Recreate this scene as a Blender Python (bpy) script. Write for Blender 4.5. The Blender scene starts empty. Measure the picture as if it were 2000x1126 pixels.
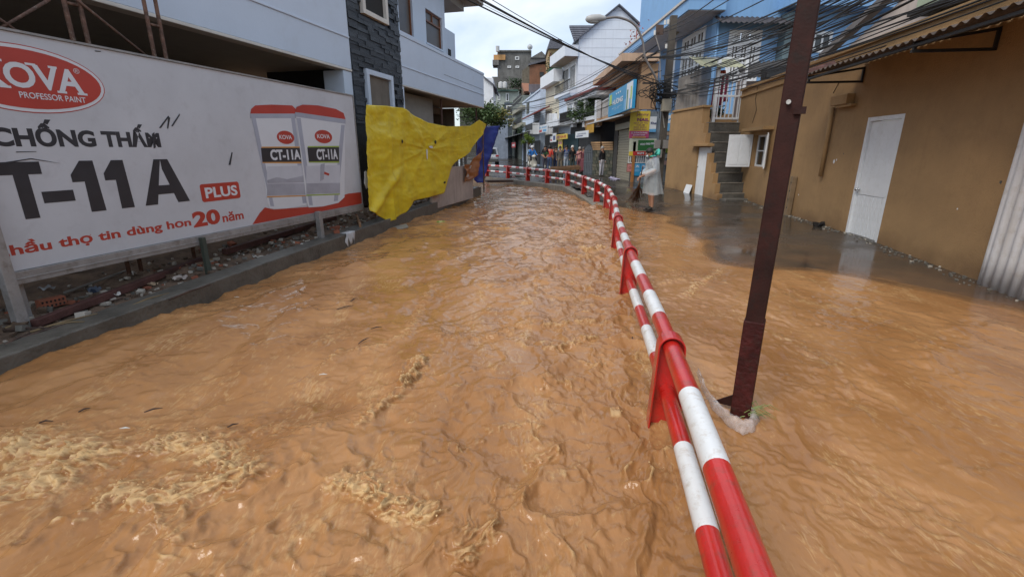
import bpy, bmesh, math, random
import numpy as np
from mathutils import Vector, Matrix
random.seed(7)
R = math.radians
scene = bpy.context.scene
COL = scene.collection

# ------------------------------------------------------------------ camera
CAM_Z, PITCH, FPX = 1.62, R(16.5), 910.0          # eye height, downward tilt, focal length in pixels of a 2000 px wide picture
cam_d = bpy.data.cameras.new('camera')
cam_d.sensor_width = 36.0
cam_d.lens = 36.0 * FPX / 2000.0
cam_d.clip_start = 0.05
cam_d.clip_end = 3000
cam = bpy.data.objects.new('camera', cam_d)
COL.objects.link(cam)
cam.location = (0, 0, CAM_Z)
cam.rotation_euler = (R(90) - PITCH, 0, 0)
scene.camera = cam

# ------------------------------------------------------------------ sky and sun
SUN_EL, SUN_AZ = R(50), R(224)                     # azimuth clockwise from +Y (the way the camera looks)
world = bpy.data.worlds.new('World')
scene.world = world
world.use_nodes = True
wn, wl = world.node_tree.nodes, world.node_tree.links
wn.clear()
w_out = wn.new('ShaderNodeOutputWorld')
w_bg = wn.new('ShaderNodeBackground')
w_bg.inputs['Strength'].default_value = 0.125
sky = wn.new('ShaderNodeTexSky')
sky.sky_type = 'NISHITA'
sky.sun_disc = False
sky.sun_elevation = SUN_EL
sky.sun_rotation = SUN_AZ
sky.air_density = 1.0
sky.dust_density = 1.5
sky.ozone_density = 2.0
tc = wn.new('ShaderNodeTexCoord')
mp = wn.new('ShaderNodeMapping')
mp.inputs['Scale'].default_value = (1.0, 1.0, 2.3)
mp.inputs['Location'].default_value = (0.35, 0.1, 0.2)
cl = wn.new('ShaderNodeTexNoise')
cl.inputs['Scale'].default_value = 2.1
cl.inputs['Detail'].default_value = 6
cl.inputs['Roughness'].default_value = 0.52
cl.inputs['Distortion'].default_value = 0.35
cr = wn.new('ShaderNodeMapRange')
cr.inputs['From Min'].default_value = 0.42
cr.inputs['From Max'].default_value = 0.62
cr.inputs['To Min'].default_value = 0.36
cr.inputs['To Max'].default_value = 0.97
cmix = wn.new('ShaderNodeMix')
cmix.data_type = 'RGBA'
cmix.inputs['B'].default_value = (5.7, 6.1, 6.6, 1)    # cloud
wl.new(tc.outputs['Generated'], mp.inputs['Vector'])
wl.new(mp.outputs['Vector'], cl.inputs['Vector'])
wl.new(cl.outputs['Fac'], cr.inputs['Value'])
wl.new(cr.outputs['Result'], cmix.inputs['Factor'])
wl.new(sky.outputs['Color'], cmix.inputs['A'])
wl.new(cmix.outputs['Result'], w_bg.inputs['Color'])
wl.new(w_bg.outputs['Background'], w_out.inputs['Surface'])

sun_d = bpy.data.lights.new('sun', 'SUN')
sun_d.energy = 1.5
sun_d.angle = R(25)
sun_d.color = (1.0, 0.94, 0.84)
sun = bpy.data.objects.new('sun', sun_d)
COL.objects.link(sun)
to_sun = Vector((math.sin(SUN_AZ) * math.cos(SUN_EL), math.cos(SUN_AZ) * math.cos(SUN_EL), math.sin(SUN_EL)))
sun.rotation_euler = to_sun.to_track_quat('Z', 'Y').to_euler()
sun.location = to_sun * 60

vs = scene.view_settings
vs.view_transform = 'Standard'
vs.look = 'None'
vs.exposure = 0.58
vs.gamma = 1.0
vs.use_curve_mapping = False

# ------------------------------------------------------------------ measuring helpers: where in the place a sight line ends
CT, ST = math.cos(PITCH), math.sin(PITCH)
def ray(px, py):
    x, y = px - 1000.0, 563.0 - py
    return x, FPX * CT + y * ST, y * CT - FPX * ST
def G(px, py, z=0.0):                               # on the level z
    x, f, u = ray(px, py)
    s = (z - CAM_Z) / u
    return Vector((x * s, f * s, z))
def D(px, py, Y):                                   # at the distance Y
    x, f, u = ray(px, py)
    return Vector((x * Y / f, Y, CAM_Z + u * Y / f))
class Plane:                                        # an upright plane through two ground points; u runs from a to b, n towards the viewer
    def __init__(s, a, b):
        s.o = Vector((a[0], a[1], 0)); d = Vector((b[0] - a[0], b[1] - a[1], 0)); s.len = d.length
        s.d = d.normalized(); s.n = Vector((s.d.y, -s.d.x, 0))
        if s.n.dot(-s.o) < 0: s.n = -s.n
    def pix(s, px, py, n=0.0):
        x, f, u = ray(px, py)
        o = s.o + s.n * n
        k = o.dot(s.n) / (x * s.n.x + f * s.n.y)
        p = Vector((x * k, f * k, 0))
        return (p - o).dot(s.d), CAM_Z + u * k
    def w(s, u, z, n=0.0):
        p = s.o + s.d * u + s.n * n
        return Vector((p.x, p.y, z))

# ------------------------------------------------------------------ materials
def lin(r, g, b):
    f = lambda c: (c / 255 / 12.92) if c / 255 <= 0.04045 else ((c / 255 + 0.055) / 1.055) ** 2.4
    return (f(r), f(g), f(b), 1)
MATS = {}
def mat(name, col, rough=0.7, var=0.18, scale=3.0, bump=0.15, bscale=40.0, col2=None, metal=0.0, streak=0.0, spec=0.5, coat=0.0, dirt=None, dirt_amt=0.0, alpha=1.0, trans=0.0, sub=0.0):
    """weathered surface: mottled base colour, optional vertical runs, dirt blotches with their own shape, fine relief"""
    if name in MATS: return MATS[name]
    m = bpy.data.materials.new(name); m.use_nodes = True
    N, L = m.node_tree.nodes, m.node_tree.links
    b = N['Principled BSDF']
    c = Vector(col[:3])
    lo = col2 if col2 else tuple(c * (1 - var)) + (1,)
    hi = tuple(min(1, k) for k in c * (1 + var * 0.6)) + (1,)
    t = N.new('ShaderNodeTexCoord')
    n1 = N.new('ShaderNodeTexNoise'); n1.inputs['Scale'].default_value = scale; n1.inputs['Detail'].default_value = 8; n1.inputs['Roughness'].default_value = 0.62
    r1 = N.new('ShaderNodeMapRange'); r1.inputs['From Min'].default_value = 0.33; r1.inputs['From Max'].default_value = 0.67
    mx = N.new('ShaderNodeMix'); mx.data_type = 'RGBA'
    mx.inputs['A'].default_value = lo; mx.inputs['B'].default_value = hi
    L.new(t.outputs['Object'], n1.inputs['Vector']); L.new(n1.outputs['Fac'], r1.inputs['Value']); L.new(r1.outputs['Result'], mx.inputs['Factor'])
    out = mx.outputs['Result']
    if streak > 0:
        mp = N.new('ShaderNodeMapping'); mp.inputs['Scale'].default_value = (5, 5, 0.35)
        n2 = N.new('ShaderNodeTexNoise'); n2.inputs['Scale'].default_value = 1.6; n2.inputs['Detail'].default_value = 6
        r2 = N.new('ShaderNodeMapRange'); r2.inputs['From Min'].default_value = 0.5; r2.inputs['From Max'].default_value = 0.72; r2.inputs['To Max'].default_value = streak
        m2 = N.new('ShaderNodeMix'); m2.data_type = 'RGBA'; m2.inputs['B'].default_value = dirt if dirt else tuple(c * 0.35) + (1,)
        L.new(t.outputs['Object'], mp.inputs['Vector']); L.new(mp.outputs['Vector'], n2.inputs['Vector']); L.new(n2.outputs['Fac'], r2.inputs['Value'])
        L.new(r2.outputs['Result'], m2.inputs['Factor']); L.new(out, m2.inputs['A']); out = m2.outputs['Result']
    if dirt_amt > 0:
        n3 = N.new('ShaderNodeTexNoise'); n3.inputs['Scale'].default_value = scale * 2.7; n3.inputs['Detail'].default_value = 10; n3.inputs['Roughness'].default_value = 0.7
        r3 = N.new('ShaderNodeMapRange'); r3.inputs['From Min'].default_value = 0.52; r3.inputs['From Max'].default_value = 0.68; r3.inputs['To Max'].default_value = dirt_amt
        m3 = N.new('ShaderNodeMix'); m3.data_type = 'RGBA'; m3.inputs['B'].default_value = dirt if dirt else tuple(c * 0.4) + (1,)
        L.new(t.outputs['Object'], n3.inputs['Vector']); L.new(n3.outputs['Fac'], r3.inputs['Value'])
        L.new(r3.outputs['Result'], m3.inputs['Factor']); L.new(out, m3.inputs['A']); out = m3.outputs['Result']
    L.new(out, b.inputs['Base Color'])
    b.inputs['Metallic'].default_value = metal
    b.inputs['Specular IOR Level'].default_value = spec
    if coat: b.inputs['Coat Weight'].default_value = coat; b.inputs['Coat Roughness'].default_value = 0.15
    if alpha < 1: b.inputs['Alpha'].default_value = alpha
    if trans: b.inputs['Transmission Weight'].default_value = trans
    rr = N.new('ShaderNodeMapRange'); rr.inputs['To Min'].default_value = max(0.02, rough - 0.12); rr.inputs['To Max'].default_value = min(1, rough + 0.12)
    L.new(n1.outputs['Fac'], rr.inputs['Value']); L.new(rr.outputs['Result'], b.inputs['Roughness'])
    if bump > 0:
        n4 = N.new('ShaderNodeTexNoise'); n4.inputs['Scale'].default_value = bscale; n4.inputs['Detail'].default_value = 5
        bp = N.new('ShaderNodeBump'); bp.inputs['Strength'].default_value = bump; bp.inputs['Distance'].default_value = 0.02
        L.new(t.outputs['Object'], n4.inputs['Vector']); L.new(n4.outputs['Fac'], bp.inputs['Height']); L.new(bp.outputs['Normal'], b.inputs['Normal'])
    MATS[name] = m
    return m
def flat(name, col, rough=0.5, **k):
    return mat(name, col, rough, var=k.pop('var', 0.08), bump=k.pop('bump', 0.0), **k)
def glass_mat():
    if 'glass' in MATS: return MATS['glass']
    m = bpy.data.materials.new('glass'); m.use_nodes = True
    b = m.node_tree.nodes['Principled BSDF']
    b.inputs['Base Color'].default_value = (0.02, 0.023, 0.025, 1); b.inputs['Roughness'].default_value = 0.06; b.inputs['Specular IOR Level'].default_value = 0.6
    MATS['glass'] = m
    return m

# ------------------------------------------------------------------ object helpers
ORG = {}
def tag(o, label=None, cat=None, group=None, kind=None):
    if label: o['label'] = label
    if cat: o['category'] = cat
    if group: o['group'] = group
    if kind: o['kind'] = kind
    return o
def thing(name, label, cat, loc=(0, 0, 0), group=None):
    o = bpy.data.objects.new(name, None); COL.objects.link(o)
    o.empty_display_size = 0.2
    o.location = loc; ORG[o] = Vector(loc)
    return tag(o, label, cat, group)
class MB:
    """collects shapes in world coordinates; build() links them as one mesh"""
    def __init__(s): s.v = []; s.f = []; s.mi = []; s.m = 0
    def add(s, vs_, fs):
        k = len(s.v); s.v += [tuple(p) for p in vs_]; s.f += [tuple(i + k for i in f) for f in fs]; s.mi += [s.m] * len(fs)
        return s
    def obox(s, o, a, b, c):
        o, a, b, c = Vector(o), Vector(a), Vector(b), Vector(c)
        P = [o, o + a, o + a + b, o + b, o + c, o + a + c, o + a + b + c, o + b + c]
        F = [(0, 3, 2, 1), (4, 5, 6, 7), (0, 1, 5, 4), (1, 2, 6, 5), (2, 3, 7, 6), (3, 0, 4, 7)]
        if a.cross(b).dot(c) < 0: F = [f[::-1] for f in F]
        return s.add(P, F)
    def box(s, x0, x1, y0, y1, z0, z1):
        return s.obox((x0, y0, z0), (x1 - x0, 0, 0), (0, y1 - y0, 0), (0, 0, z1 - z0))
    def pbox(s, pl, u0, u1, z0, z1, n0, n1):
        return s.obox(pl.w(u0, z0, n0), pl.d * (u1 - u0), pl.n * (n1 - n0), (0, 0, z1 - z0))
    def tube(s, pts, r, n=8, cap=True, sx=1.0):
        pts = [Vector(p) for p in pts]
        rs = list(r) if isinstance(r, (list, tuple)) else [r] * len(pts)
        rings = []; prev = None
        for i, p in enumerate(pts):
            t = (pts[min(i + 1, len(pts) - 1)] - pts[max(i - 1, 0)]).normalized()
            if prev is None:
                a = Vector((0, 0, 1)).cross(t)
                if a.length < 0.05: a = Vector((1, 0, 0)).cross(t)
            else: a = prev - t * prev.dot(t)
            a.normalize(); prev = a; b = t.cross(a)
            rings.append([p + (a * math.cos(2 * math.pi * k / n) * sx + b * math.sin(2 * math.pi * k / n)) * rs[i] for k in range(n)])
        F = []
        for i in range(len(pts) - 1):
            for k in range(n):
                F.append((i * n + k, i * n + (k + 1) % n, (i + 1) * n + (k + 1) % n, (i + 1) * n + k))
        if cap:
            F.append(tuple(range(n))[::-1]); F.append(tuple((len(pts) - 1) * n + k for k in range(n)))
        return s.add([q for r_ in rings for q in r_], F)
    def prism(s, poly, ext):
        """polygon (ordered points) swept along ext, closed"""
        poly = [Vector(p) for p in poly]; ext = Vector(ext); n = len(poly)
        nr = Vector((0, 0, 0))
        for i in range(n): nr += (poly[i] - poly[0]).cross(poly[(i + 1) % n] - poly[0])
        F = [tuple(range(n))[::-1], tuple(range(n, 2 * n))] + [(i, (i + 1) % n, n + (i + 1) % n, n + i) for i in range(n)]
        if nr.dot(ext) < 0: F = [f[::-1] for f in F]
        return s.add(poly + [p + ext for p in poly], F)
    def grid(s, P):
        r, c = len(P), len(P[0])
        return s.add([p for row in P for p in row], [(i * c + j, i * c + j + 1, (i + 1) * c + j + 1, (i + 1) * c + j) for i in range(r - 1) for j in range(c - 1)])
    def blob(s, c, rx, ry, rz, n=8, m=5, jit=0.0):
        c = Vector(c); P = []
        for i in range(m + 1):
            th = math.pi * i / m
            for k in range(n):
                ph = 2 * math.pi * k / n; j = 1 + random.uniform(-jit, jit)
                P.append(c + Vector((rx * math.sin(th) * math.cos(ph), ry * math.sin(th) * math.sin(ph), rz * math.cos(th))) * j)
        return s.add(P, [(i * n + k, (i + 1) * n + k, (i + 1) * n + (k + 1) % n, i * n + (k + 1) % n) for i in range(m) for k in range(n)])
    def build(s, name, mats, parent=None, smooth=False, bevel=0.0, solid=0.0, seg=2, sub=0):
        if not isinstance(mats, (list, tuple)): mats = [mats]
        V = np.array(s.v, dtype=float)
        lo, hi = V.min(0), V.max(0)
        c = Vector(((lo[0] + hi[0]) / 2, (lo[1] + hi[1]) / 2, lo[2]))
        me = bpy.data.meshes.new(name)
        me.from_pydata([tuple(p) for p in (V - np.array(c))], [], s.f)
        for m in mats: me.materials.append(m)
        me.polygons.foreach_set('material_index', s.mi)
        if smooth: me.polygons.foreach_set('use_smooth', [True] * len(me.polygons))
        me.update()
        o = bpy.data.objects.new(name, me); COL.objects.link(o)
        ORG[o] = c
        if parent is not None: o.parent = parent; o.location = c - ORG[parent]
        else: o.location = c
        if solid:
            q = o.modifiers.new('thickness', 'SOLIDIFY'); q.thickness = solid; q.offset = 0
        if bevel:
            q = o.modifiers.new('edge', 'BEVEL'); q.width = bevel; q.segments = seg; q.limit_method = 'ANGLE'
        if sub:
            q = o.modifiers.new('sub', 'SUBSURF'); q.levels = sub; q.render_levels = sub
        return o
def copy_tree(o, parent=None):
    c = o.copy(); COL.objects.link(c); c.parent = parent
    for ch in o.children: copy_tree(ch, c)
    return c
_txt = {}
def text_on(name, body, pl, u0, u1, z0, z1, n, m, parent, bold=0.0, shear=0.0, thick=0.002, skew=0.0):
    """flat lettering fitted to a rectangle of an upright plane"""
    c = bpy.data.curves.new('t', 'FONT'); c.body = body; c.offset = bold; c.shear = shear; c.resolution_u = 4
    o = bpy.data.objects.new('t', c); COL.objects.link(o); bpy.context.view_layer.update()
    me = o.to_mesh(); vs_ = [v.co.copy() for v in me.vertices]; fs = [tuple(p.vertices) for p in me.polygons]
    o.to_mesh_clear(); bpy.data.objects.remove(o); bpy.data.curves.remove(c)
    xs = [v.x for v in vs_]; ys = [v.y for v in vs_]
    x0, x1, y0, y1 = min(xs), max(xs), min(ys), max(ys)
    flip = u1 < u0
    mb = MB()
    P = [pl.w(u0 + (u1 - u0) * (v.x - x0) / (x1 - x0), z0 + (z1 - z0) * (v.y - y0) / (y1 - y0) + skew * (v.x - x0) / (x1 - x0), n) for v in vs_]
    mb.add(P, fs)
    return mb.build(name, m, parent)
# ------------------------------------------------------------------ lines that the ground plan hangs on
POST_TOPS = [(951,321),(992,323.5),(1031,327),(1069,330.5),(1109,335),(1142,344),(1167,352.5),(1187,364),(1199,384.5),(1208,421.5),(1232,484),(1312,660)]
POST_BASES = [(951,340),(992,344),(1031,349),(1069,355),(1109,364),(1142,377),(1166,390),(1186,409),(1193,436),(1199,479),(1221,572),(1290,820)]
def sm(a, b, x):
    t = np.clip((x - a) / (b - a), 0, 1); return t * t * (3 - 2 * t)
POSTS = []
for i, (t_, b_) in enumerate(zip(POST_TOPS, POST_BASES)):
    # top of the rail stands 0.56 m above the water near by and a little higher where the road climbs
    zt = 0.555 if i >= 8 else [0.86, 0.85, 0.83, 0.81, 0.78, 0.74, 0.70, 0.64][i]
    POSTS.append(G(t_[0], t_[1], zt))
d_ = (POSTS[-1] - POSTS[-2])
POSTS += [POSTS[-1] + Vector((-0.50, -2.65, 0)), POSTS[-1] + Vector((-1.15, -5.2, 0))]
RAIL = [(p.x, p.y) for p in POSTS]                     # from far left round the bend to behind the viewer
RY = np.array([p[1] for p in RAIL[4:]][::-1]); RX = np.array([p[0] for p in RAIL[4:]][::-1])
CURB_A, CURB_B = G(0, 735), G(936, 384)                # water line along the left bank
def curb_x(y): return CURB_A.x + (CURB_B.x - CURB_A.x) * (y - CURB_A.y) / (CURB_B.y - CURB_A.y)

# ------------------------------------------------------------------ noise
class Perlin:
    def __init__(s, seed):
        g = np.random.RandomState(seed); s.p = np.concatenate([g.permutation(256)] * 2)
        a = g.uniform(0, 2 * np.pi, 256); s.gx, s.gy = np.cos(a), np.sin(a)
    def __call__(s, x, y):
        xi = np.floor(x).astype(int); yi = np.floor(y).astype(int); fx, fy = x - xi, y - yi; xi &= 255; yi &= 255
        u = fx * fx * fx * (fx * (fx * 6 - 15) + 10); v = fy * fy * fy * (fy * (fy * 6 - 15) + 10)
        def d(ix, iy, dx, dy):
            h = s.p[s.p[(xi + ix) & 255] + ((yi + iy) & 255)] & 255
            return s.gx[h] * dx + s.gy[h] * dy
        a = d(0, 0, fx, fy); b = d(1, 0, fx - 1, fy); c = d(0, 1, fx, fy - 1); e = d(1, 1, fx - 1, fy - 1)
        return (a + (b - a) * u + (c - a) * v + (a - b - c + e) * u * v) * 1.5
PN = [Perlin(i + 11) for i in range(8)]
def fbm(x, y, o=4, g=0.5, k=0):
    r = 0; a = 1.0
    for i in range(o): r = r + a * PN[(i + k) % 8](x * 2.03 ** i + 17.3 * i, y * 2.03 ** i - 9.1 * i); a *= g
    return r
def ridged(x, y, o=4, g=0.5, k=0):
    r = 0; a = 1.0; w = 1.0
    for i in range(o):
        n = (1 - np.abs(PN[(i + k) % 8](x * 2.1 ** i + 7.7 * i, y * 2.1 ** i + 3.1 * i))) ** 2 * w
        r = r + a * n; w = np.clip(n * 1.3, 0, 1); a *= g
    return r
def seg_dist(X, Y, pts):
    """distance to a polyline, side (+ right of travel), run along it 0..1"""
    best = np.full(X.shape, 1e9); side = np.zeros(X.shape); run = np.zeros(X.shape)
    L = [0]
    for a, b in zip(pts[:-1], pts[1:]): L.append(L[-1] + math.hypot(b[0] - a[0], b[1] - a[1]))
    for i, (a, b) in enumerate(zip(pts[:-1], pts[1:])):
        dx, dy = b[0] - a[0], b[1] - a[1]; q = dx * dx + dy * dy
        t = np.clip(((X - a[0]) * dx + (Y - a[1]) * dy) / q, 0, 1)
        ex, ey = X - a[0] - t * dx, Y - a[1] - t * dy; d = np.hypot(ex, ey)
        m = d < best
        best = np.where(m, d, best); side = np.where(m, np.sign(dx * ey - dy * ex) * -1, side)
        run = np.where(m, (L[i] + t * math.sqrt(q)) / L[-1], run)
    return best, side, run

# ------------------------------------------------------------------ edge of the flood on the street
SHORE = [tuple(G(*p)[:2]) for p in [(1178,402),(1222,404),(1262,414),(1300,418),(1322,424),(1318,436),(1352,446),(1372,458),(1392,478),(1396,494),(1424,514),(1490,521),(1580,524),(1700,541),(1830,566),(2000,604),(2300,690)]]
SHORE = [(RAIL[6][0] - .2, RAIL[6][1])] + SHORE[1:]
def road_z(X, Y):
    base = 0.16 * sm(13.5, 20, Y) + 0.05 * sm(20, 30, Y) + 1.05 * sm(46, 85, Y) + 5 * sm(80, 200, Y)
    d, side, _ = seg_dist(X, Y, SHORE)
    ed = d * -side                                     # + on the dry side
    w = np.where(ed > 0, 0.004 + 0.05 * np.minimum(ed, 3.2), 0.07 * np.maximum(ed, -1.6))
    far = sm(17.5, 20, Y)
    return base + w * (1 - far) + 0.02 * far + 0.006 * fbm(X * 0.9, Y * 0.9, 3, .5, 2)

# ------------------------------------------------------------------ the flood: one sheet, fine near by, coarser far off
def crest(px, z=0.0): return [tuple(G(a, b, z)[:2]) for a, b in px]
CRESTS = [  # outline on the water, height, half width, foam
    (crest([(-60,905),(40,880),(110,884),(190,895),(196,930)]), .075, .17, 1.0),
    (crest([(-80,985),(30,960),(110,945),(185,925)]), .06, .16, .9),
    (crest([(255,905),(300,878),(350,872),(420,884),(455,925),(520,958)]), .055, .12, .95),
    (crest([(150,1010),(230,975),(330,985),(420,960),(500,965)]), .05, .13, .8),
    (crest([(300,1000),(325,1035),(355,1060),(375,1090)]), .045, .07, .5),
    (crest([(640,943),(700,958),(760,980),(810,1000),(880,1004)]), .075, .075, 1.0),
    (crest([(668,852),(700,832),(740,800),(790,765),(818,722),(846,690)]), .06, .07, .55),
    (crest([(780,765),(812,735),(835,700)]), .06, .055, 1.0),
    (crest([(270,885),(340,862),(440,858),(530,836),(640,842),(670,852)]), .035, .10, .3),
    (crest([(890,1110),(930,1050),(985,1020)]), .06, .07, .55),
    (crest([(985,1000),(1015,960),(1020,930)]), .035, .06, .35),
    (crest([(867,530),(846,549),(830,580),(814,602),(811,627),(793,655),(734,680),(662,689),(600,735),(540,770)]), .035, .07, .45),
    (crest([(1030,900),(1060,885),(1090,860)]), .05, .06, .5),
    (crest([(940,835),(1000,825),(1070,822)]), .035, .05, .45),
    (crest([(860,890),(910,862),(960,850)]), .035, .05, .35),
    (crest([(1130,490),(1163,486),(1185,478)]), .06, .10, .8),
    (crest([(1115,510),(1150,500),(1178,503)]), .05, .09, .7),
    (crest([(1050,640),(1122,632),(1197,634)]), .05, .07, .5),
    (crest([(1060,690),(1078,684),(1120,672),(1180,655)]), .05, .06, .6),
    (crest([(1120,700),(1170,712),(1200,690)]), .04, .06, .4),
    (crest([(1040,760),(1090,740),(1150,745)]), .04, .07, .35),
    (crest([(830,585),(920,560),(1010,555),(1100,548)]), .03, .10, .2),
    (crest([(815,652),(880,664),(960,655),(1060,618)]), .045, .09, .25),
    (crest([(985,420),(1010,408),(1030,414)]), .07, .16, .6),
    (crest([(990,376),(1026,370),(1050,374)]), .06, .3, .5),
    (crest([(930,440),(985,446),(1015,448)]), .05, .10, .5),
    (crest([(960,395),(1000,398),(1040,396)]), .05, .2, .4),
    (crest([(1335,590),(1355,560),(1400,532),(1418,518)]), .035, .07, .7),
    (crest([(1240,480),(1300,470),(1360,495),(1395,510)]), .022, .10, .4),
    (crest([(1255,560),(1330,545),(1352,535)]), .03, .10, .4),
    (crest([(1390,470),(1398,495),(1424,516)]), .018, .05, .5),
    (crest([(1250,425),(1315,430),(1320,440)]), .018, .10, .4),
]
def water():
    rr = np.concatenate([np.linspace(0.25, 0.8, 30)[:-1], np.exp(np.linspace(math.log(0.8), math.log(36), 900))])
    aa = np.concatenate([np.linspace(R(-100), R(-54), 40)[:-1], np.linspace(R(-54), R(54), 640), np.linspace(R(54), R(100), 40)[1:]])
    A, Rr = np.meshgrid(aa, rr)
    X, Y = np.sin(A) * Rr, np.cos(A) * Rr
    xl = curb_x(Y); xr = np.interp(Y, RY, RX)
    tt = np.clip((X - xl) / (xr - xl), -0.5, 3)                    # 0 left bank, 1 railing
    street = sm(0.98, 1.12, tt)
    az = R(15) + R(14) * (1 - sm(0.1, 0.8, tt))                     # the stream spreads towards the left bank
    az0 = R(16)
    S = X * math.sin(az0) + Y * math.cos(az0); T = X * math.cos(az0) - Y * math.sin(az0)
    wx, wy = fbm(X * 1.1, Y * 1.1, 3, .5, 1), fbm(X * 1.1 + 31, Y * 1.1 + 5, 3, .5, 4)
    v1, v2 = fbm(X * 3.7 + 9, Y * 3.1, 3, .55, 6), fbm(X * 3.3 - 4, Y * 3.6 + 8, 3, .55, 2)
    Tw, Sw = T + .22 * wx + .10 * v1, S + .30 * wy + .13 * v2
    # how rough: strong along the railing and at the lower left, smooth brown tongue on the left and mid left
    rough = (.42 * sm(0.30, 0.62, tt + .12 * wx) + .58 * sm(.62, .90, tt + .10 * wx)) * (1 - 0.35 * street)
    rough = np.maximum(rough, sm(3.0, 1.9, Y + .5 * wx) * sm(1.3, .5, tt))
    rough = np.maximum(rough, 0.42 * sm(8, 13, Y) * (1 - street))
    rough = np.clip(rough, 0.10, 1) * (1 - 0.62 * street)
    calm = np.exp(-(((X + .75) / .55) ** 2 + ((Y - 4.3) / .9) ** 2)) + np.exp(-(((X + .1) / .45) ** 2 + ((Y - 3.55) / .35) ** 2))
    rough = rough * (1 - .5 * np.clip(calm, 0, 1))
    h = 0.056 * fbm(Tw * 0.9, Sw * 0.55, 3, .5, 0) * (1 - .7 * street)
    r1 = ridged(Tw * 3.4, Sw * 1.7, 3, .5, 3)
    T2, S2 = X * math.cos(R(30)) - Y * math.sin(R(30)) + .09 * v2, X * math.sin(R(30)) + Y * math.cos(R(30)) + .09 * v1
    r2 = ridged(T2 * 9.5, S2 * 3.2, 3, .5, 5)
    patch = sm(-.35, .45, fbm(X * 1.3 + 3, Y * 1.1, 3, .5, 7))
    h = h + rough * (0.033 * (r1 - .9) + 0.0050 * (.45 + .8 * patch) * (r2 - .9) + .013 * fbm(T2 * 6.5, S2 * 2.6, 3, .5, 2))
    h = h + (0.06 + .94 * rough) * (.4 + .8 * patch) * 0.0046 * ridged(Tw * 24, Sw * 5, 2, .5, 6)
    h = h + (0.06 + .94 * rough) * 0.0012 * ridged(T2 * 58, S2 * 20, 3, .55, 1)
    smooth_ = np.maximum(street, 1 - sm(.15, .5, rough))
    h = h + smooth_ * (.30 + .80 * patch) * (.0115 * fbm(T2 * 2.4 + v1, S2 * 3.6 + v2, 3, .45, 2) + .0030 * fbm(Tw * 11 + v2, Sw * 4.5, 2, .5, 4))
    foam = rough * sm(1.30, 1.8, r1 + .30 * (r2 - .9)) * sm(-.1, .5, v1 + .6 * v2) * 0.75
    foam = np.maximum(foam, rough * patch * sm(1.35, 1.75, r2) * .45)
    streaks = sm(.42, .8, PN[2](Tw * 9, Sw * 1.5) + .35 * PN[5](X * 2, Y * 2)) * .22 * sm(-.1, .5, fbm(X * .8, Y * .8, 2, .5, 5))
    foam = np.maximum(foam, streaks)
    lump = fbm(X * 12, Y * 12, 4, .58, 2); lumpr = ridged(T2 * 15 + 1.2 * v1, S2 * 7.5 + 1.2 * v2, 2, .5, 4); stk = PN[3](T2 * 20 + v1, S2 * 3.5 + v2) + .6 * PN[6](T2 * 44, S2 * 9)
    fine = ridged(T2 * 34 + 2 * v1, S2 * 18 + 2 * v2, 2, .5, 7)
    dx = np.zeros_like(X); dy = np.zeros_like(X)
    for pts, a, w, fo in CRESTS:
        x0, x1 = min(p[0] for p in pts) - 6 * w, max(p[0] for p in pts) + 6 * w
        y0, y1 = min(p[1] for p in pts) - 6 * w, max(p[1] for p in pts) + 6 * w
        m = (X > x0) & (X < x1) & (Y > y0) & (Y < y1)
        if not m.any(): continue
        jx, jy = .5 * w * lump[m], .5 * w * fbm(X[m] * 9 + 50, Y[m] * 9, 3, .6, 3)
        d, sd, t = seg_dist(X[m] + jx, Y[m] + jy, pts)
        en = sm(-.02, .18, t) * sm(1.02, .82, t)
        s = d * sd
        prof = np.where(s > 0, np.exp(-(s / (w * 0.55)) ** 2), np.exp(-(s / (w * 1.5)) ** 2))
        bro = 0.55 + 0.6 * np.clip(lumpr[m] - .5, 0, 1.2)
        a = a * .70; h[m] += a * prof * en * bro + fo * a * np.exp(-(d / (w * 1.6)) ** 2) * en * (.06 * (lumpr[m] - .9) + .03 * (fine[m] - .9))
        core = np.exp(-(d / (w * (1.0 + .6 * lump[m]).clip(.35, 2))) ** 2) * sm(.60, 1.3, .6 * lumpr[m] + .4 * fine[m] + .2 * fo)
        trail = np.where(s < 0, np.exp(s / (w * 2.6)), np.exp(-(s / (w * .6)) ** 2)) * sm(.05, .75, stk[m] + .25 * lump[m]) * .62
        f = fo * en * np.maximum(core, trail)
        foam[m] = np.maximum(foam[m], f)
        dy[m] -= a * .9 * prof * en * bro
    # piled-up bow waves at the railing posts, the ribs at the bank
    for p in POSTS[6:13]:
        d = np.hypot(X - p.x, (Y - p.y - .06)); b = np.exp(-(d / .16) ** 2)
        h += .02 * b * (.6 + lumpr * .5); foam = np.maximum(foam, .4 * b * sm(.7, 1.2, lumpr))
    bank = np.exp(-np.abs(X - xl) / .10) * (Y < 17)
    h += .012 * bank * (1 + 1.5 * fbm(X * 3, Y * 3, 2)); foam = np.maximum(foam, .3 * bank * sm(.8, 1.3, lumpr))
    d, side, _ = seg_dist(X, Y, SHORE)
    shal = np.exp(-d / .22) * street * (Y < 19)
    rz = road_z(X, Y)
    thin = sm(-.10, .01, rz) * (Y < 19) * street                     # runs out to nothing over the street
    h = h * (1 - .9 * thin) + .004 * thin * shal
    foam = np.maximum(foam, .45 * np.exp(-d / .05) * street * sm(.6, 1.2, lumpr + .3 * wx) * (Y < 19))
    far = sm(20, 30, Y); h = h * (1 - .3 * far)
    h = h * np.where(X < xl - .05, .2, 1)
    Z = h
    n, k = X.shape
    V = np.stack([X + dx, Y + dy, Z], -1).reshape(-1, 3)
    idx = np.arange(n * k).reshape(n, k)
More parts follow.
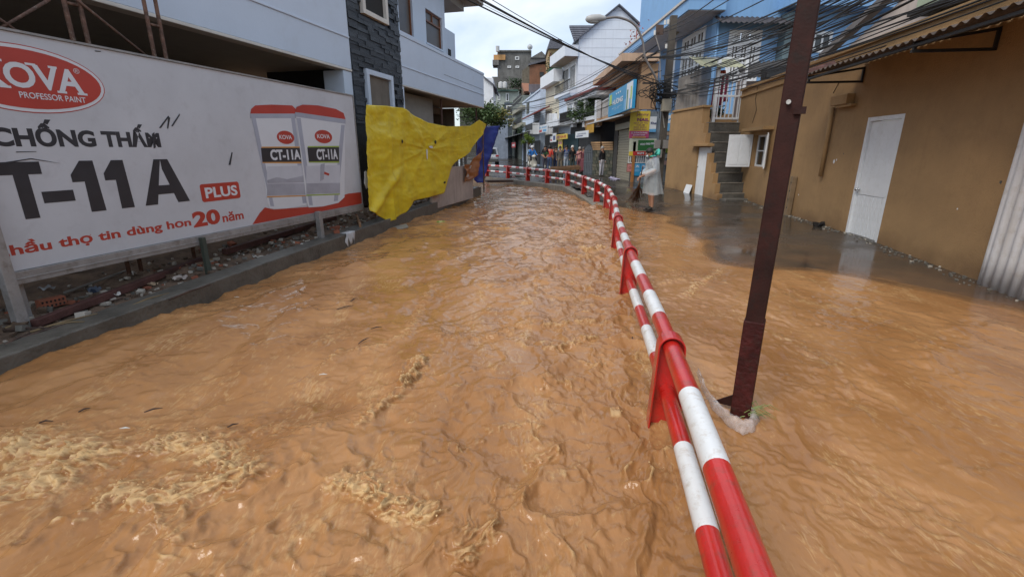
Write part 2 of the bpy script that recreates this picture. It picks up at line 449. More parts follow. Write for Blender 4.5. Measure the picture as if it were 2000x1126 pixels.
    q = np.stack([idx[:-1, :-1], idx[1:, :-1], idx[1:, 1:], idx[:-1, 1:]], -1).reshape(-1, 4)
    keep = (np.hypot(X, Y) < 36)[:-1, :-1].reshape(-1)
    q = q[keep][:, ::-1]
    me = bpy.data.meshes.new('flood_water')
    me.vertices.add(len(V)); me.vertices.foreach_set('co', V.ravel())
    me.loops.add(len(q) * 4); me.loops.foreach_set('vertex_index', q.ravel().astype(np.int32))
    me.polygons.add(len(q)); me.polygons.foreach_set('loop_start', np.arange(0, len(q) * 4, 4, dtype=np.int32))
    me.polygons.foreach_set('use_smooth', np.ones(len(q), dtype=bool))
    at = me.attributes.new('foam', 'FLOAT', 'POINT'); at.data.foreach_set('value', np.clip(foam, 0, 1).ravel().astype(np.float32))
    a3 = me.attributes.new('chop', 'FLOAT', 'POINT'); a3.data.foreach_set('value', np.clip(rough * 1.4, 0, 1).ravel().astype(np.float32))
    a2 = me.attributes.new('thin', 'FLOAT', 'POINT'); a2.data.foreach_set('value', np.clip(street * (Y < 19) * sm(.40, 0, d), 0, 1).ravel().astype(np.float32))
    me.update(calc_edges=True); me.validate()
    o = bpy.data.objects.new('flood_water', me); COL.objects.link(o)
    m = bpy.data.materials.new('muddy_water'); m.use_nodes = True; me.materials.append(m)
    N, L = m.node_tree.nodes, m.node_tree.links; b = N['Principled BSDF']
    af = N.new('ShaderNodeAttribute'); af.attribute_name = 'foam'
    t = N.new('ShaderNodeTexCoord')
    mp = N.new('ShaderNodeMapping'); mp.inputs['Rotation'].default_value = (0, 0, R(17)); mp.inputs['Scale'].default_value = (1, .42, 1)
    L.new(t.outputs['Object'], mp.inputs['Vector'])
    n1 = N.new('ShaderNodeTexNoise'); n1.inputs['Scale'].default_value = 1.7; n1.inputs['Detail'].default_value = 7; n1.inputs['Distortion'].default_value = .6
    L.new(mp.outputs['Vector'], n1.inputs['Vector'])
    mx = N.new('ShaderNodeMix'); mx.data_type = 'RGBA'
    mx.inputs['A'].default_value = MUD_A; mx.inputs['B'].default_value = MUD_B
    r1 = N.new('ShaderNodeMapRange'); r1.inputs['From Min'].default_value = .35; r1.inputs['From Max'].default_value = .65
    L.new(n1.outputs['Fac'], r1.inputs['Value']); L.new(r1.outputs['Result'], mx.inputs['Factor'])
    # thin pale flecks: foam drawn out by the current, and glints put into the colour
    mpf = N.new('ShaderNodeMapping'); mpf.inputs['Rotation'].default_value = (0, 0, R(24)); mpf.inputs['Scale'].default_value = (1, .30, 1)
    L.new(t.outputs['Object'], mpf.inputs['Vector'])
    nf = N.new('ShaderNodeTexNoise'); nf.inputs['Scale'].default_value = 34; nf.inputs['Detail'].default_value = 5; nf.inputs['Roughness'].default_value = .65; nf.inputs['Distortion'].default_value = 1.1
    L.new(mpf.outputs['Vector'], nf.inputs['Vector'])
    nb = N.new('ShaderNodeTexNoise'); nb.inputs['Scale'].default_value = 1.9; nb.inputs['Detail'].default_value = 7; nb.inputs['Roughness'].default_value = .62; nb.inputs['Distortion'].default_value = .9; L.new(mp.outputs['Vector'], nb.inputs['Vector'])
    fa = N.new('ShaderNodeMath'); fa.operation = 'MULTIPLY_ADD'; fa.inputs[1].default_value = 1.0; L.new(nb.outputs['Fac'], fa.inputs[0]); L.new(nf.outputs['Fac'], fa.inputs[2])
    fr_ = N.new('ShaderNodeMapRange'); fr_.inputs['From Min'].default_value = 1.08; fr_.inputs['From Max'].default_value = 1.36; fr_.inputs['To Max'].default_value = .58
    L.new(fa.outputs[0], fr_.inputs['Value'])
    # froth breaks up into specks
    n2 = N.new('ShaderNodeTexNoise'); n2.inputs['Scale'].default_value = 38; n2.inputs['Detail'].default_value = 6; n2.inputs['Roughness'].default_value = .7
    L.new(mp.outputs['Vector'], n2.inputs['Vector'])
    ad = N.new('ShaderNodeMath'); ad.operation = 'MULTIPLY_ADD'; ad.inputs[1].default_value = 1.25
    s2 = N.new('ShaderNodeMath'); s2.operation = 'SUBTRACT'; s2.inputs[1].default_value = .52
    L.new(n2.outputs['Fac'], s2.inputs[0])
    sc = N.new('ShaderNodeMath'); sc.operation = 'MULTIPLY'; sc.inputs[1].default_value = 1.5; L.new(s2.outputs[0], sc.inputs[0])
    L.new(af.outputs['Fac'], ad.inputs[0]); L.new(sc.outputs[0], ad.inputs[2])
    r2 = N.new('ShaderNodeMapRange'); r2.inputs['From Min'].default_value = .12; r2.inputs['From Max'].default_value = 1.0; r2.inputs['To Max'].default_value = .85
    L.new(ad.outputs[0], r2.inputs['Value'])
    mf = N.new('ShaderNodeMix'); mf.data_type = 'RGBA'; mf.inputs['B'].default_value = FROTH
    fm = N.new('ShaderNodeMath'); fm.operation = 'MAXIMUM'; L.new(r2.outputs['Result'], fm.inputs[0]); L.new(fr_.outputs['Result'], fm.inputs[1])
    L.new(mx.outputs['Result'], mf.inputs['A']); L.new(fm.outputs[0], mf.inputs['Factor']); L.new(mf.outputs['Result'], b.inputs['Base Color'])
    rg = N.new('ShaderNodeMapRange'); rg.inputs['To Min'].default_value = .13; rg.inputs['To Max'].default_value = .45
    L.new(r2.outputs['Result'], rg.inputs['Value']); L.new(rg.outputs['Result'], b.inputs['Roughness'])
    b.inputs['IOR'].default_value = 1.37
    n3 = N.new('ShaderNodeTexNoise'); n3.inputs['Scale'].default_value = 17; n3.inputs['Detail'].default_value = 3; n3.inputs['Roughness'].default_value = .5; n3.inputs['Distortion'].default_value = .8
    L.new(mp.outputs['Vector'], n3.inputs['Vector'])
    bp = N.new('ShaderNodeBump'); ch = N.new('ShaderNodeAttribute'); ch.attribute_name = 'chop'; cs_ = N.new('ShaderNodeMapRange'); cs_.inputs['To Min'].default_value = .10; cs_.inputs['To Max'].default_value = .34; L.new(ch.outputs['Fac'], cs_.inputs['Value']); L.new(cs_.outputs['Result'], bp.inputs['Strength']); bp.inputs['Distance'].default_value = .012
    L.new(n3.outputs['Fac'], bp.inputs['Height'])
    bq = N.new('ShaderNodeBump'); bq.inputs['Strength'].default_value = .35; bq.inputs['Distance'].default_value = .012
    mp9 = N.new('ShaderNodeMapping'); mp9.inputs['Rotation'].default_value = (0, 0, R(20)); mp9.inputs['Scale'].default_value = (1, .28, 1); L.new(t.outputs['Object'], mp9.inputs['Vector'])
    n9 = N.new('ShaderNodeTexNoise'); n9.inputs['Scale'].default_value = 46; n9.inputs['Detail'].default_value = 4; n9.inputs['Distortion'].default_value = 1.0; L.new(mp9.outputs['Vector'], n9.inputs['Vector'])
    b9 = N.new('ShaderNodeBump'); b9.inputs['Strength'].default_value = .16; b9.inputs['Distance'].default_value = .010; L.new(n9.outputs['Fac'], b9.inputs['Height']); L.new(bp.outputs['Normal'], b9.inputs['Normal'])
    L.new(r2.outputs['Result'], bq.inputs['Height']); L.new(b9.outputs['Normal'], bq.inputs['Normal'])
    L.new(bq.outputs['Normal'], b.inputs['Normal'])
    th = N.new('ShaderNodeAttribute'); th.attribute_name = 'thin'
    tm = N.new('ShaderNodeMath'); tm.operation = 'MULTIPLY_ADD'; tm.inputs[1].default_value = -1.5; tm.inputs[2].default_value = 1.35; tm.use_clamp = True
    L.new(th.outputs['Fac'], tm.inputs[0])
    tn = N.new('ShaderNodeMath'); tn.operation = 'MULTIPLY_ADD'; tn.inputs[1].default_value = .5; tn.use_clamp = True; L.new(r1.outputs['Result'], tn.inputs[0]); L.new(tm.outputs[0], tn.inputs[2])
    L.new(tn.outputs[0], b.inputs['Alpha'])
    tag(o, 'churning muddy brown flood water filling the channel and the street', 'water', kind='structure')
    # spray thrown off the breaking crests
    g = np.random.RandomState(5)
    cand = np.where((foam.ravel() > .72) & (np.hypot(X, Y).ravel() < 7))[0]
    mb = MB()
    if len(cand):
        for i in g.choice(cand, min(260, len(cand)), replace=False):
            r = g.uniform(.0015, .0048); p = V[i] + np.array([g.normal(0, .035), g.normal(0, .035), abs(g.normal(.012, .018)) + .004])
            mb.blob(p, r * g.uniform(.8, 1.6), r * g.uniform(.8, 1.6), r, 5, 3)
        so = mb.build('spray', mat('spray', FROTH, .6, var=.1, bump=0))
        tag(so, 'fine drops of muddy spray above the breaking wave crests', 'spray', kind='stuff')
    return o
MUD_A, MUD_B, FROTH = (.288, .132, .046, 1), (.395, .200, .080, 1), (.62, .42, .20, 1)
water()
# ------------------------------------------------------------------ ground, street, banks
def in_poly(X, Y, poly):
    r = np.zeros(X.shape, bool); j = len(poly) - 1
    for i in range(len(poly)):
        xi, yi = poly[i]; xj, yj = poly[j]
        c = ((yi > Y) != (yj > Y)) & (X < (xj - xi) * (Y - yi) / (yj - yi + 1e-12) + xi)
        r ^= c; j = i
    return r
CHANNEL = RAIL + [(-9, -6), (curb_x(-6), -6), (CURB_B.x, CURB_B.y), (-9, 18.5), (-9, 33), (RAIL[0][0] - 7, RAIL[0][1] + .5)]
CHANNEL = RAIL + [(curb_x(-6), -6), (CURB_B.x, CURB_B.y), (-9, 18.5), (-9, RAIL[0][1] + .9)]
g = MB(); g.grid([[(x, y, -1.3 if y < 95 else -1.3 + (y - 95) * .05) for x in (-900, -60, -20, 20, 60, 900)] for y in (-300, -20, 20, 60, 95, 200, 500, 1500)])
tag(g.build('ground', mat('earth', (.10, .075, .05, 1), .9)), kind='structure')

def wet_road_mat():
    m = bpy.data.materials.new('wet_asphalt'); m.use_nodes = True
    N, L = m.node_tree.nodes, m.node_tree.links; b = N['Principled BSDF']
    t = N.new('ShaderNodeTexCoord')
    n1 = N.new('ShaderNodeTexNoise'); n1.inputs['Scale'].default_value = .55; n1.inputs['Detail'].default_value = 7; n1.inputs['Roughness'].default_value = .6
    n2 = N.new('ShaderNodeTexNoise'); n2.inputs['Scale'].default_value = 60; n2.inputs['Detail'].default_value = 4
    L.new(t.outputs['Object'], n1.inputs['Vector']); L.new(t.outputs['Object'], n2.inputs['Vector'])
    mx = N.new('ShaderNodeMix'); mx.data_type = 'RGBA'; mx.inputs['A'].default_value = (.036, .033, .030, 1); mx.inputs['B'].default_value = (.088, .076, .064, 1)
    L.new(n1.outputs['Fac'], mx.inputs['Factor'])
    m2 = N.new('ShaderNodeMix'); m2.data_type = 'RGBA'; m2.blend_type = 'MULTIPLY'; m2.inputs['Factor'].default_value = .5
    L.new(mx.outputs['Result'], m2.inputs['A']); L.new(n2.outputs['Color'], m2.inputs['B'])
    mud = N.new('ShaderNodeAttribute'); mud.attribute_name = 'mud'
    n5 = N.new('ShaderNodeTexNoise'); n5.inputs['Scale'].default_value = 1.6; n5.inputs['Detail'].default_value = 8
    L.new(t.outputs['Object'], n5.inputs['Vector'])
    mm = N.new('ShaderNodeMath'); mm.operation = 'MULTIPLY_ADD'; mm.inputs[1].default_value = 1.8; mm.inputs[2].default_value = -.55
    L.new(n5.outputs['Fac'], mm.inputs[0])
    ma = N.new('ShaderNodeMath'); ma.operation = 'MULTIPLY'; ma.use_clamp = True
    L.new(mm.outputs[0], ma.inputs[0]); L.new(mud.outputs['Fac'], ma.inputs[1])
    m3 = N.new('ShaderNodeMix'); m3.data_type = 'RGBA'; m3.inputs['B'].default_value = (.24, .12, .055, 1)
    L.new(ma.outputs[0], m3.inputs['Factor']); L.new(m2.outputs['Result'], m3.inputs['A']); L.new(m3.outputs['Result'], b.inputs['Base Color'])
    r = N.new('ShaderNodeMapRange'); r.inputs['From Min'].default_value = .42; r.inputs['From Max'].default_value = .62; r.inputs['To Min'].default_value = .06; r.inputs['To Max'].default_value = .40
    L.new(n1.outputs['Fac'], r.inputs['Value']); L.new(r.outputs['Result'], b.inputs['Roughness'])
    b.inputs['IOR'].default_value = 1.4
    bp = N.new('ShaderNodeBump'); bp.inputs['Distance'].default_value = .004
    rb = N.new('ShaderNodeMapRange'); rb.inputs['From Min'].default_value = .42; rb.inputs['From Max'].default_value = .62; rb.inputs['To Min'].default_value = .06; rb.inputs['To Max'].default_value = .5
    L.new(n1.outputs['Fac'], rb.inputs['Value']); L.new(rb.outputs['Result'], bp.inputs['Strength']); L.new(n2.outputs['Fac'], bp.inputs['Height']); L.new(bp.outputs['Normal'], b.inputs['Normal'])
    return m
def road():
    ys = np.concatenate([np.arange(-4, 22, .16), np.arange(22, 60, .6), np.arange(60, 240, 4)])
    xs = np.concatenate([np.arange(-40, -8, 2), np.arange(-8, 9, .16), np.arange(9, 41, 2)])
    X, Y = np.meshgrid(xs, ys); Z = road_z(X, Y)
    d, side, _ = seg_dist(X, Y, SHORE)
    mud = np.exp(-np.maximum(d, 0) / .9) * (Y < 19)
    n, k = X.shape; idx = np.arange(n * k).reshape(n, k)
    cx, cy = (X[:-1, :-1] + X[1:, 1:]) / 2, (Y[:-1, :-1] + Y[1:, 1:]) / 2
    keep = ~in_poly(cx, cy, CHANNEL) & ~((cx < np.interp(cy, RY, RX)) & (cy < 18.6) & (cx < .8)) & ~((cx < -9) & (cy < 34))
    q = np.stack([idx[:-1, :-1], idx[:-1, 1:], idx[1:, 1:], idx[1:, :-1]], -1)[keep]
    me = bpy.data.meshes.new('road'); me.from_pydata(np.stack([X, Y, Z], -1).reshape(-1, 3).tolist(), [], q.tolist())
    at = me.attributes.new('mud', 'FLOAT', 'POINT'); at.data.foreach_set('value', mud.ravel().astype(np.float32))
    me.polygons.foreach_set('use_smooth', [True] * len(me.polygons)); me.materials.append(wet_road_mat()); me.update()
    o = bpy.data.objects.new('road', me); COL.objects.link(o); tag(o, kind='structure')
road()
M_conc = mat('concrete', (.24, .215, .18, 1), .8, var=.3, scale=2.2, bump=.5, bscale=22, streak=.5, dirt=(.08, .065, .045, 1), dirt_amt=.5)
M_concwet = mat('wet_concrete', (.105, .096, .080, 1), .45, var=.3, scale=3, bump=.5, bscale=25, dirt=(.03, .03, .022, 1), dirt_amt=.6)
def rz(x, y): return float(road_z(np.array([x]), np.array([y]))[0])
# kerb of the channel under the railing
def strip(pts, w0, w1, zb, zt):
    mb = MB(); P = []
    for i, p in enumerate(pts):
        a, b = pts[max(i - 1, 0)], pts[min(i + 1, len(pts) - 1)]
        t = Vector((b[0] - a[0], b[1] - a[1], 0)).normalized(); n = Vector((t.y, -t.x, 0)); q = Vector((p[0], p[1], 0))
        z = zt(p[0], p[1])
        P.append([q + n * w0 + Vector((0, 0, zb)), q + n * w0 + Vector((0, 0, z)), q + n * w1 + Vector((0, 0, z)), q + n * w1 + Vector((0, 0, zb))])
    mb.grid(P); mb.add([P[0][k] for k in range(4)], [(0, 1, 2, 3)]); mb.add([P[-1][k] for k in range(4)], [(3, 2, 1, 0)])
    return mb
def dense(pts, st=.5):
    r = []
    for a, b in zip(pts[:-1], pts[1:]):
        n = max(1, int(math.hypot(b[0] - a[0], b[1] - a[1]) / st))
        r += [(a[0] + (b[0] - a[0]) * i / n, a[1] + (b[1] - a[1]) * i / n) for i in range(n)]
    return r + [pts[-1]]
def kerb_z(x, y): return -0.12 + 0.12 * float(sm(10, 16, y)) + 0.17 * float(sm(14, 20, y)) + .03
k_ = strip(dense([(-9, RAIL[0][1] + .4)] + RAIL), -.24, .24, -1.25, lambda x, y: kerb_z(x, y) + random.uniform(-.006, .006))
tag(k_.build('kerb', M_conc, bevel=.02), kind='structure')

# left bank: retaining kerb and rubble-strewn soil behind it
def curb_z(y): return .09 + .0155 * y
CD = Vector((CURB_B.x - CURB_A.x, CURB_B.y - CURB_A.y, 0)).normalized(); CN = Vector((CD.y, -CD.x, 0))
mb = MB(); P = []
for i in range(70):
    y = -5 + (CURB_B.y + 5) * i / 69; x = curb_x(y); q = Vector((x, y, 0)); j = random.uniform(-.006, .006)
    z = curb_z(y) + random.uniform(-.004, .004)
    P.append([q + CN * j + Vector((0, 0, -1)), q + CN * j + Vector((0, 0, z)), q - CN * .30 + Vector((0, 0, z + .004)), q - CN * .30 + Vector((0, 0, -1))])
mb.grid(P); mb.add(P[-1], [(3, 2, 1, 0)])
mb.obox(CURB_B + Vector((0, 0, -1)) - CN * 0.002, -CN * 4.5, CD * .3, (0, 0, 1.33))
cw = mb.build('retaining_wall', M_concwet, bevel=.012)
tag(cw, 'low wet grey concrete retaining wall edging the flood under the billboard', 'wall')
def bank_z(X, Y):
    dd = (X - curb_x(Y)) * -CN.x                        # distance behind the kerb face
    return curb_z(Y) - .03 + .10 * sm(.35, 1.4, dd) + .10 * sm(2, 5, dd) + .05 * fbm(X * 1.7, Y * 1.7, 3, .5, 1) * sm(.25, .6, dd) + .02 * fbm(X * 7, Y * 7, 3, .6, 3) * sm(.25, .5, dd)
def bz(x, y): return float(bank_z(np.array([float(x)]), np.array([float(y)]))[0])
us = np.arange(.1, 9, .09); ys = np.arange(-5, 17, .09)
U, Y = np.meshgrid(us, ys); X = curb_x(Y) - U
Z = bank_z(X, Y)
mb = MB(); mb.grid(np.stack([X, Y, Z], -1).tolist())
tag(mb.build('soil', mat('soil', (.15, .098, .064, 1), .85, var=.5, scale=4, bump=.9, bscale=30, dirt=(.05, .036, .026, 1), dirt_amt=.6), smooth=True), kind='structure')

# ------------------------------------------------------------------ red and white railing
M_red = mat('red_paint', (.50, .018, .012, 1), .3, var=.18, scale=6, bump=.08, bscale=60, coat=.5, dirt=(.20, .055, .03, 1), dirt_amt=.6)
M_wht = mat('white_paint', (.74, .75, .75, 1), .35, var=.06, scale=7, bump=.06, bscale=60, coat=.35, dirt=(.42, .33, .23, 1), dirt_amt=.5)
rail = thing('railing', 'red and white striped tubular steel railing curving along the flooded channel', 'railing', (POSTS[-3].x, POSTS[-3].y, -.1))
def catmull(P, n):
    P = [2 * P[0] - P[1]] + P + [2 * P[-1] - P[-2]]; r = []
    for i in range(1, len(P) - 2):
        a, b, c, d = P[i - 1:i + 3]
        for k in range(n):
            t = k / n
            r.append(.5 * (2 * b + (c - a) * t + (2 * a - 5 * b + 4 * c - d) * t * t + (3 * b - a - 3 * c + d) * t ** 3))
    return r + [P[-2]]
NS = 20
RTOP, RLOW = .052, .046
PZ = [p.z for p in POSTS]
top = catmull([Vector((p.x, p.y, p.z - RTOP)) for p in POSTS], NS)
low = catmull([Vector((p.x, p.y, p.z - .345)) for p in POSTS], NS)
bands = [(0, .22), (.22, .42), (.42, .61), (.61, .81), (.81, 1)]
for i in range(len(POSTS) - 1):
    for pts, r in ((top, RTOP), (low, RLOW)):
        sec = thing_rail = MB()
        whole = pts[i * NS:(i + 1) * NS + 1]
        sh = random.uniform(-.02, .02)
        for j, (a, b) in enumerate(bands):
            a2, b2 = (a + sh if a > 0 else a), (b + sh if b < 1 else b)
            n = 7
            pp = []
            for k in range(n + 1):
                t = (a2 + (b2 - a2) * k / n) * NS; f = min(int(t), NS - 1); pp.append(whole[f].lerp(whole[f + 1], t - f))
            sec.m = j % 2; sec.tube(pp, r, 20, cap=False)
        sec.build('top_rail' if r == RTOP else 'lower_rail', [M_red, M_wht], rail, smooth=True)
def post(i):
    p = POSTS[i]; a, b = POSTS[max(i - 1, 0)], POSTS[min(i + 1, len(POSTS) - 1)]
    t = Vector((b.x - a.x, b.y - a.y, 0)).normalized(); n = Vector((t.y, -t.x, 0))
    base = kerb_z(p.x, p.y) - .02
    zc = p.z - RTOP
    H = zc - base
    pr = []                                            # arch outline across the rail: flared legs, round head
    wb, wt = .098, .078
    pr += [(-wb, -H)]
    for k in range(13):
        an = math.pi - math.pi * k / 12; pr.append((math.cos(an) * wt, math.sin(an) * wt))
    pr += [(wb, -H)]
    c = Vector((p.x, p.y, zc))
    P3 = lambda q, s: c + n * q[0] + Vector((0, 0, q[1])) + t * s
    dp = .055
    mb = MB()
    th = .010
    inn = [(x * (1 - th / max(abs(x), .02)) if abs(x) > .001 else x, y - (th if y > 0 else 0)) for x, y in pr]
    inn = [(-wb + th, -H)] + [(math.cos(math.pi - math.pi * k / 12) * (wt - th), math.sin(math.pi - math.pi * k / 12) * (wt - th)) for k in range(13)] + [(wb - th, -H)]
    m = len(pr)
    V = [P3(q, -dp) for q in pr] + [P3(q, dp) for q in pr] + [P3(q, -dp) for q in inn] + [P3(q, dp) for q in inn]
    F = []
    for k in range(m - 1):
        F += [(k, k + 1, m + k + 1, m + k), (2 * m + k + 1, 2 * m + k, 3 * m + k, 3 * m + k + 1), (k + 1, k, 2 * m + k, 2 * m + k + 1), (m + k, m + k + 1, 3 * m + k + 1, 3 * m + k)]
    mb.add(V, F)
    mb.prism([P3((q[0] * .97, q[1] * .985), -.004) for q in pr], t * .008)
    po = mb.build('post', M_red, rail, bevel=.003)
    # base plate on the kerb
    q = MB(); q.obox(c + Vector((0, 0, -H)) - n * .16 - t * .08, n * .32, t * .16, (0, 0, .012)); q.build('base_plate', M_red, po)
for i in range(len(POSTS)): post(i)
# water stains of the posts stay on the railing; rusty column beside it
pb = G(1446, 806)
POLE = thing('steel_column', 'tall rusty dark red square steel column standing in the flood beside the railing', 'column', (pb.x, pb.y, -.1))
M_rust = mat('rusty_red', (.034, .010, .0075, 1), .6, spec=.22, var=.5, scale=4, bump=.10, bscale=60, dirt=(.018, .012, .010, 1), dirt_amt=.8, streak=.5)
M_rust2 = mat('peeled_red', (.050, .009, .008, 1), .6, spec=.25, var=.6, scale=8, bump=.45, bscale=40, dirt=(.03, .016, .012, 1), dirt_amt=.8)
ax = Vector((math.cos(R(-32)), math.sin(R(-32)), 0)); ay = Vector((-ax.y, ax.x, 0)); w = .10
lean = Vector((.012, .0, 0))
mb = MB(); mb.obox(pb - ax * w / 2 - ay * w / 2 + Vector((0, 0, .62)), ax * w, ay * w, Vector((0, 0, 4.2)) + lean * 4)
mb.build('upper_shaft', M_rust, POLE, bevel=.006)
mb = MB(); mb.obox(pb - ax * (w + .012) / 2 - ay * (w + .012) / 2 + Vector((0, 0, -.5)), ax * (w + .012), ay * (w + .012), (0, 0, 1.14))
mb.build('lower_sleeve', M_rust2, POLE, bevel=.006)
mb = MB(); mb.prism([pb + Vector((0, 0, .03)) - ax * .06, pb + Vector((0, 0, .03)) - ax * .17 + ay * .0, pb + Vector((0, 0, .11)) - ax * .06], ay * .012); mb.build('gusset_plate', M_rust, POLE)
bp_ = pb + Vector((0, 0, 1.86)); 
mb = MB(); mb.tube([bp_ - ay * .05, bp_ - ay * .072], .012, 8); mb.build('bolt', mat('zinc', (.5, .48, .45, 1), .4, metal=.7), POLE)
mb = MB(); mb.obox(bp_ + ax * .03 - ay * .064 - Vector((0, 0, .06)), ax * .055, ay * .02, (0, 0, .035)); mb.build('bracket', M_rust, POLE)
# ragged plastic and grass caught round its foot
def sheet(name, rows, m, parent=None, solid=.004, jit=0.0):
    mb = MB(); mb.grid([[Vector(p) + Vector((random.uniform(-jit, jit), random.uniform(-jit, jit), random.uniform(-jit, jit))) for p in r] for r in rows])
    return mb.build(name, m, parent, smooth=True, solid=solid)
M_plas = mat('wet_plastic', (.78, .72, .70, 1), .2, var=.35, scale=14, bump=.8, bscale=22, alpha=.24)
rows = []
line = [(1362,722),(1376,762),(1398,795),(1424,822),(1450,838),(1470,832),(1479,812),(1468,800)]
for k, (x, y) in enumerate(line):
    p = G(x, y, .025); wd = [.012, .022, .035, .05, .06, .055, .04, .02][k]
    q = (pb - p); q.z = 0; q.normalize()
    rows.append([p - q * wd * .5 + Vector((0, 0, -.02)), p - q * wd * .1 + Vector((0, 0, .006 + .012 * (k % 2))), p + q * wd * .4 + Vector((0, 0, .03)), p + q * wd + Vector((0, 0, .012 + .018 * (k > 2)))])
R3 = []
for a, b in zip(rows[:-1], rows[1:]):
    for t in (0, .2, .4, .6, .8): R3.append([p.lerp(q, t) + Vector((random.uniform(-.004, .004), random.uniform(-.004, .004), random.uniform(-.006, .006))) for p, q in zip(a, b)])
bag = sheet('plastic_sheet', R3 + [rows[-1]], M_plas, jit=.002, solid=.001)
tag(bag, 'torn pale plastic sheet caught round the foot of the rusty column', 'plastic')
gr = MB()
for k in range(14):
    a = pb + Vector((random.uniform(-.03, .07), random.uniform(-.09, -.05), random.uniform(.0, .10))); L_ = random.uniform(.06, .16); an = random.uniform(-.6, 1.2)
    gr.tube([a, a + Vector((math.cos(an) * L_ * .5, -.01, L_ * .3)), a + Vector((math.cos(an) * L_, -.02, L_ * .25 - .03))], [.003, .0025, .001], 4)
tag(gr.build('grass_tuft', mat('weed', (.16, .22, .06, 1), .6)), 'few green grass blades snagged on the foot of the rusty column', 'grass')
# ------------------------------------------------------------------ billboard
az = R(14.5); bd = Vector((math.sin(az), math.cos(az), 0)); BA = Vector((-4.30, 3.86, 0))
BB = Plane(BA, BA + bd)
def off(pl, n): return Plane(pl.o + pl.n * n, pl.o + pl.n * n + pl.d)
M_bb = mat('billboard_vinyl', (.52, .535, .565, 1), .42, var=.07, scale=1.6, bump=.04, bscale=8, dirt=(.30, .29, .30, 1), dirt_amt=.22)
M_bred = mat('print_red', (.42, .045, .028, 1), .45, var=.12, scale=2, bump=0)
M_bblk = mat('print_black', (.030, .030, .036, 1), .45, var=.25, scale=3, bump=0)
M_bgry = mat('print_grey', (.36, .37, .42, 1), .45, bump=0)
M_bwht = mat('print_white', (.62, .64, .67, 1), .45, var=.04, bump=0)
M_bshade = mat('print_pale_grey', (.36, .38, .45, 1), .45, var=.1, bump=0)
M_blime = mat('print_lime', (.30, .42, .06, 1), .45, bump=0)
M_bora = mat('print_orange', (.60, .30, .08, 1), .45, bump=0)
M_galv = mat('galvanised', (.30, .29, .28, 1), .5, var=.25, scale=5, bump=.15, metal=.25, dirt=(.12, .085, .06, 1), dirt_amt=.5)
uR, zB = BB.pix(707, 398); _, zT = BB.pix(703, 191)
uL = -1.15
bb = thing('billboard', 'long white paint billboard lettered KOVA and CT-11A on the left bank', 'billboard', BB.w((uL + uR) / 2, .2))
mb = MB(); mb.pbox(BB, uL, uR, zB, zT, -.05, 0); pn = mb.build('panel', M_bb, bb)
mb = MB(); mb.pbox(BB, uL, uR + .012, zB - .115, zB - .004, -.06, .025); mb.pbox(BB, uL, uR, zB - .075, zB - .062, .02, .032)
mb.build('bottom_rail', M_galv, bb, bevel=.004)
mb = MB(); mb.pbox(BB, uL, uR + .012, zT + .003, zT + .022, -.06, .018); mb.build('top_trim', M_galv, bb)
mb = MB(); mb.pbox(BB, uR + .002, uR + .022, zB, zT, -.06, .014); mb.build('side_trim', M_galv, bb)
u_, _ = BB.pix(45, 628, .05)
for (px, py, ptop, wd) in ((17, 560, None, .085), (66, 588, 1, .06), (402, 500, 1, .055), (625, 452, 1, .085)):
    u, _ = BB.pix(px, py, .06); q = BB.w(u, 0, .06); g0 = bz(q.x, q.y) - .1
    mb = MB(); mb.pbox(BB, u - wd / 2, u + wd / 2, g0, (zT if ptop is None else zB - .02 + (.05 if px == 625 else 0)), (.028 if px != 66 else -.12), .028 + wd if px != 66 else -.06)
    mb.build('post', M_galv if px != 402 else mat('dark_post', (.05, .06, .045, 1), .7), bb, bevel=.006)
NP = [0.0015]
def flatpoly(name, pts, m, parent, n):
    mb = MB(); mb.prism([BB.w(u, z, n) for u, z in pts], BB.n * .0012); return mb.build(name, m, parent)
def pxp(pts): return [BB.pix(*p) for p in pts]
def ell(c, rx, rz, n=40): return [(c[0] + rx * math.cos(2 * math.pi * k / n), c[1] + rz * math.sin(2 * math.pi * k / n)) for k in range(n)]
# oval emblem
eu1, _ = BB.pix(205, 178); ecu, _ = BB.pix(52, 155); _, et = BB.pix(52, 89); _, eb = BB.pix(70, 221)
ez = (et + eb) / 2; rz_ = (et - eb) / 2; rx_ = eu1 - ecu
em = flatpoly('emblem', ell((ecu, ez), rx_, rz_), M_bred, pn, .001)
flatpoly('emblem_ring', ell((ecu, ez), rx_ - .008, rz_ - .008), M_bwht, em, .0025)
flatpoly('emblem_field', ell((ecu, ez), rx_ - .035, rz_ - .035), M_bred, em, .004)
u0, _ = BB.pix(-42, 160); u1, _ = BB.pix(164, 181); _, z0 = BB.pix(100, 177.5); _, z1 = BB.pix(100, 131)
text_on('lettering', 'KOVA', BB, u0, u1, z0, z1, .0068, M_bwht, em, bold=.028)
wch = u1 - u0; sv = MB()
for (c, s, top) in ((.035, .05, 0), (.035, .05, 1), (.20, .045, 1), (.215, .05, 0), (.50, .05, 1), (.715, .045, 1), (.755, .05, 0), (.975, .055, 0)):
    uu = u0 + wch * c; zz = z1 if top else z0
    sv = MB(); sv.pbox(BB, uu - wch * s, uu + wch * s, zz - .012, zz + .006, .0055, .0066); sv.build('serif', M_bwht, em)
pass
u0, _ = BB.pix(37, 186); u1, _ = BB.pix(167, 198); _, z0 = BB.pix(100, 196); _, z1 = BB.pix(100, 184.5)
text_on('lettering', 'PROFESSOR PAINT', BB, u0, u1, z0, z1, .0068, M_bwht, em, bold=.012)
u0, _ = BB.pix(142, 138); u1, _ = BB.pix(153.5, 138); _, z0 = BB.pix(148, 144); _, z1 = BB.pix(148, 134)
text_on('lettering', '\u00ae', BB, u0, u1, z0, z1, .0068, M_bwht, em)
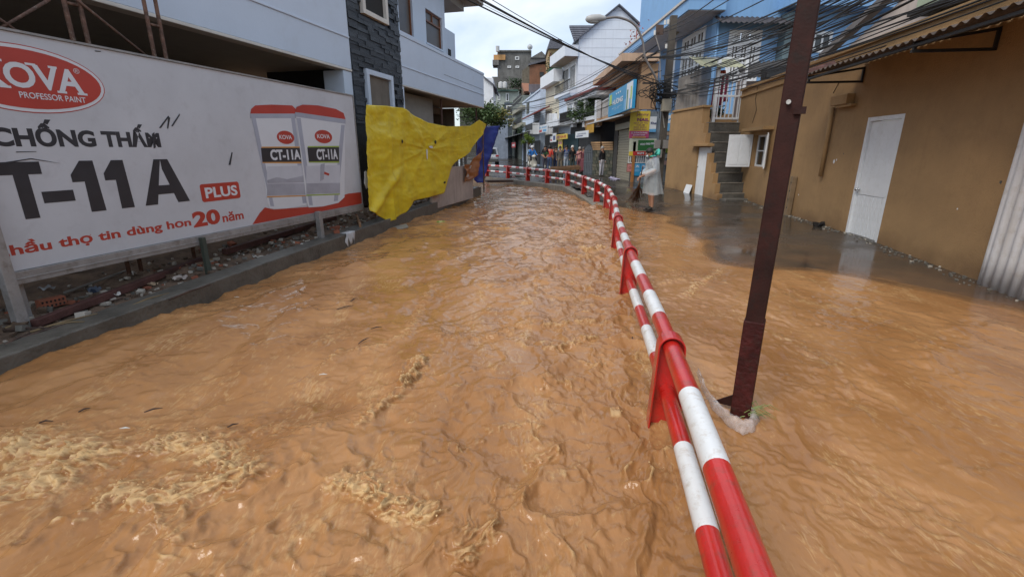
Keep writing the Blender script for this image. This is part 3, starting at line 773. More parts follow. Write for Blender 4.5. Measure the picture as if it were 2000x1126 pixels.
# waterproofing lines
u0, _ = BB.pix(-18, 275); u1, _ = BB.pix(314, 280); _, z0 = BB.pix(200, 287); _, z1 = BB.pix(200, 257.5)
cap = z1 - z0
text_on('lettering', 'CH\u1ed0NG TH\u1ea4M', BB, u0, u1, z0 - cap * .015, z0 + cap * 1.62, .001, M_bblk, pn, bold=.045)
_, z0 = BB.pix(327, 397); _, z1 = BB.pix(310, 311)
def ub(px): return BB.pix(px, 355)[0]
text_on('lettering', 'C', BB, ub(-128), ub(-22), z0, z1, .001, M_bblk, pn, bold=.07)
uT0, uT1 = BB.pix(-6, 330)[0], BB.pix(78, 325)[0]; hT = (z1 - z0)
mb = MB(); mb.prism([BB.w(u, z, .001) for u, z in ((uT0, z1), (uT1, z1), (uT1, z1 - hT * .22), (uT0 + (uT1 - uT0) * .66, z1 - hT * .22), (uT0 + (uT1 - uT0) * .66, z0), (uT0 + (uT1 - uT0) * .30, z0), (uT0 + (uT1 - uT0) * .30, z1 - hT * .22), (uT0, z1 - hT * .22))], BB.n * .0012); mb.build('lettering', M_bblk, pn)
ud0, ud1 = BB.pix(82, 380)[0], BB.pix(144, 377)[0]; mb = MB(); mb.pbox(BB, ud0, ud1, z0 + hT * .25, z0 + hT * .46, .001, .0022); mb.build('lettering', M_bblk, pn)
for a, b in ((140, 205), (205, 262)):
    ua, ubb = BB.pix(a, 350)[0] - .0, BB.pix(b, 398)[0]; wd = ubb - ua
    mb = MB(); mb.prism([BB.w(ua + wd * x, z0 + hT * y, .001) for x, y in ((.42, 0), (1, 0), (.92, 1), (.42, 1), (0, .74), (0, .60), (.44, .60))], BB.n * .0012); mb.build('lettering', M_bblk, pn)
ua, ub_ = BB.pix(283, 395)[0], BB.pix(371, 392)[0]; wd = ub_ - ua
mb = MB(); q = lambda x, y: BB.w(ua + wd * x, z0 + hT * y, .001)
mb.prism([q(0, 0), q(.26, 0), q(.43, .72), q(.5, 1), q(.36, 1)], BB.n * .0012)
mb.prism([q(1, 0), q(.72, 0), q(.50, .78), q(.5, 1), q(.66, 1)], BB.n * .0012)
mb.prism([q(.22, .22), q(.70, .22), q(.62, .42), q(.32, .42)], BB.n * .0013); mb.build('lettering', M_bblk, pn)
# PLUS badge
def rr(a, b, c, d, r): 
    P = []
    for cx, cz, s in ((b - r, d - r, 0), (a + r, d - r, 90), (a + r, c + r, 180), (b - r, c + r, 270)):
        for k in range(5): an = R(s + 22.5 * k); P.append((cx + r * math.cos(an), cz + r * math.sin(an)))
    return P
u0, u1 = BB.pix(392, 376)[0], BB.pix(468, 372)[0]; _, z0 = BB.pix(430, 391); _, z1 = BB.pix(430, 357)
pg = flatpoly('badge', rr(u0, u1, z0, z1, .03), M_bred, pn, .001)
text_on('lettering', 'PLUS', BB, u0 + (u1 - u0) * .1, u1 - (u1 - u0) * .07, z0 + (z1 - z0) * .19, z1 - (z1 - z0) * .2, .0028, M_bwht, pg, bold=.03)
# slogan
def line_text(body, pxa, pya, pxb, pyb, capx, capy0, capy1, lo, hi, bold):
    u0, _ = BB.pix(pxa, pya); u1, _ = BB.pix(pxb, pyb); _, z0 = BB.pix(capx, capy0); _, z1 = BB.pix(capx, capy1); c = z1 - z0
    text_on('lettering', body, BB, u0, u1, z0 - c * lo, z0 + c * hi, .001, M_bred, pn, bold=bold)
line_text('t', -2, 498, 18, 494, 36, 499, 476, 0, 1, .03)
line_text('h\u1ea7u th\u1ee3 tin d\u00f9ng h\u01a1n', 20, 490, 374, 440, 195, 470, 452, .32, 1.30, .03)
line_text('20', 378, 440, 431, 430, 405, 440.5, 410, 0, 1, .045)
line_text('n\u0103m', 435, 430, 476, 423, 455, 431, 418, 0, 1.45, .03)
# red swoosh and printed paint buckets
flatpoly('print_swoosh', pxp([(493,438),(507,416),(517,405),(535,409),(600,404),(680,378),(706,375),(706.5,397.5),(600,418)]), M_bred, pn, .001)
def bucket(pts_body, pts_lid, lab, ov, band, acc, n):
    b_ = flatpoly('bucket_print', pxp(pts_body), M_bwht, pn, n)
    flatpoly('lid_print', pxp(pts_lid), M_bred, b_, n + .0015)
    c = pxp(pts_body); 
    flatpoly('rim_print', pxp([pts_lid[0], pts_lid[-1]] + [(x, y + 9) for x, y in (pts_lid[-1], pts_lid[0])]), M_bshade, b_, n + .0012)
    flatpoly('lower_print', pxp([(band[0], band[1] - 34), (band[2], band[1] - 36), (band[2], band[3]), (band[0], band[3] + 3)]), mat('print_faint_grey', (.53, .55, .60, 1), .45, var=.08, bump=0), b_, n + .0013)
    lo_, hi_ = pts_body[0], pts_body[1]; bl_ = max(pts_body, key=lambda p: p[1] - p[0] * .3); br_ = max(pts_body, key=lambda p: p[1] + p[0] * .6)
    flatpoly('edge_shade_print', pxp([(lo_[0] + 1, lo_[1] + 8), (lo_[0] + 9, lo_[1] + 9), (bl_[0] + 8, bl_[1] - 4), (bl_[0] + 1, bl_[1] - 5)]), M_bshade, b_, n + .0011)
    flatpoly('edge_shade_print', pxp([(hi_[0] - 8, hi_[1] + 8), (hi_[0] - 1, hi_[1] + 8), (br_[0] - 1, br_[1] - 4), (br_[0] - 9, br_[1] - 3)]), M_bshade, b_, n + .0011)
    flatpoly('label_print', pxp([(lab[0] + 1, lab[1] - 2.5), (lab[2], lab[1] - 3), (lab[2] + .5, lab[3] + 3), (lab[0] + 3, lab[3] + 2.5)]), acc, b_, n + .0018)
    flatpoly('label_print', pxp([(lab[0], lab[1]), (lab[2], lab[1] - .5), (lab[2], lab[3]), (lab[0] + 3, lab[3] + .5)]), M_bblk, b_, n + .003)
    u0, u1 = BB.pix(lab[0] + 18, 302)[0], BB.pix(lab[2] - 3, 302)[0]; _, z0 = BB.pix(lab[0] + 30, lab[3] - 3); _, z1 = BB.pix(lab[0] + 30, lab[1] + 3)
    text_on('lettering', 'CT-11A', BB, u0, u1, z0, z1, .0055 + n, M_bwht, b_, bold=.04)
    cu, cz = BB.pix(*ov); ru = BB.pix(ov[0] + 16.5, ov[1])[0] - cu; rzv = (BB.pix(ov[0], ov[1] - 13)[1] - cz)
    e = flatpoly('oval_print', ell((cu, cz), ru, rzv, 24), M_bred, b_, n + .002)
    text_on('lettering', 'KOVA', BB, cu - ru * .74, cu + ru * .72, cz - rzv * .28, cz + rzv * .36, n + .004, M_bwht, e, bold=.02)
    flatpoly('band_print', pxp([(band[0], band[1]), (band[2], band[1] - 1), (band[2], band[3] - 2), (band[0], band[3])]), M_bgry, b_, n + .0022)
    flatpoly('band_print', pxp([(band[0], band[3] + 1), (band[2], band[3] - 1), (band[2], band[3] + 1), (band[0], band[3] + 3.5)]), acc, b_, n + .0022)
    return b_
b1 = bucket([(490,222),(576,222),(590,300),(600,400),(560,407),(527,407),(522,395),(508,300),(496,238)], [(488.5,222),(490,213),(498,206),(530,204.5),(570,206),(577,213),(578,222)], (509,289,589,316), (557.6,268.5), (521,359,598,382), M_bora, .0022)
flatpoly('smear_print', pxp([(521,352),(540,346),(560,350),(596,342),(597,356),(522,358)]), M_bgry, b1, .0052)
b2 = bucket([(577,222),(673.5,236),(673,245),(672,385),(660,396),(630,403),(602,405),(598,396),(586,300),(578,240)], [(575.5,219),(578,209),(590,204.5),(620,206),(655,213),(670,221),(674,233)], (599,288,661,315), (631,267), (597,358,663,379), M_blime, .0085)
flatpoly('roller_print', pxp([(625,321),(633,319),(631,350),(624,354)]), M_bgry, b2, .0125)
flatpoly('roller_handle_print', pxp([(632,335),(642,339),(641,343),(632,340)]), M_bred, b2, .0125)
# scuffs and black spray marks on the vinyl
for pts in ([(310,250),(328,226),(330,228),(314,250)], [(328,228),(326,250),(328,252),(332,230)], [(334,246),(350,222),(351,225),(337,247)], [(446,322),(452,297),(454,298),(450,322)], [(0,318),(60,309),(118,319),(60,311),(0,321)], [(30,296),(70,295.5),(71,296.5),(32,297.5)], [(184,99),(197,100),(196,101.5),(186,101)], [(296,262),(301,258),(304,288),(300,290)]):
    flatpoly('scuff', pxp(pts), M_bblk, pn, .003)

# ------------------------------------------------------------------ white house being built behind the billboard
WH = off(BB, -1.0)
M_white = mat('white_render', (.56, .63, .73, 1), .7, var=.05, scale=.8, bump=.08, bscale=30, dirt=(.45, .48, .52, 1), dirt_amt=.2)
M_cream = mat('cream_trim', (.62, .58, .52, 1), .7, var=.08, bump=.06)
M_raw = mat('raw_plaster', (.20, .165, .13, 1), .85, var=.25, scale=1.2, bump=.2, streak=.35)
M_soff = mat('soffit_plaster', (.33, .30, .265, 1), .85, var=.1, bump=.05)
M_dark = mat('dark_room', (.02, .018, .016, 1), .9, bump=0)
M_slate = [mat('slate_%d' % k, c, .38, var=.35, scale=7, bump=.5, bscale=30) for k, c in enumerate([(.018, .021, .027, 1), (.030, .035, .043, 1), (.011, .013, .017, 1), (.045, .052, .062, 1)])]
def U(px, py, n=0): return WH.pix(px, py, n)[0]
def Zz(px, py, n=0): return WH.pix(px, py, n)[1]
uS0, uS1, uE = U(684, 100), U(781, 100), U(945, 180)
hb = thing('white_house', 'unfinished white two storey house with a black slate tower behind the billboard', 'house', WH.w((uS0 + uE) / 2, .3, -3))
zs, zp = 3.30, 4.55                                      # underside and top of the balcony front
def ph(name, m, *boxes, bevel=.008, parent=hb):
    mb = MB()
    for b in boxes: mb.pbox(WH, *b)
    return mb.build(name, m, parent, bevel=bevel)
u0w = -9.0
fr = ph('balcony_front', M_white, (u0w, uS0 - .003, zs, zp + 1.6, -.16, 0))
ph('drip_edge', M_cream, (u0w, uS0 - .006, zs - .05, zs - .004, -.2, .012), parent=fr)
ph('ledge', M_white, (u0w, uS0 - .01, zs + .60, zs + .64, .003, .02), parent=fr)
fr2 = ph('balcony_front', M_white, (uS1 + .003, uE, zs - .02, zp - .09, -.16, 0))
ph('coping', M_white, (uS1 + .004, uE + .02, zp - .09, zp, -.18, .02), parent=fr2)
ph('ledge', M_white, (uS1 + .01, uE - .005, zs + .42, zs + .455, .003, .018), parent=fr2)
ph('drip_edge', M_cream, (uS1 + .006, uE, zs - .055, zs - .024, -.14, .012), parent=fr2)
ph('balcony_end', M_white, (uE - .16, uE, zs - .02, zp - .09, -5, -.163))
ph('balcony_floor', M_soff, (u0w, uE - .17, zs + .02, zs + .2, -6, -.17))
# crack line on the balcony front
ph('groove', mat('groove', (.25, .27, .3, 1), .8, bump=0), (U(868, 168), U(943, 181), zs + .62, zs + .635, .001, .006), parent=fr2)
# tower clad in split slate, each stone a piece
zt0, zt1 = .35, 9.0
tw = ph('tower_core', M_slate[2], (uS0, uS1, zt0, zt1, -2.2, -.02))
wins = [(U(720, 150), U(766, 150), Zz(720, 145), 1.6), (U(708, 10), U(752, 20), Zz(728, 25), 7.4)]
WL = []
for (px0, px1, pyt, pyb, q) in ((714, 765, 135, 213, 0), (704, 754, -70, 38, 1)):
    a, b = U(px0, (pyt + pyb) / 2 if q == 0 else 10), U(px1, (pyt + pyb) / 2 if q == 0 else 30)
    ztop, zbot = (Zz(738, 142), 1.7) if q == 0 else (7.2, Zz(730, 38))
    WL.append((a, b, zbot, ztop))
rs = random.Random(3); meshes = {}
mb_ = []
row = 0; z = 2.2; count = 0
stones = []
while z < 6.6:
    hgt = rs.choice([.055, .07, .085, .1]); u = uS0 + .002
    while u < uS1 - .03:
        wd = min(rs.uniform(.22, .48), uS1 - .002 - u)
        inwin = any(u + wd > a and u < b and z + hgt > c and z < d for a, b, c, d in WL)
        if not inwin: stones.append((u, wd, z, hgt, rs.uniform(.004, .035)))
        u += wd + .003
    z += hgt + .003
rs.shuffle(stones)
base = []
for k in range(4):
    s_ = MB(); s_.box(-.5, .5, -.5, .5, 0, 1)
    o = s_.build('stone', M_slate[k], hb, bevel=0); base.append(o)
rest = MB()
ang = math.atan2(WH.d.y, WH.d.x)
for i, (u, wd, z, hgt, dp) in enumerate(stones):
    if i < 300:
        k = rs.choice([0, 0, 1, 1, 2, 3]); o = base[k] if i < 4 and False else base[k].copy()
        COL.objects.link(o); o.parent = hb
        c = WH.w(u + wd / 2, z, (dp - .06) / 2)
        o.location = c - ORG[hb]; o.rotation_euler = (rs.uniform(-.03, .03), rs.uniform(-.012, .012), ang + rs.uniform(-.012, .012)); o.scale = (wd - .004, dp + .06, hgt)
    else:
        rest.m = rs.choice([0, 1, 2]); rest.pbox(WH, u, u + wd - .004, z, z + hgt, -.06, dp)
for o in base: bpy.data.objects.remove(o)
if rest.v: tag(rest.build('stones', M_slate[:3], hb), kind='stuff')
for a, b, c, d in WL:
    wf = ph('window_surround', M_white if c < 3 else M_cream, (a, a + .11, c, d, -.1, .07), (b - .11, b, c, d, -.1, .07), (a + .111, b - .111, d - .11, d, -.1, .07), (a + .111, b - .111, c, c + .1, -.1, .07))
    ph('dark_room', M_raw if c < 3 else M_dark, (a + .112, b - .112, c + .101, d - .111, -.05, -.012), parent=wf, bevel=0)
# pillars flanking the tower, ground floor recess
ph('pillar', M_white, (uS0 - .32, uS0 - .003, .2, zs - .055, -.5, -.01))
ph('pillar', M_white, (uS1 + .003, uS1 + .12, .2, zs - .06, -.4, -.005))
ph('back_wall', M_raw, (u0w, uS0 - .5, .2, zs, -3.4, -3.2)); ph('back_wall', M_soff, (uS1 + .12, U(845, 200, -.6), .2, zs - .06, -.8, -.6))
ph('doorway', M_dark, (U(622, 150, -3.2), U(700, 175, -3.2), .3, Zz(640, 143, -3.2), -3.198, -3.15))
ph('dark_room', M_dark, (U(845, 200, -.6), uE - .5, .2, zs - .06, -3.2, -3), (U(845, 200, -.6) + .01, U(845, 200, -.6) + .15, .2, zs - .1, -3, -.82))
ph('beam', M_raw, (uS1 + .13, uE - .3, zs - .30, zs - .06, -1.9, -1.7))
for pxx in (862, 930):
    a = U(pxx, 215, -.3); q = WH.w(a, 0, -.3); mb = MB(); mb.tube([q + Vector((0, 0, .3)), q + Vector((0, 0, zs - .06))], .035, 8); mb.build('prop', mat('prop_steel', (.10, .045, .03, 1), .7, var=.4), hb)
ph('side_wall', M_raw, (uE - .35, uE - .2, .2, zs - .06, -4, -1.2))
# upper storey right of the tower: set-back wall, two brown framed windows, deep eaves
n2 = -.75; uW1 = U(870, 80, n2)
zf = zp - .25
ww = [(U(779, 30, n2), U(807, 45, n2), Zz(806, 72, n2), 7.0), (U(832, 50, n2), U(864, 70, n2), Zz(848, 90, n2), Zz(848, 27, n2))]
ub0 = uS1 + .004
segs = [(ub0, ww[0][0]), (ww[0][1], ww[1][0]), (ww[1][1], uW1)]
bx = [(a, b, zf, 6.95, n2 - .2, n2) for a, b in segs] + [(a + .001, b - .001, zf, c, n2 - .2, n2 - .002) for a, b, c, d in ww] + [(ww[1][0] + .001, ww[1][1] - .001, ww[1][3], 6.95, n2 - .2, n2 - .002)]
ph('upper_wall', M_white, *bx, bevel=0)
ph('return_wall', M_white, (uW1 - .2, uW1, zf, 6.95, n2 - 2.5, n2 - .202), (uW1 + .001, U(889, 90, n2 - 1.4), zf, 6.6, n2 - 1.7, n2 - 1.4))
ph('vent', M_dark, (U(875, 103, n2 - 1.4), U(880, 105, n2 - 1.4), Zz(878, 112, n2 - 1.4), Zz(878, 97, n2 - 1.4), n2 - 1.398, n2 - 1.37))
M_brown = mat('varnished_wood', (.20, .075, .03, 1), .45, var=.3, scale=4, bump=.1)
for a, b, c, d in ww:
    e = .05; fw = ph('window', M_brown, (a, a + e, c, d, n2 - .14, n2 - .06), (b - e, b, c, d, n2 - .14, n2 - .06), (a + e, b - e, c, c + e, n2 - .14, n2 - .062), (a + e, b - e, d - e, d, n2 - .14, n2 - .062), (a + e, b - e, c + (d - c) * .66, c + (d - c) * .66 + e, n2 - .13, n2 - .05), ((a + b) / 2 - .02, (a + b) / 2 + .02, c + (d - c) * .66 + e + .001, d - e, n2 - .13, n2 - .055), bevel=.003)
    ph('pane', mat('dull_glass', (.12, .10, .085, 1), .35, bump=0), (a + .02, b - .02, c + .02, d - .02, n2 - .11, n2 - .10), parent=fw, bevel=0)
    ph('sill', M_white, (a - .04, b + .04, c - .06, c - .003, n2 - .15, n2 + .03), parent=fw)
uC = U(940, 38, -.2)
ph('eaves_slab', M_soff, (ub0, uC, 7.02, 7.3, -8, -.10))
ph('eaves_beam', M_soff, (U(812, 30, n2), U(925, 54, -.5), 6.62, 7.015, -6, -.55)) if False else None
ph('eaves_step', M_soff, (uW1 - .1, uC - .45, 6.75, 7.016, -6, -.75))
ph('roof_edge', M_white, (ub0, uC + .04, 7.305, 7.7, -8, -.06))

# ------------------------------------------------------------------ scaffold frames behind the billboard
M_scaf = mat('scaffold_rust', (.13, .062, .038, 1), .75, var=.6, scale=9, bump=.5, bscale=30, dirt=(.30, .25, .2, 1), dirt_amt=.5)
SC = off(BB, -.45)
def scaf(pa, pb_, lab, hook):
    a, b = SC.pix(*pa)[0], SC.pix(*pb_)[0]
    t = thing('scaffold', lab, 'scaffold', SC.w((a + b) / 2, .3), 'scaffold frames behind the billboard')
    for u in (a, b):
        mb = MB(); mb.tube([SC.w(u, .25), SC.w(u, 5.2)], .022, 10); mb.build('upright', M_scaf, t, smooth=True)
    for z in (2.55, 3.02, 3.5, 4.0):
        mb = MB(); mb.tube([SC.w(a, z), SC.w(b, z)], .016, 8); mb.build('rung', M_scaf, t, smooth=True)
    return a, b
s1 = scaf((141, 70), (172, 80), 'rusty ladder-like scaffold frame rising above the KOVA emblem', 0)
s2 = scaf((296, 80), (322, 100), 'rusty ladder-like scaffold frame nearer the slate tower above the billboard', 1)
s0 = (SC.pix(-180, 50)[0],) * 2
def brace(u0, z0, u1, z1, lab):
    mb = MB(); mb.tube([SC.w(u0, z0, .03), SC.w(u1, z1, .03)], .014, 8)
    tag(mb.build('scaffold_brace', M_scaf, smooth=True), lab, 'scaffold brace', 'diagonal scaffold braces')
brace(SC.pix(145, 0)[0], SC.pix(145, 0)[1], SC.pix(285, 112)[0], SC.pix(285, 112)[1], 'thin diagonal brace running down between the two scaffold frames')
brace(SC.pix(-20, 66)[0], SC.pix(-20, 66)[1], SC.pix(92, 0)[0], SC.pix(92, 0)[1], 'pale diagonal brace rising at the top left corner')
brace(SC.pix(-20, 28)[0], SC.pix(-20, 28)[1], SC.pix(35, 66)[0], SC.pix(35, 66)[1], 'short dark brace end above the KOVA emblem')

# ------------------------------------------------------------------ tarpaulins on the fence line
def cloth(name, topc, botc, pl, nfun, m, nu=60, nv=34, solid=.004):
    def cv(pts, t):
        f = t * (len(pts) - 1); i = min(int(f), len(pts) - 2); a, b = pts[i], pts[i + 1]; k = f - i
        return a[0] + (b[0] - a[0]) * k, a[1] + (b[1] - a[1]) * k
    P = []
    for i in range(nv + 1):
        row = []
        for j in range(nu + 1):
            a, b = cv(topc, j / nu), cv(botc, j / nu); k = i / nv
            x, y = a[0] + (b[0] - a[0]) * k, a[1] + (b[1] - a[1]) * k
            u, z = pl.pix(x, y); row.append(pl.w(u, z, nfun(x, y, j / nu, k)))
        P.append(row)
    mb = MB(); mb.grid(P)
    return mb.build(name, m, smooth=True, solid=solid)
def f1(a, b): return float(fbm(np.array([a]), np.array([b]), 3, .5, 2)[0])
def yel_n(x, y, s, t):
    dx, dy = x - 828, y - 291; r = math.hypot(dx, dy) + 1; an = math.atan2(dy, dx)
    pucker = .024 * (1 - 2 * abs(math.sin(an * 4.5 + .8 * f1(an * 2, 1))) ** .6) * math.exp(-r / 55) * min(1, r / 12) - .07 * math.exp(-r / 10)
    sag = .03 * f1(x * .012, y * .02) + .011 * (1 - abs(f1(x * .035 + y * .02, y * .045 - x * .02))) ** 3 + .003 * (1 - abs(f1(x * .11 - y * .05, y * .10))) ** 3
    fold = .07 * math.exp(-(((x - 735) + (y - 380) * .75) / 9) ** 2) * (1 if y > 350 else max(0, (y - 320) / 30))
    fold2 = .05 * math.exp(-(((x - 783) - (y - 215) * .42) / 8) ** 2) * max(0, 1 - (y - 212) / 80)
    vert = .035 * math.sin(x * .085 + 2.2 * f1(x * .01, y * .006)) * t * (1 - .5 * s) + .02 * math.sin(x * .19 + y * .02) * t
    return .10 + vert + pucker + sag + fold + fold2 + .10 * t * (s < .25)
M_yel = mat('yellow_tarp', (.66, .49, .012, 1), .5, var=.16, scale=3, bump=.22, bscale=16, dirt=(.46, .31, .03, 1), dirt_amt=.35)
yt = cloth('tarpaulin', [(704,205),(722,206),(745,207),(778,211),(800,225),(830,240),(865,247),(912,246),(929,234),(944,243)], [(700,410),(712,417),(748,431),(783,414),(800,392),(858,377),(877,326),(890,312),(912,296),(938,262)], BB, yel_n, M_yel, 150, 90)
for px, py, rx, rz4, mm in ((774, 276, 1.6, 4, M_dark), (841, 277, 1.8, 4, M_dark), (827, 300, 1.6, 12, M_bwht), (833, 287, 4, 2.5, M_bwht), (860, 356, 2.2, 2.5, M_dark), (706, 352, 5, 16, M_bwht)):
    u, z = BB.pix(px, py); kx = BB.pix(px + rx, py)[0] - u; kz = z - BB.pix(px, py + rz4)[1]; nn = yel_n(px, py, .5, .5) + .012
    mb = MB(); mb.prism([BB.w(u + kx * math.cos(a) * random.uniform(.7, 1.2), z + kz * math.sin(a) * random.uniform(.7, 1.2), nn) for a in [6.283 * k / 9 for k in range(9)]], BB.n * .004); mb.build('tear', mm, yt)
tag(yt, 'large creased yellow tarpaulin hung beside the billboard', 'tarpaulin')
M_blu = mat('blue_tarp', (.012, .022, .20, 1), .45, var=.2, scale=4, bump=.2, bscale=20)
bt = cloth('tarpaulin', [(946,247),(962,247),(985,245.5)], [(936,345),(948,357),(953,357)], BB, lambda x, y, s, t: -.25 + .08 * math.sin(s * 7 + t * 2) + .05 * f1(x * .1, y * .06), M_blu, 24, 30)
tag(bt, 'dark blue tarpaulin hanging at the end of the bank', 'tarpaulin')
M_ora = mat('orange_tarp', (.30, .10, .022, 1), .55, var=.25, scale=4, bump=.3, bscale=20, dirt=(.12, .05, .02, 1), dirt_amt=.5)
ot = cloth('tarpaulin', [(905,321),(918,320),(930,304),(942,288)], [(906,356),(916,352),(932,340),(938,322)], BB, lambda x, y, s, t: .02 + .06 * math.sin(s * 9 + t * 3) + .04 * f1(x * .1, y * .1), M_ora, 24, 18)
tag(ot, 'small orange brown tarpaulin below the yellow one', 'tarpaulin')
# fence behind the tarpaulins: low rendered wall, poles
mb = MB(); a, b = BB.pix(845, 340)[0], BB.pix(926, 350)[0]; mb.pbox(BB, a, b, .1, BB.pix(885, 326)[1], -.12, -.04)
tag(mb.build('garden_wall', mat('pinkish_render', (.42, .34, .29, 1), .8, var=.2, scale=2, bump=.2, streak=.35), bevel=.01), 'low pinkish rendered wall showing below the yellow tarpaulin', 'wall')
for px, top_, lab in ((944, 236, 'slim steel pole holding the corner of the yellow tarpaulin'),):
    u, z = BB.pix(px, top_); mb = MB(); mb.tube([BB.w(u, .2, -.02), BB.w(u, z, -.02)], .022, 8); tag(mb.build('pole', M_scaf), lab, 'pole')
mb = MB()
for k in range(7): a = BB.pix(868 + k * 8, 318)[0]; mb.pbox(BB, a, a + .16, .9, BB.pix(868 + k * 8, 296)[1] - .03 * (k % 2), -.16, -.13)
tag(mb.build('sheet_fence', mat('grey_sheet', (.13, .12, .105, 1), .7, streak=.5), None), 'weathered grey sheet metal fence behind the low pinkish wall', 'fence')
# ------------------------------------------------------------------ building helpers
def wall_faces(mb, pl, u0, u1, z0, z1, n0, n1, holes=()):
    """slab with rectangular openings: front n1, back n0, reveals, no inner seams"""
    us = sorted({u0, u1} | {x for h in holes for x in h[:2] if u0 < x < u1}); zs_ = sorted({z0, z1} | {x for h in holes for x in h[2:4] if z0 < x < z1})
    solid = lambda i, j: 0 <= i < len(us) - 1 and 0 <= j < len(zs_) - 1 and not any(h[0] - 1e-6 <= us[i] and us[i + 1] <= h[1] + 1e-6 and h[2] - 1e-6 <= zs_[j] and zs_[j + 1] <= h[3] + 1e-6 for h in holes)
    for i in range(len(us) - 1):
        for j in range(len(zs_) - 1):
            if not solid(i, j): continue
            a, b, c, d = us[i], us[i + 1], zs_[j], zs_[j + 1]
            Q = lambda u, z, n: pl.w(u, z, n)
            mb.add([Q(a, c, n1), Q(b, c, n1), Q(b, d, n1), Q(a, d, n1)], [(0, 1, 2, 3)]); mb.add([Q(a, c, n0), Q(b, c, n0), Q(b, d, n0), Q(a, d, n0)], [(3, 2, 1, 0)])
            if not solid(i - 1, j): mb.add([Q(a, c, n0), Q(a, c, n1), Q(a, d, n1), Q(a, d, n0)], [(0, 1, 2, 3)])
            if not solid(i + 1, j): mb.add([Q(b, c, n0), Q(b, c, n1), Q(b, d, n1), Q(b, d, n0)], [(3, 2, 1, 0)])
            if not solid(i, j - 1): mb.add([Q(a, c, n0), Q(b, c, n0), Q(b, c, n1), Q(a, c, n1)], [(0, 1, 2, 3)])
            if not solid(i, j + 1): mb.add([Q(a, d, n0), Q(b, d, n0), Q(b, d, n1), Q(a, d, n1)], [(3, 2, 1, 0)])
    return mb
def prt(name, m, pl, *boxes, parent=None, bevel=.006):
    mb = MB()
    for b in boxes: mb.pbox(pl, *b)
    return mb.build(name, m, parent, bevel=bevel)
M_wpaint = mat('white_gloss_paint', (.72, .74, .76, 1), .4, var=.06, scale=4, bump=.05, dirt=(.45, .42, .36, 1), dirt_amt=.25, streak=.12)
M_tan = mat('tan_stucco', (.35, .215, .098, 1), .85, var=.16, scale=1.1, bump=.55, bscale=70, streak=.10, dirt=(.16, .095, .045, 1), dirt_amt=.22)
def damp(m, z0, z1, col, amt):
    # ragged damp line that the flood water left along the foot of the wall
    N, L = m.node_tree.nodes, m.node_tree.links; b = N['Principled BSDF']; src = b.inputs['Base Color'].links[0].from_socket
    t = N.new('ShaderNodeTexCoord'); sp = N.new('ShaderNodeSeparateXYZ'); L.new(t.outputs['Object'], sp.inputs['Vector'])
    n = N.new('ShaderNodeTexNoise'); n.inputs['Scale'].default_value = 1.7; n.inputs['Detail'].default_value = 8; L.new(t.outputs['Object'], n.inputs['Vector'])
    a = N.new('ShaderNodeMath'); a.operation = 'MULTIPLY_ADD'; a.inputs[1].default_value = -.9; L.new(n.outputs['Fac'], a.inputs[0]); L.new(sp.outputs['Z'], a.inputs[2])
    r = N.new('ShaderNodeMapRange'); r.inputs['From Min'].default_value = z0; r.inputs['From Max'].default_value = z1; r.inputs['To Min'].default_value = amt; r.inputs['To Max'].default_value = 0; L.new(a.outputs[0], r.inputs['Value'])
    x = N.new('ShaderNodeMix'); x.data_type = 'RGBA'; x.inputs['B'].default_value = col; L.new(r.outputs['Result'], x.inputs['Factor']); L.new(src, x.inputs['A']); L.new(x.outputs['Result'], b.inputs['Base Color'])
damp(M_tan, -.05, .28, (.17, .095, .042, 1), .75)
M_tan2 = mat('tan_trim', (.35, .215, .095, 1), .85, var=.15, scale=2, bump=.4, bscale=60, streak=.2)
M_grime = mat('grey_step', (.105, .098, .086, 1), .7, var=.35, scale=3, bump=.6, bscale=30, dirt=(.02, .02, .018, 1), dirt_amt=.6)
def window(parent, pl, u0, u1, z0, z1, n, m=None, cols=2, rows=2, e=.06, name='window', sill=True, glass=None, dep=.05):
    m = m or M_wpaint
    bx = [(u0, u0 + e, z0, z1, n, n + dep), (u1 - e, u1, z0, z1, n, n + dep), (u0 + e, u1 - e, z0, z0 + e, n, n + dep - .002), (u0 + e, u1 - e, z1 - e, z1, n, n + dep - .002)]
    for k in range(1, cols): c = u0 + (u1 - u0) * k / cols; bx.append((c - e * .35, c + e * .35, z0 + e, z1 - e, n + .002, n + dep - .006))
    for k in range(1, rows): c = z0 + (z1 - z0) * k / rows; bx.append((u0 + e, u1 - e, c - e * .3, c + e * .3, n + .004, n + dep - .009))
    f = prt(name, m, pl, *bx, parent=parent, bevel=0)
    prt('pane', glass or glass_mat(), pl, (u0 + e * .5, u1 - e * .5, z0 + e * .5, z1 - e * .5, n + .008, n + .016), parent=f, bevel=0)
    if sill: prt('sill', m, pl, (u0 - .05, u1 + .05, z0 - .06, z0 - .003, n - .02, n + .1), parent=f, bevel=0)
    return f
def corrugated(pl, u0, u1, f, m, parent, name, pitch=.09, amp=.012, nv=6, solid=.002, off_=0):
    """sheet whose waves run across u; f(u, v, wave) gives the point"""
    n = max(8, int((u1 - u0) / pitch * 6)); mb = MB(); P = []
    for i in range(n + 1):
        u = u0 + (u1 - u0) * i / n; wv = amp * math.sin(2 * math.pi * u / pitch + off_)
        P.append([f(u, v / nv, wv) for v in range(nv + 1)])
    mb.grid(P); return mb.build(name, m, parent, smooth=True, solid=solid)

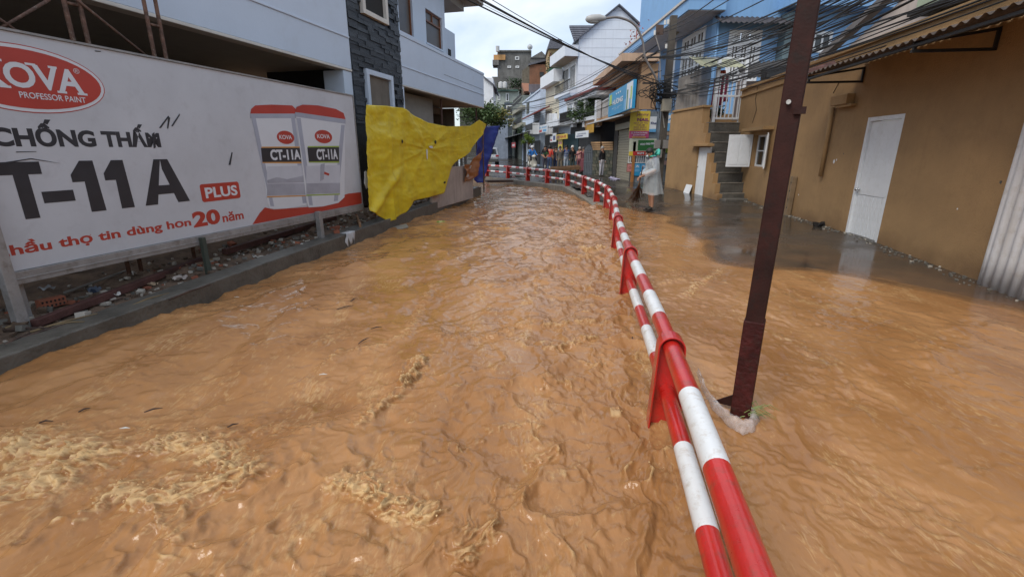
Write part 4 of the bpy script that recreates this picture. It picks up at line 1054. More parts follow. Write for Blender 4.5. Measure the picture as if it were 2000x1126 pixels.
# ------------------------------------------------------------------ tan house along the right of the street
WA = Plane(G(1910, 550, .03), G(1644, 462, .03))          # u grows away from the viewer
endA = WA.pix(1447, 197)[0]
ZA = 3.45
hA = thing('tan_house', 'single storey tan stucco house with white doors along the right of the street', 'house', WA.w(3, 0, -2))
dU0, dU1 = sorted((WA.pix(1648, 462)[0], WA.pix(1710, 483)[0])); dZ1 = WA.pix(1745, 224)[1]
wU0, wU1 = sorted((WA.pix(1466, 320)[0], WA.pix(1494, 326)[0])); wZ0, wZ1 = WA.pix(1480, 326)[1], WA.pix(1485, 263)[1]
mb = MB(); wall_faces(mb, WA, -7, endA, -.3, ZA, -.22, 0, [(dU0, dU1, .03, dZ1), (wU0, wU1, wZ0, wZ1)])
wa = mb.build('front_wall', M_tan, hA)
prt('end_wall', M_tan, WA, (endA - .22, endA - .003, -.3, ZA - .01, -3.2, -.222), parent=hA, bevel=0)
prt('coping', M_tan2, WA, (-7, endA + .05, ZA - .02, ZA + .05, -.4, .05), parent=hA)
prt('cornice', M_tan2, WA, (-7, endA + .02, ZA - .22, ZA - .17, -.02, .035), parent=hA)
prt('plinth_stain', mat('muddy_base', (.13, .085, .045, 1), .8, var=.4, scale=5, bump=.5), WA, (dU1 + .03, endA, -.3, .09, -.02, .012), (-2, dU0 - .03, -.3, .05, -.02, .010), parent=hA)
M_blk = mat('black_steel', (.018, .016, .015, 1), .6, var=.4, bump=.1)
# near door: frame, plain upper leaf, tongued planks below, knob
dr = prt('door', M_wpaint, WA, (dU0, dU0 + .07, .03, dZ1, -.12, -.004), (dU1 - .07, dU1, .03, dZ1, -.12, -.004), (dU0 + .07, dU1 - .07, dZ1 - .07, dZ1, -.12, -.006), parent=hA, bevel=.004)
dm = .03 + (dZ1 - .03) * .38
prt('upper_panel', M_wpaint, WA, (dU0 + .078, dU1 - .078, dm + .006, dZ1 - .078, -.09, -.045), parent=dr, bevel=.004)
for k in range(7):
    a = dU0 + .08 + (dU1 - dU0 - .16) * k / 7; prt('plank', M_wpaint, WA, (a + .006, a + (dU1 - dU0 - .16) / 7 - .006, .13, dm - .004, -.09, -.050 + .002 * (k % 2)), parent=dr, bevel=.002)
prt('kick_board', M_wpaint, WA, (dU0 + .078, dU1 - .078, .05, .125, -.09, -.04), parent=dr)
prt('lock_rail', M_wpaint, WA, (dU0 + .078, dU1 - .078, dm - .003, dm + .005, -.09, -.06), parent=dr, bevel=0)
mb = MB(); q = WA.w(dU1 - .12, dm + .09, -.03); mb.tube([q - WA.n * .02, q + WA.n * .02], .018, 10); mb.blob(q + WA.n * .045, .03, .03, .03, 10, 6); mb.build('knob', mat('chrome', (.55, .55, .55, 1), .2, metal=.9, bump=0), dr, smooth=True)
# far window with a tan hood and open shutters
window(hA, WA, wU0 + .002, wU1 - .002, wZ0 + .002, wZ1 - .002, -.16, cols=2, rows=2, e=.05, sill=True)
prt('window_hood', M_tan2, WA, (wU0 - .25, wU1 + .35, wZ1 + .10, wZ1 + .19, -.02, .28), parent=hA)
def shutter(pivot, d, w, z0, z1):
    d = d.normalized(); nn = Vector((d.y, -d.x, 0)); mb = MB()
    mb.obox(pivot + Vector((0, 0, z0)), d * w, nn * .03, (0, 0, z1 - z0))
    s = mb.build('shutter', M_wpaint, hA, bevel=.004)
    for a, b in ((.08, .47), (.53, .92)):
        for sgn in (1, -1):
            q = MB(); q.obox(pivot + d * w * a + nn * (.030 if sgn > 0 else -.012) + Vector((0, 0, z0 + .07)), d * w * (b - a), nn * .012, (0, 0, z1 - z0 - .14)); q.build('panel', M_wpaint, s, bevel=.008)
pv = WA.w(wU1 + .02, 0, .02); shutter(pv, WA.n * 1.0 + WA.d * .10, .66, wZ0 - .02, wZ1 + .02)
pv = WA.w(wU0 - .02, 0, .02); shutter(pv, WA.n * .35 - WA.d * .9, .30, wZ0 - .02, wZ1 + .02)
# cable box and conduit
cu0, cz0 = WA.pix(1628, 212); cu1, cz1 = WA.pix(1672, 180)
prt('junction_box', M_tan2, WA, (min(cu0, cu1), max(cu0, cu1) - .12, cz0 + .03, cz1 - .02, .003, .14), (min(cu0, cu1) - .12, max(cu0, cu1) - .3, cz0 - .02, cz0 + .027, .003, .11), parent=hA)
u, zt = WA.pix(1632, 210); _, zb = WA.pix(1610, 345)
mb = MB(); mb.tube([WA.w(u, zt, .05), WA.w(u, zb, .05)], .042, 10); mb.build('conduit', M_tan2, hA, smooth=True)
for px, py, r_, cc in ((1629, 316, .035, M_wpaint), (1634, 312, .018, M_wpaint), (1870, 408, .012, M_wpaint), (1955, 356, .02, M_grime), (1648, 300, .014, M_grime), (1560, 380, .016, M_wpaint)):
    u, z = WA.pix(px, py); mb = MB(); mb.prism([WA.w(u + r_ * math.cos(a) * random.uniform(.5, 1.2), z + r_ * 1.3 * math.sin(a) * random.uniform(.5, 1.2), .001) for a in [6.283 * k / 10 for k in range(10)]], WA.n * .002); mb.build('paint_spot', cc, hA)
for pts in ([(1480, 170), (1476, 195), (1478, 215), (1470, 240)], [(1640, 160), (1632, 175), (1628, 182)]):
    mb = MB(); mb.tube([WA.w(*WA.pix(*p), .008) for p in pts], .006, 5); mb.build('wall_wire', M_blk, hA)
# corrugated awning
M_cor = mat('corrugated_awning', (.10, .075, .06, 1), .7, var=.5, scale=4, bump=.2, metal=.2, dirt=(.03, .025, .02, 1), dirt_amt=.6)
aw = thing('awning', 'dark corrugated metal awning over the wall and door of the tan house', 'awning', WA.w(1, 2.9, .5))
au1 = WA.pix(1690, 130)[0]
corrugated(WA, -7, au1, lambda u, v, w: WA.w(u, 3.14 - .20 * v + w - .012 * math.sin(u * 1.7), .01 + .98 * v), M_cor, aw, 'roof_sheet', pitch=.16, amp=.02)
prt('front_bar', M_blk, WA, (-7, au1, 2.86, 2.90, .90, .94), parent=aw)
for u in (au1 - .03, au1 - 2.9, au1 - 5.8):
    mb = MB(); mb.obox(WA.w(u, 2.80, 0), WA.d * .035, WA.n * .95, (0, 0, .035)); mb.obox(WA.w(u, 2.835, .9), WA.d * .035, WA.n * .035, (0, 0, .06)); mb.obox(WA.w(u, 3.03, .005), WA.d * .034, WA.n * .94 + Vector((0, 0, -.14)), (0, 0, .035)); mb.obox(WA.w(u, 2.836, .0), WA.d * .035, WA.n * .035, (0, 0, .2)); mb.build('bracket', M_blk, aw)
# the bent end of the sheet where it sticks up past the last bracket
mb = MB(); mb.grid([[WA.w(au1 + .05 + .12 * k, 3.10 - .16 * v + .05 * math.sin(k * 2.1 + v) + .03 * k, .3 + .62 * v) for v in (0, .5, 1)] for k in range(5)]); mb.build('bent_sheet', mat('rusty_sheet', (.11, .045, .035, 1), .7, var=.5), aw, solid=.004)
# white corrugated sheets closing the yard at the far right
gt = thing('sheet_metal_gate', 'white corrugated metal sheets standing upright at the right edge', 'gate', WA.w(-1.2, 0, .12))
g1 = WA.pix(1913, 548, .12)[0]
M_sheet = mat('white_sheet', (.62, .62, .63, 1), .45, var=.12, scale=3, bump=.05, dirt=(.34, .28, .2, 1), dirt_amt=.4, streak=.3)
for k in range(4):
    a, b = g1 - .62 * (k + 1), g1 - .62 * k + .05
    corrugated(WA, a, b, lambda u, v, w, k=k: WA.w(u, .02 + .03 * (k % 2) + (2.5 - .06 * (k % 2)) * v, .10 + .018 * k + w + .02 * v * (k % 2)), M_sheet, gt, 'sheet', pitch=.125, amp=.014, off_=k * 1.3)
for z in (.5, 1.5, 2.3): prt('crossbar', M_blk, WA, (g1 - 2.5, g1 - .05, z, z + .04, .02, .06), parent=gt)
# concrete post with holes leaning on the wall
u, _ = WA.pix(1537, 425, .07); zt = WA.pix(1541, 345, .07)[1]
cp = thing('concrete_post', 'short drilled concrete post standing against the tan wall', 'post', WA.w(u, 0, .07))
mb = MB(); mb.obox(WA.w(u - .07, .02, .03), WA.d * .14, WA.n * .10, Vector((0, 0, zt)) - WA.n * .02); mb.build('shaft', mat('old_concrete', (.22, .15, .085, 1), .85, var=.3, bump=.5), cp, bevel=.008)
for k in range(5):
    q = WA.w(u - .02, zt * (.12 + .19 * k), .131 - .004 * k); mb = MB(); mb.tube([q - WA.n * .02, q + WA.n * .002], .017, 8); mb.build('hole', M_dark, cp)

# house wall set back above the tan wall, with its sloping verge
WS = off(WA, -1.3)
pk = thing('cream_house', 'pale cream house wall with a sloping roof edge rising behind the tan wall', 'house', WS.w(2, 3, -2))
M_pale = mat('pale_cream', (.55, .47, .42, 1), .8, var=.1, scale=1.5, bump=.1, streak=.2)
P = [WS.pix(*p) for p in ((1625, 125), (1640, 106), (1762, 0), (1800, -34), (2200, -34), (2200, 60), (1800, 62))]
mb = MB(); mb.prism([WS.w(u, z, 0) for u, z in P], -WS.n * .2); mb.build('gable_wall', M_pale, pk)
a, b = WS.pix(1612, 118), WS.pix(1775, -26); mb = MB(); mb.obox(WS.w(a[0], a[1], .003), WS.w(*b) - WS.w(*a), WS.n * .18, (0, 0, .16)); mb.build('verge_board', mat('grey_verge', (.16, .145, .14, 1), .7, streak=.3), pk)
a, b = WS.pix(1828, 25), WS.pix(1905, 4); prt('window_box', mat('pale_green', (.36, .42, .30, 1), .7), WS, (b[0], a[0], a[1] + .02, a[1] + .9, .003, .35), parent=pk)
prt('shelf', M_blk, WS, (b[0] - .05, a[0] + .05, a[1] - .05, a[1] + .015, .003, .45), parent=pk)

# ------------------------------------------------------------------ garden terrace wall with the stairs
WBp = Plane((6.32, 14.45), (5.92, 18.05))
NST, RUN, RISE = 8, .185, .302
ter = thing('terrace_wall', 'tan stucco terrace wall with a small white door left of the stairs', 'wall', WBp.w(2, 0, -.5))
LW = WBp.len
zf_ = [.06 + RISE * (k + 1) for k in range(NST)]
pts = [(0, -.3)]
for k in range(NST): pts += [(RUN * k, zf_[k] - .03), (RUN * (k + 1), zf_[k] - .03)]
pts += [(RUN * NST, 2.98), (LW, 2.88), (LW, -.3)]
mb = MB()
prev = 0
for k in range(NST):
    pass
sd0, sd1 = sorted((WBp.pix(1352, 378, .05)[0], WBp.pix(1372, 381, .05)[0])); sdz = WBp.pix(1367, 287, .05)[1]
HD = [(sd0, sd1, .08, sdz)]
for k in range(NST): wall_faces(mb, WBp, RUN * k + .001, RUN * (k + 1), -.3, zf_[k] - .03, -.11, .05, HD)
wall_faces(mb, WBp, RUN * NST, LW, -.3, 2.93, -.2, .05, HD)
mb.build('rendered_face', M_tan, ter)
prt('coping', M_tan2, WBp, (RUN * NST - .05, LW + .03, 2.932, 3.0, -.25, .09), parent=ter)
prt('end_face', M_tan, WBp, (LW + .001, LW + .2, -.3, 2.9, -3, .049), parent=ter, bevel=0)
prt('door_hood', M_tan2, WBp, (sd0 - .25, sd1 + .22, sdz + .02, sdz + .09, -.02, .2), parent=ter)
sdn = prt('door', M_wpaint, WBp, (sd0 + .01, sd1 - .01, .08, sdz - .01, -.1, -.02), parent=ter)
for k in range(3): prt('plank', M_wpaint, WBp, (sd0 + .04 + (sd1 - sd0 - .08) / 3 * k, sd0 + .03 + (sd1 - sd0 - .08) / 3 * (k + 1), .16, sdz - .09, -.019, -.008), parent=sdn, bevel=.003)
mb = MB(); mb.blob(WBp.w(sd1 - .08, 1.1, .0), .025, .025, .025); mb.build('knob', MATS['chrome'], sdn)
a, b = sorted((WBp.pix(1333, 377, .2)[0], WBp.pix(1344, 379, .2)[0])); mb = MB(); mb.obox(WBp.w(a, .1, .20), WBp.d * (b - a), WBp.n * .015, Vector((0, 0, .40)) - WBp.n * .12)
tag(mb.build('white_board', M_wpaint), 'small white board leaning on the tan terrace wall beside the narrow door', 'board')
st = thing('stairs', 'steep grey concrete stairs climbing to the white gate', 'stairs', WBp.w(.8, 0, -.6))
for k in range(NST):
    mb = MB(); mb.pbox(WBp, RUN * k + (.012 if k else 0), RUN * NST + 1.4 if k == NST - 1 else RUN * (k + 1) + .02, (zf_[k - 1] - .003 if k else -.2), zf_[k], -1.3 + .02 * (k % 2), -.112); so_ = mb.build('step', M_grime, st, bevel=.015); prt('pale_edge', M_conc, WBp, (RUN * k - .004, RUN * k + .05, zf_[k] - .022, zf_[k] + .006, -1.28, -.114), parent=so_, bevel=.004)  # paler strip added to brighten each tread edge so the steps show
mb = MB(); mb.pbox(WBp, -.35, -.003, -.1, .22, -1.0, -.02); mb.pbox(WBp, -.55, -.352, -.1, .10, -.55, .35); mb.build('bottom_step', M_grime, st, bevel=.02)
mb = MB(); mb.obox(WBp.w(RUN * NST + .02, -.3, -1.3), WBp.d * 5, -WBp.n * 6, (0, 0, 2.75)); tag(mb.build('terrace', M_tan2), kind='structure')
# white bar gate at the head of the stairs
GP = Plane((6.27, 16.1), (7.7, 16.25))
def gp(px, py): return GP.pix(px, py)
gx0, gx1 = gp(1389, 236)[0], gp(1446, 240)[0]; gz0, gz1 = gp(1390, 237)[1], gp(1400, 124)[1]
gate = thing('gate', 'white painted bar gate at the top of the grey stairs', 'gate', GP.w((gx0 + gx1) / 2, gz0))
for a in (gx0, gx1 - .1): prt('gate_post', M_wpaint, GP, (a, a + .1, gz0 - .1, gz1 + .12, -.05, .05), parent=gate)
for z in (gz0 + .06, gz0 + (gz1 - gz0) * .43, gz1 - .35): prt('crossbar', M_wpaint, GP, (gx0 + .1, gx1 - .1, z, z + .06, -.025, .025), parent=gate)
for k in range(6):
    a = gx0 + .1 + (gx1 - gx0 - .2) * (k + .5) / 6; prt('bar', M_wpaint, GP, (a - .015, a + .015, gz0 + .121, gz1 - .35, -.015, .015), parent=gate, bevel=0)
# washing behind the gate
def garment(px0, px1, py0, py1, m, lab, n):
    u0, z1 = gp(px0, py0); u1, z0 = gp(px1, py1); P = []
    for i in range(9):
        row = []
        for j in range(9):
            s, t = j / 8, i / 8; wd = .8 + .2 * t; uu = (u0 + u1) / 2 + (s - .5) * (u1 - u0) * wd
            row.append(GP.w(uu, z1 + (z0 - z1) * t, n + .04 * math.sin(s * 11 + t * 2)))
        P.append(row)
    mb = MB(); mb.grid(P); tag(mb.build('hanging_cloth', m, smooth=True, solid=.01), lab, 'clothing', 'washing hung behind the gate')
garment(1404, 1420, 152, 205, flat('rose_cloth', (.30, .03, .07, 1), .8), 'dark rose garment hanging behind the left bars of the gate', -.35)
garment(1414, 1436, 140, 196, flat('pink_cloth', (.42, .05, .11, 1), .8), 'pink red garment hanging behind the middle of the gate', -.45)
garment(1411, 1429, 134, 150, flat('red_cloth', (.45, .06, .02, 1), .8), 'short orange red cloth at the top of the washing', -.3)
# translucent netting, green plastic roof, black box beside the gate
M_net = mat('grey_net', (.20, .18, .16, 1), .8, var=.3, scale=3, bump=.3, alpha=.84)
NP_ = Plane((6.02, 17.6), (6.35, 16.1))
mb = MB(); mb.grid([[NP_.w(NP_.pix(1322 + (1384 - 1322) * j / 10, 180)[0], NP_.pix(1350, (228 - 12 * j / 10) + (142 - 222) * i / 6)[1], .03 * math.sin(j * 1.3 + i)) for j in range(11)] for i in range(7)])
tag(mb.build('netting', M_net, smooth=True), 'sagging grey netting screen beside the white gate', 'netting')
M_gpl = mat('greenish_plastic', (.33, .33, .22, 1), .5, var=.2, scale=3, bump=.2)
grf = thing('plastic_roof', 'greenish translucent plastic canopy over the white gate', 'canopy', GP.w(.5, 4.4, .3))
corrugated(GP, gp(1362, 140)[0], gp(1452, 120)[0], lambda u, v, w: GP.w(u, gz1 + .30 - .45 * v * 1.0 + w, -.7 + 1.0 * v), M_gpl, grf, 'roof_sheet', pitch=.14, amp=.016)
prt('front_bar', M_wpaint, GP, (gp(1380, 120)[0], gp(1458, 120)[0], gz1 + .125, gz1 + .17, -.03, .03), parent=grf)
lt = thing('tile_roof', 'low dark corrugated roof strip behind the tan wall right of the gate', 'roof', (8.4, 16.5, 3.5))
LR = Plane((7.55, 16.9), (10.4, 16.5))
corrugated(LR, 0.05, 2.4, lambda u, v, w: LR.w(u, 3.85 + .55 * v + w + .1 * u, .3 - .9 * v), mat('dark_tile', (.045, .040, .036, 1), .7, var=.4, bump=.3), lt, 'roof_sheet', pitch=.15, amp=.02)
prt('pink_wall', mat('pale_pink', (.50, .40, .36, 1), .8, var=.1, streak=.2), LR, (.05, 2.4, 2.6, 3.84, -.3, -.1), parent=lt)
bxp = D(1513, 145, 15.6); mb = MB(); mb.box(bxp.x - .30, bxp.x + .33, 15.5, 15.9, bxp.z - .16, bxp.z + .20); tk = mb.build('water_tank', mat('black_plastic', (.012, .012, .013, 1), .5, bump=.2), bevel=.06); tag(tk, 'black plastic box on the low roof behind the rusty column', 'box')

# ------------------------------------------------------------------ blue house
BFp = Plane((8.75, 22.0), (17, 22.6)); BSp = Plane((8.75, 22.0), (8.55, 33.5))
M_blue = mat('blue_render', (.19, .36, .60, 1), .75, var=.07, scale=1.2, bump=.12, streak=.12)
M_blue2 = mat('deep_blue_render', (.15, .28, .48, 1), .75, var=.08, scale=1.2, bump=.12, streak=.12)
blue = thing('blue_house', 'tall light blue house with white windows behind the tan wall', 'house', (11, 26, 0))
def bf(px, py): return BFp.pix(px, py)
def bs(px, py): return BSp.pix(px, py)
w1 = [bf(1413, 160), bf(1489, 60)]; w2 = [bf(1584, 100), bf(1628, 62)]
holes = [(w1[0][0], w1[1][0], w1[0][1], w1[1][1]), (w2[0][0], w2[1][0], w2[0][1], w2[1][1])]
mb = MB(); wall_faces(mb, BFp, 0, 8.2, 0, 12.5, -.25, 0, holes); mb.build('front_wall', M_blue, blue)
d1, d2 = bs(1370, 150), bs(1335, 80)
hs = (d1[0], d2[0], 3.6, bs(1367, 58)[1]); h2 = (bs(1316, 150)[0], bs(1300, 150)[0], 3.4, bs(1308, 84)[1])
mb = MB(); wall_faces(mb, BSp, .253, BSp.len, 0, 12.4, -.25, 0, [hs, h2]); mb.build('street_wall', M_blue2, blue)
prt('pilaster', M_blue, BSp, (.02, .5, 0, 7.15, .003, .1), parent=blue)
mb = MB(); q = bf(1397, 100)[0]; mb.tube([BFp.w(q, 3, .06), BFp.w(q, 7.1, .06)], .05, 8); mb.build('downpipe', M_blue, blue, smooth=True)
def french(pl, u0, u1, z0, z1, n):
    f = prt('window', M_wpaint, pl, (u0, u0 + .12, z0, z1, -.1, n), (u1 - .12, u1, z0, z1, -.1, n), (u0 + .12, u1 - .12, z1 - .10, z1, -.1, n - .003), (u0 + .12, u1 - .12, z0 + (z1 - z0) * .74, z0 + (z1 - z0) * .80, -.1, n - .003), parent=blue, bevel=0)
    N_ = 3; W_ = (u1 - u0 - .24) / N_
    for k in range(N_):
        a = u0 + .12 + W_ * k
        window(f, pl, a + .01, a + W_ - .01, z0 + .02, z0 + (z1 - z0) * .735, n - .07, cols=2, rows=4, e=.09, name='casement', sill=False, glass=mat('brown_glass', (.09, .07, .05, 1), .25, bump=0))
        window(f, pl, a + .03, a + W_ - .03, z0 + (z1 - z0) * .81, z1 - .11, n - .07, cols=2, rows=1, e=.09, name='transom', sill=False, glass=mat('brown_glass', (.09, .07, .05, 1), .25, bump=0))
french(BFp, holes[0][0], holes[0][1], holes[0][2], holes[0][3], .05)
french(BSp, hs[0], hs[1], hs[2], hs[3], .05)
window(blue, BFp, *holes[1], -.05, cols=2, rows=1, e=.12)
prt('shutter_panel', M_wpaint, BSp, (h2[0] + .01, h2[1] - .01, h2[2], h2[3] - .01, -.15, -.03), parent=blue)
# tile hood over the window, balcony slabs with rails
hu0, hz = bf(1388, 52); hu1 = bf(1545, 50)[0]
corrugated(BFp, hu0, hu1, lambda u, v, w: BFp.w(u, hz + .38 - .42 * v + w, .02 + .85 * v), mat('dark_roof_tile', (.05, .045, .05, 1), .7, var=.4, bump=.3), blue, 'tile_hood', pitch=.22, amp=.03)
zsl = 7.12
prt('balcony_slab', M_blue, BSp, (-.5, BSp.len, zsl, zsl + .42, .003, 1.55), parent=blue)
prt('balcony_coping', mat('cream_coping', (.5, .47, .42, 1), .7), BSp, (-.55, BSp.len, zsl + .423, zsl + .52, .003, 1.62), parent=blue)
prt('balcony_soffit', mat('pale_soffit', (.42, .42, .44, 1), .8), BSp, (-.45, BSp.len - .05, zsl - .03, zsl - .003, .003, 1.48), parent=blue)
for k in range(10):
    prt('baluster', M_wpaint, BSp, (-.48 , -.42, zsl + .52, zsl + 1.4, .12 + .16 * k, .17 + .16 * k), parent=blue, bevel=0)
prt('handrail', M_wpaint, BSp, (-.5, -.4, zsl + 1.4, zsl + 1.48, .003, 1.6), parent=blue)
prt('upper_wall', M_blue, BSp, (2.2, BSp.len, zsl + .53, 12, -.3, .35), parent=blue, bevel=0)
b0 = bf(1520, 20); prt('upper_balcony', M_blue, BFp, (bf(1520, 10)[0], 8.2, bf(1530, 22)[1], bf(1530, 22)[1] + .6, .003, .9), parent=blue)
prt('grey_annex', mat('teal_grey', (.11, .16, .18, 1), .6, var=.2), BFp, (bf(1510, 140)[0], bf(1560, 140)[0], 3.2, bf(1530, 30)[1], .003, .5), parent=blue)
lf = bs(1322, 200)
prt('lower_balcony', M_blue, BSp, (1.5, 7.5, 2.9, 3.35, .003, .7), parent=blue)
for k in range(24): prt('railing_bar', M_blk, BSp, (1.55 + .25 * k, 1.58 + .25 * k, 3.352, 4.25, .62, .65), parent=blue, bevel=0)
prt('railing_top', M_blk, BSp, (1.5, 7.5, 4.25, 4.30, .6, .67), parent=blue)
q = BSp.w(3.2, zsl - .04, .8); mb = MB(); mb.tube([q, q - Vector((0, 0, .10))], [.22, .14], 12); mb.tube([q - Vector((0, 0, .1)), q - Vector((0, 0, .2))], .05, 8); mb.build('ceiling_lamp', mat('lamp_metal', (.25, .2, .13, 1), .5), blue)
# red potted plants on the roof edge
rp = MB(); c0 = BSp.w(9.2, zsl + .5, 1.1)
for k in range(130):
    a = c0 + Vector((random.gauss(0, .25), random.gauss(0, .8), abs(random.gauss(.25, .3)))); v = Vector((random.uniform(-1, 1), random.uniform(-1, 1), random.uniform(-.3, 1))) * .16; s_ = v.cross(Vector((0, 0, 1))).normalized() * .05
    rp.add([a, a + v * .5 + s_, a + v, a + v * .5 - s_], [(0, 1, 2, 3)])
rp.tube([c0, c0 + Vector((0, 0, 1.15))], .03, 6)
tag(rp.build('red_plant', mat('red_leaf', (.34, .07, .04, 1), .7)), 'reddish potted plant on the corner of the blue balcony roof', 'plant')
# ------------------------------------------------------------------ signs on the grey wall behind the utility pole
SG = Plane((5.55, 22.5), (7.6, 22.5))
def sg(px, py, n=0): return SG.pix(px, py, n)
def rect(pl, px0, py0, px1, py1, n=0):
    a, b = pl.pix(px0, (py0 + py1) / 2, n)[0], pl.pix(px1, (py0 + py1) / 2, n)[0]; m = (px0 + px1) / 2
    return min(a, b), max(a, b), pl.pix(m, py1, n)[1], pl.pix(m, py0, n)[1]
M_gwall = mat('grey_blue_wall', (.17, .20, .23, 1), .8, var=.2, streak=.3)
kw = thing('kiosk_wall', 'grey blue kiosk wall covered with signs behind the utility pole', 'wall', (6.4, 22.6, 0))
mb = MB(); mb.box(5.6, 8.4, 22.5, 22.7, 0, 3.3); mb.build('wall_panel', M_gwall, kw)
mb = MB(); mb.box(5.57, 5.70, 22.40, 22.497, 0, 2.0); mb.build('orange_jamb', mat('orange_post', (.32, .14, .04, 1), .7), kw)
u0, u1, z0, z1 = rect(SG, 1227, 305, 1264, 317, .06)
for k in range(9): prt('grille_bar', M_wpaint, SG, (u0 + (u1 - u0) * k / 9, u0 + (u1 - u0) * k / 9 + .02, z0, z1, .05, .07), parent=kw, bevel=0)
prt('grille_rail', M_wpaint, SG, (u0, u1, z1, z1 + .03, .045, .075), (u0, u1, z0 - .03, z0 - .001, .045, .075), parent=kw, bevel=0)
C_ = {'yellow': (.62, .46, .05, 1), 'magenta': (.42, .06, .16, 1), 'cyan': (.02, .26, .50, 1), 'white': (.66, .69, .72, 1), 'green': (.03, .15, .04, 1), 'cream': (.50, .52, .40, 1), 'red': (.45, .03, .03, 1), 'navy': (.02, .04, .16, 1), 'lime': (.35, .5, .08, 1), 'brown': (.22, .10, .06, 1), 'pink': (.5, .2, .2, 1), 'purple': (.20, .03, .14, 1), 'sky': (.12, .36, .62, 1)}
def cm(k): return flat('sign_' + k, C_[k], .45)
def sign(lab, pl, r, n, back, items=(), texts=(), group=None, t=.04, name='sign'):
    """flat board with its print: items (x0,y0,x1,y1,colour) and texts (x0,y0,x1,y1,words,colour,bold) in fractions from the left bottom"""
    u0, u1, z0, z1 = r
    fl = pl.d.cross(pl.n).z < 0 if False else None
    o = thing(name, lab, 'sign', pl.w((u0 + u1) / 2, z0, n), group)
    prt('board', cm(back), pl, (u0, u1, z0, z1, n, n + t), parent=o, bevel=.005)
    left_first = Vector((pl.d.x, pl.d.y, 0)).cross(pl.n).z > 0
    U_ = (lambda f: u1 - (u1 - u0) * f) if left_first else (lambda f: u0 + (u1 - u0) * f)
    for k, (a, b, c, d, col) in enumerate(items):
        x0, x1 = sorted((U_(a), U_(c))); prt('print', cm(col), pl, (x0, x1, z0 + (z1 - z0) * b, z0 + (z1 - z0) * d, n + t + .001, n + t + .004 + .001 * k), parent=o, bevel=0)
    for (a, b, c, d, s, col, bo) in texts:
        text_on('lettering', s, pl, U_(a), U_(c), z0 + (z1 - z0) * b, z0 + (z1 - z0) * d, n + t + .012, cm(col), o, bold=bo)
    return o
sign('yellow and magenta NAIL shop sign on the kiosk wall', SG, rect(SG, 1229, 217, 1267.5, 270), .06, 'yellow', [(0, 0, 1, .27, 'magenta')],
     [(.36, .62, .96, .74, 'NAIL', 'purple', .04), (.3, .80, .92, .93, 'Jenny', 'purple', .0), (.2, .53, .9, .58, 'NHA UY TIN', 'purple', .01), (.35, .46, .75, .51, 'NAIL MI', 'purple', .01), (.2, .38, .85, .43, 'GOI DAU', 'purple', .01), (.2, .30, .85, .35, 'DUONG SINH', 'purple', .01), (.1, .17, .92, .23, 'DC: 235 PHAN DINH PHUNG', 'white', .01), (.2, .09, .8, .14, 'SDT 0979 759999', 'white', .01), (.15, .02, .85, .05, '----', 'yellow', .03)])
sign('small white and blue shop sign partly behind the utility pole', SG, rect(SG, 1267.8, 228, 1281, 258), .05, 'white', [(0, 0, 1, .2, 'sky')], [(.15, .5, .95, .66, 'Khoi', 'navy', .03)])
sign('pale blue poster sign right of the utility pole', SG, rect(SG, 1299, 222, 1317, 256), .05, 'sky', [(.1, .45, .9, .9, 'white')], [(.2, .6, .85, .75, 'A', 'sky', .03)])
sign('green drink advertisement under the NAIL sign', SG, rect(SG, 1228, 271, 1280, 304), .06, 'cream', [(.32, .30, 1, .92, 'green'), (0, 0, .2, .25, 'yellow'), (.15, .02, .9, .26, 'red')], [(.4, .62, .58, .74, '000', 'white', .03), (.60, .64, .78, .76, '000', 'white', .03), (.80, .66, .96, .78, '000', 'white', .03), (.32, .08, .72, .2, 'KM 7', 'white', .03)])
sign('blue washing powder poster low on the kiosk wall', SG, rect(SG, 1236, 319, 1264, 343), .02, 'cyan', [(.1, .62, .45, .92, 'sky'), (.55, .62, .9, .92, 'sky'), (.1, .32, .45, .55, 'sky'), (.55, .32, .9, .55, 'sky'), (.6, -.02, .95, .2, 'lime')], [(.16, .68, .4, .86, 'A', 'white', .02), (.6, .68, .84, .86, 'A', 'white', .02)])
sign('brown poster beside the blue washing powder poster', SG, rect(SG, 1223.5, 319, 1235.5, 336), .02, 'brown', [(.1, .1, .9, .9, 'pink')], [(.3, .35, .7, .65, 'O', 'brown', .03)])
sign('yellow and red shop board right of the utility pole', SG, rect(SG, 1300, 276, 1318, 298), .03, 'cream', [(0, 0, 1, .35, 'lime'), (.1, .45, .6, .8, 'red')], [(.3, .05, .95, .3, 'CAM', 'green', .03)])
# shelves of goods by the pole
for k, (px, py) in enumerate(((1304, 262), (1306, 268), (1302, 285), (1308, 305), (1304, 318))):
    p = D(px, py, 22.2); mb = MB(); mb.box(p.x - .16, p.x + .16, 22.05, 22.35, p.z - .09, p.z + .09)
    tag(mb.build('goods_box', mat('goods_%d' % k, [(.35, .25, .18, 1), (.2, .25, .3, 1), (.4, .36, .3, 1), (.28, .3, .32, 1), (.3, .2, .2, 1)][k], .7), bevel=.01), ['small brown goods box topmost beside the utility pole', 'small blue grey goods box second from the top beside the pole', 'small beige goods box in the middle beside the pole', 'small grey goods box low beside the pole', 'small reddish goods box lowest beside the pole'][k], 'box', 'goods stacked beside the utility pole')

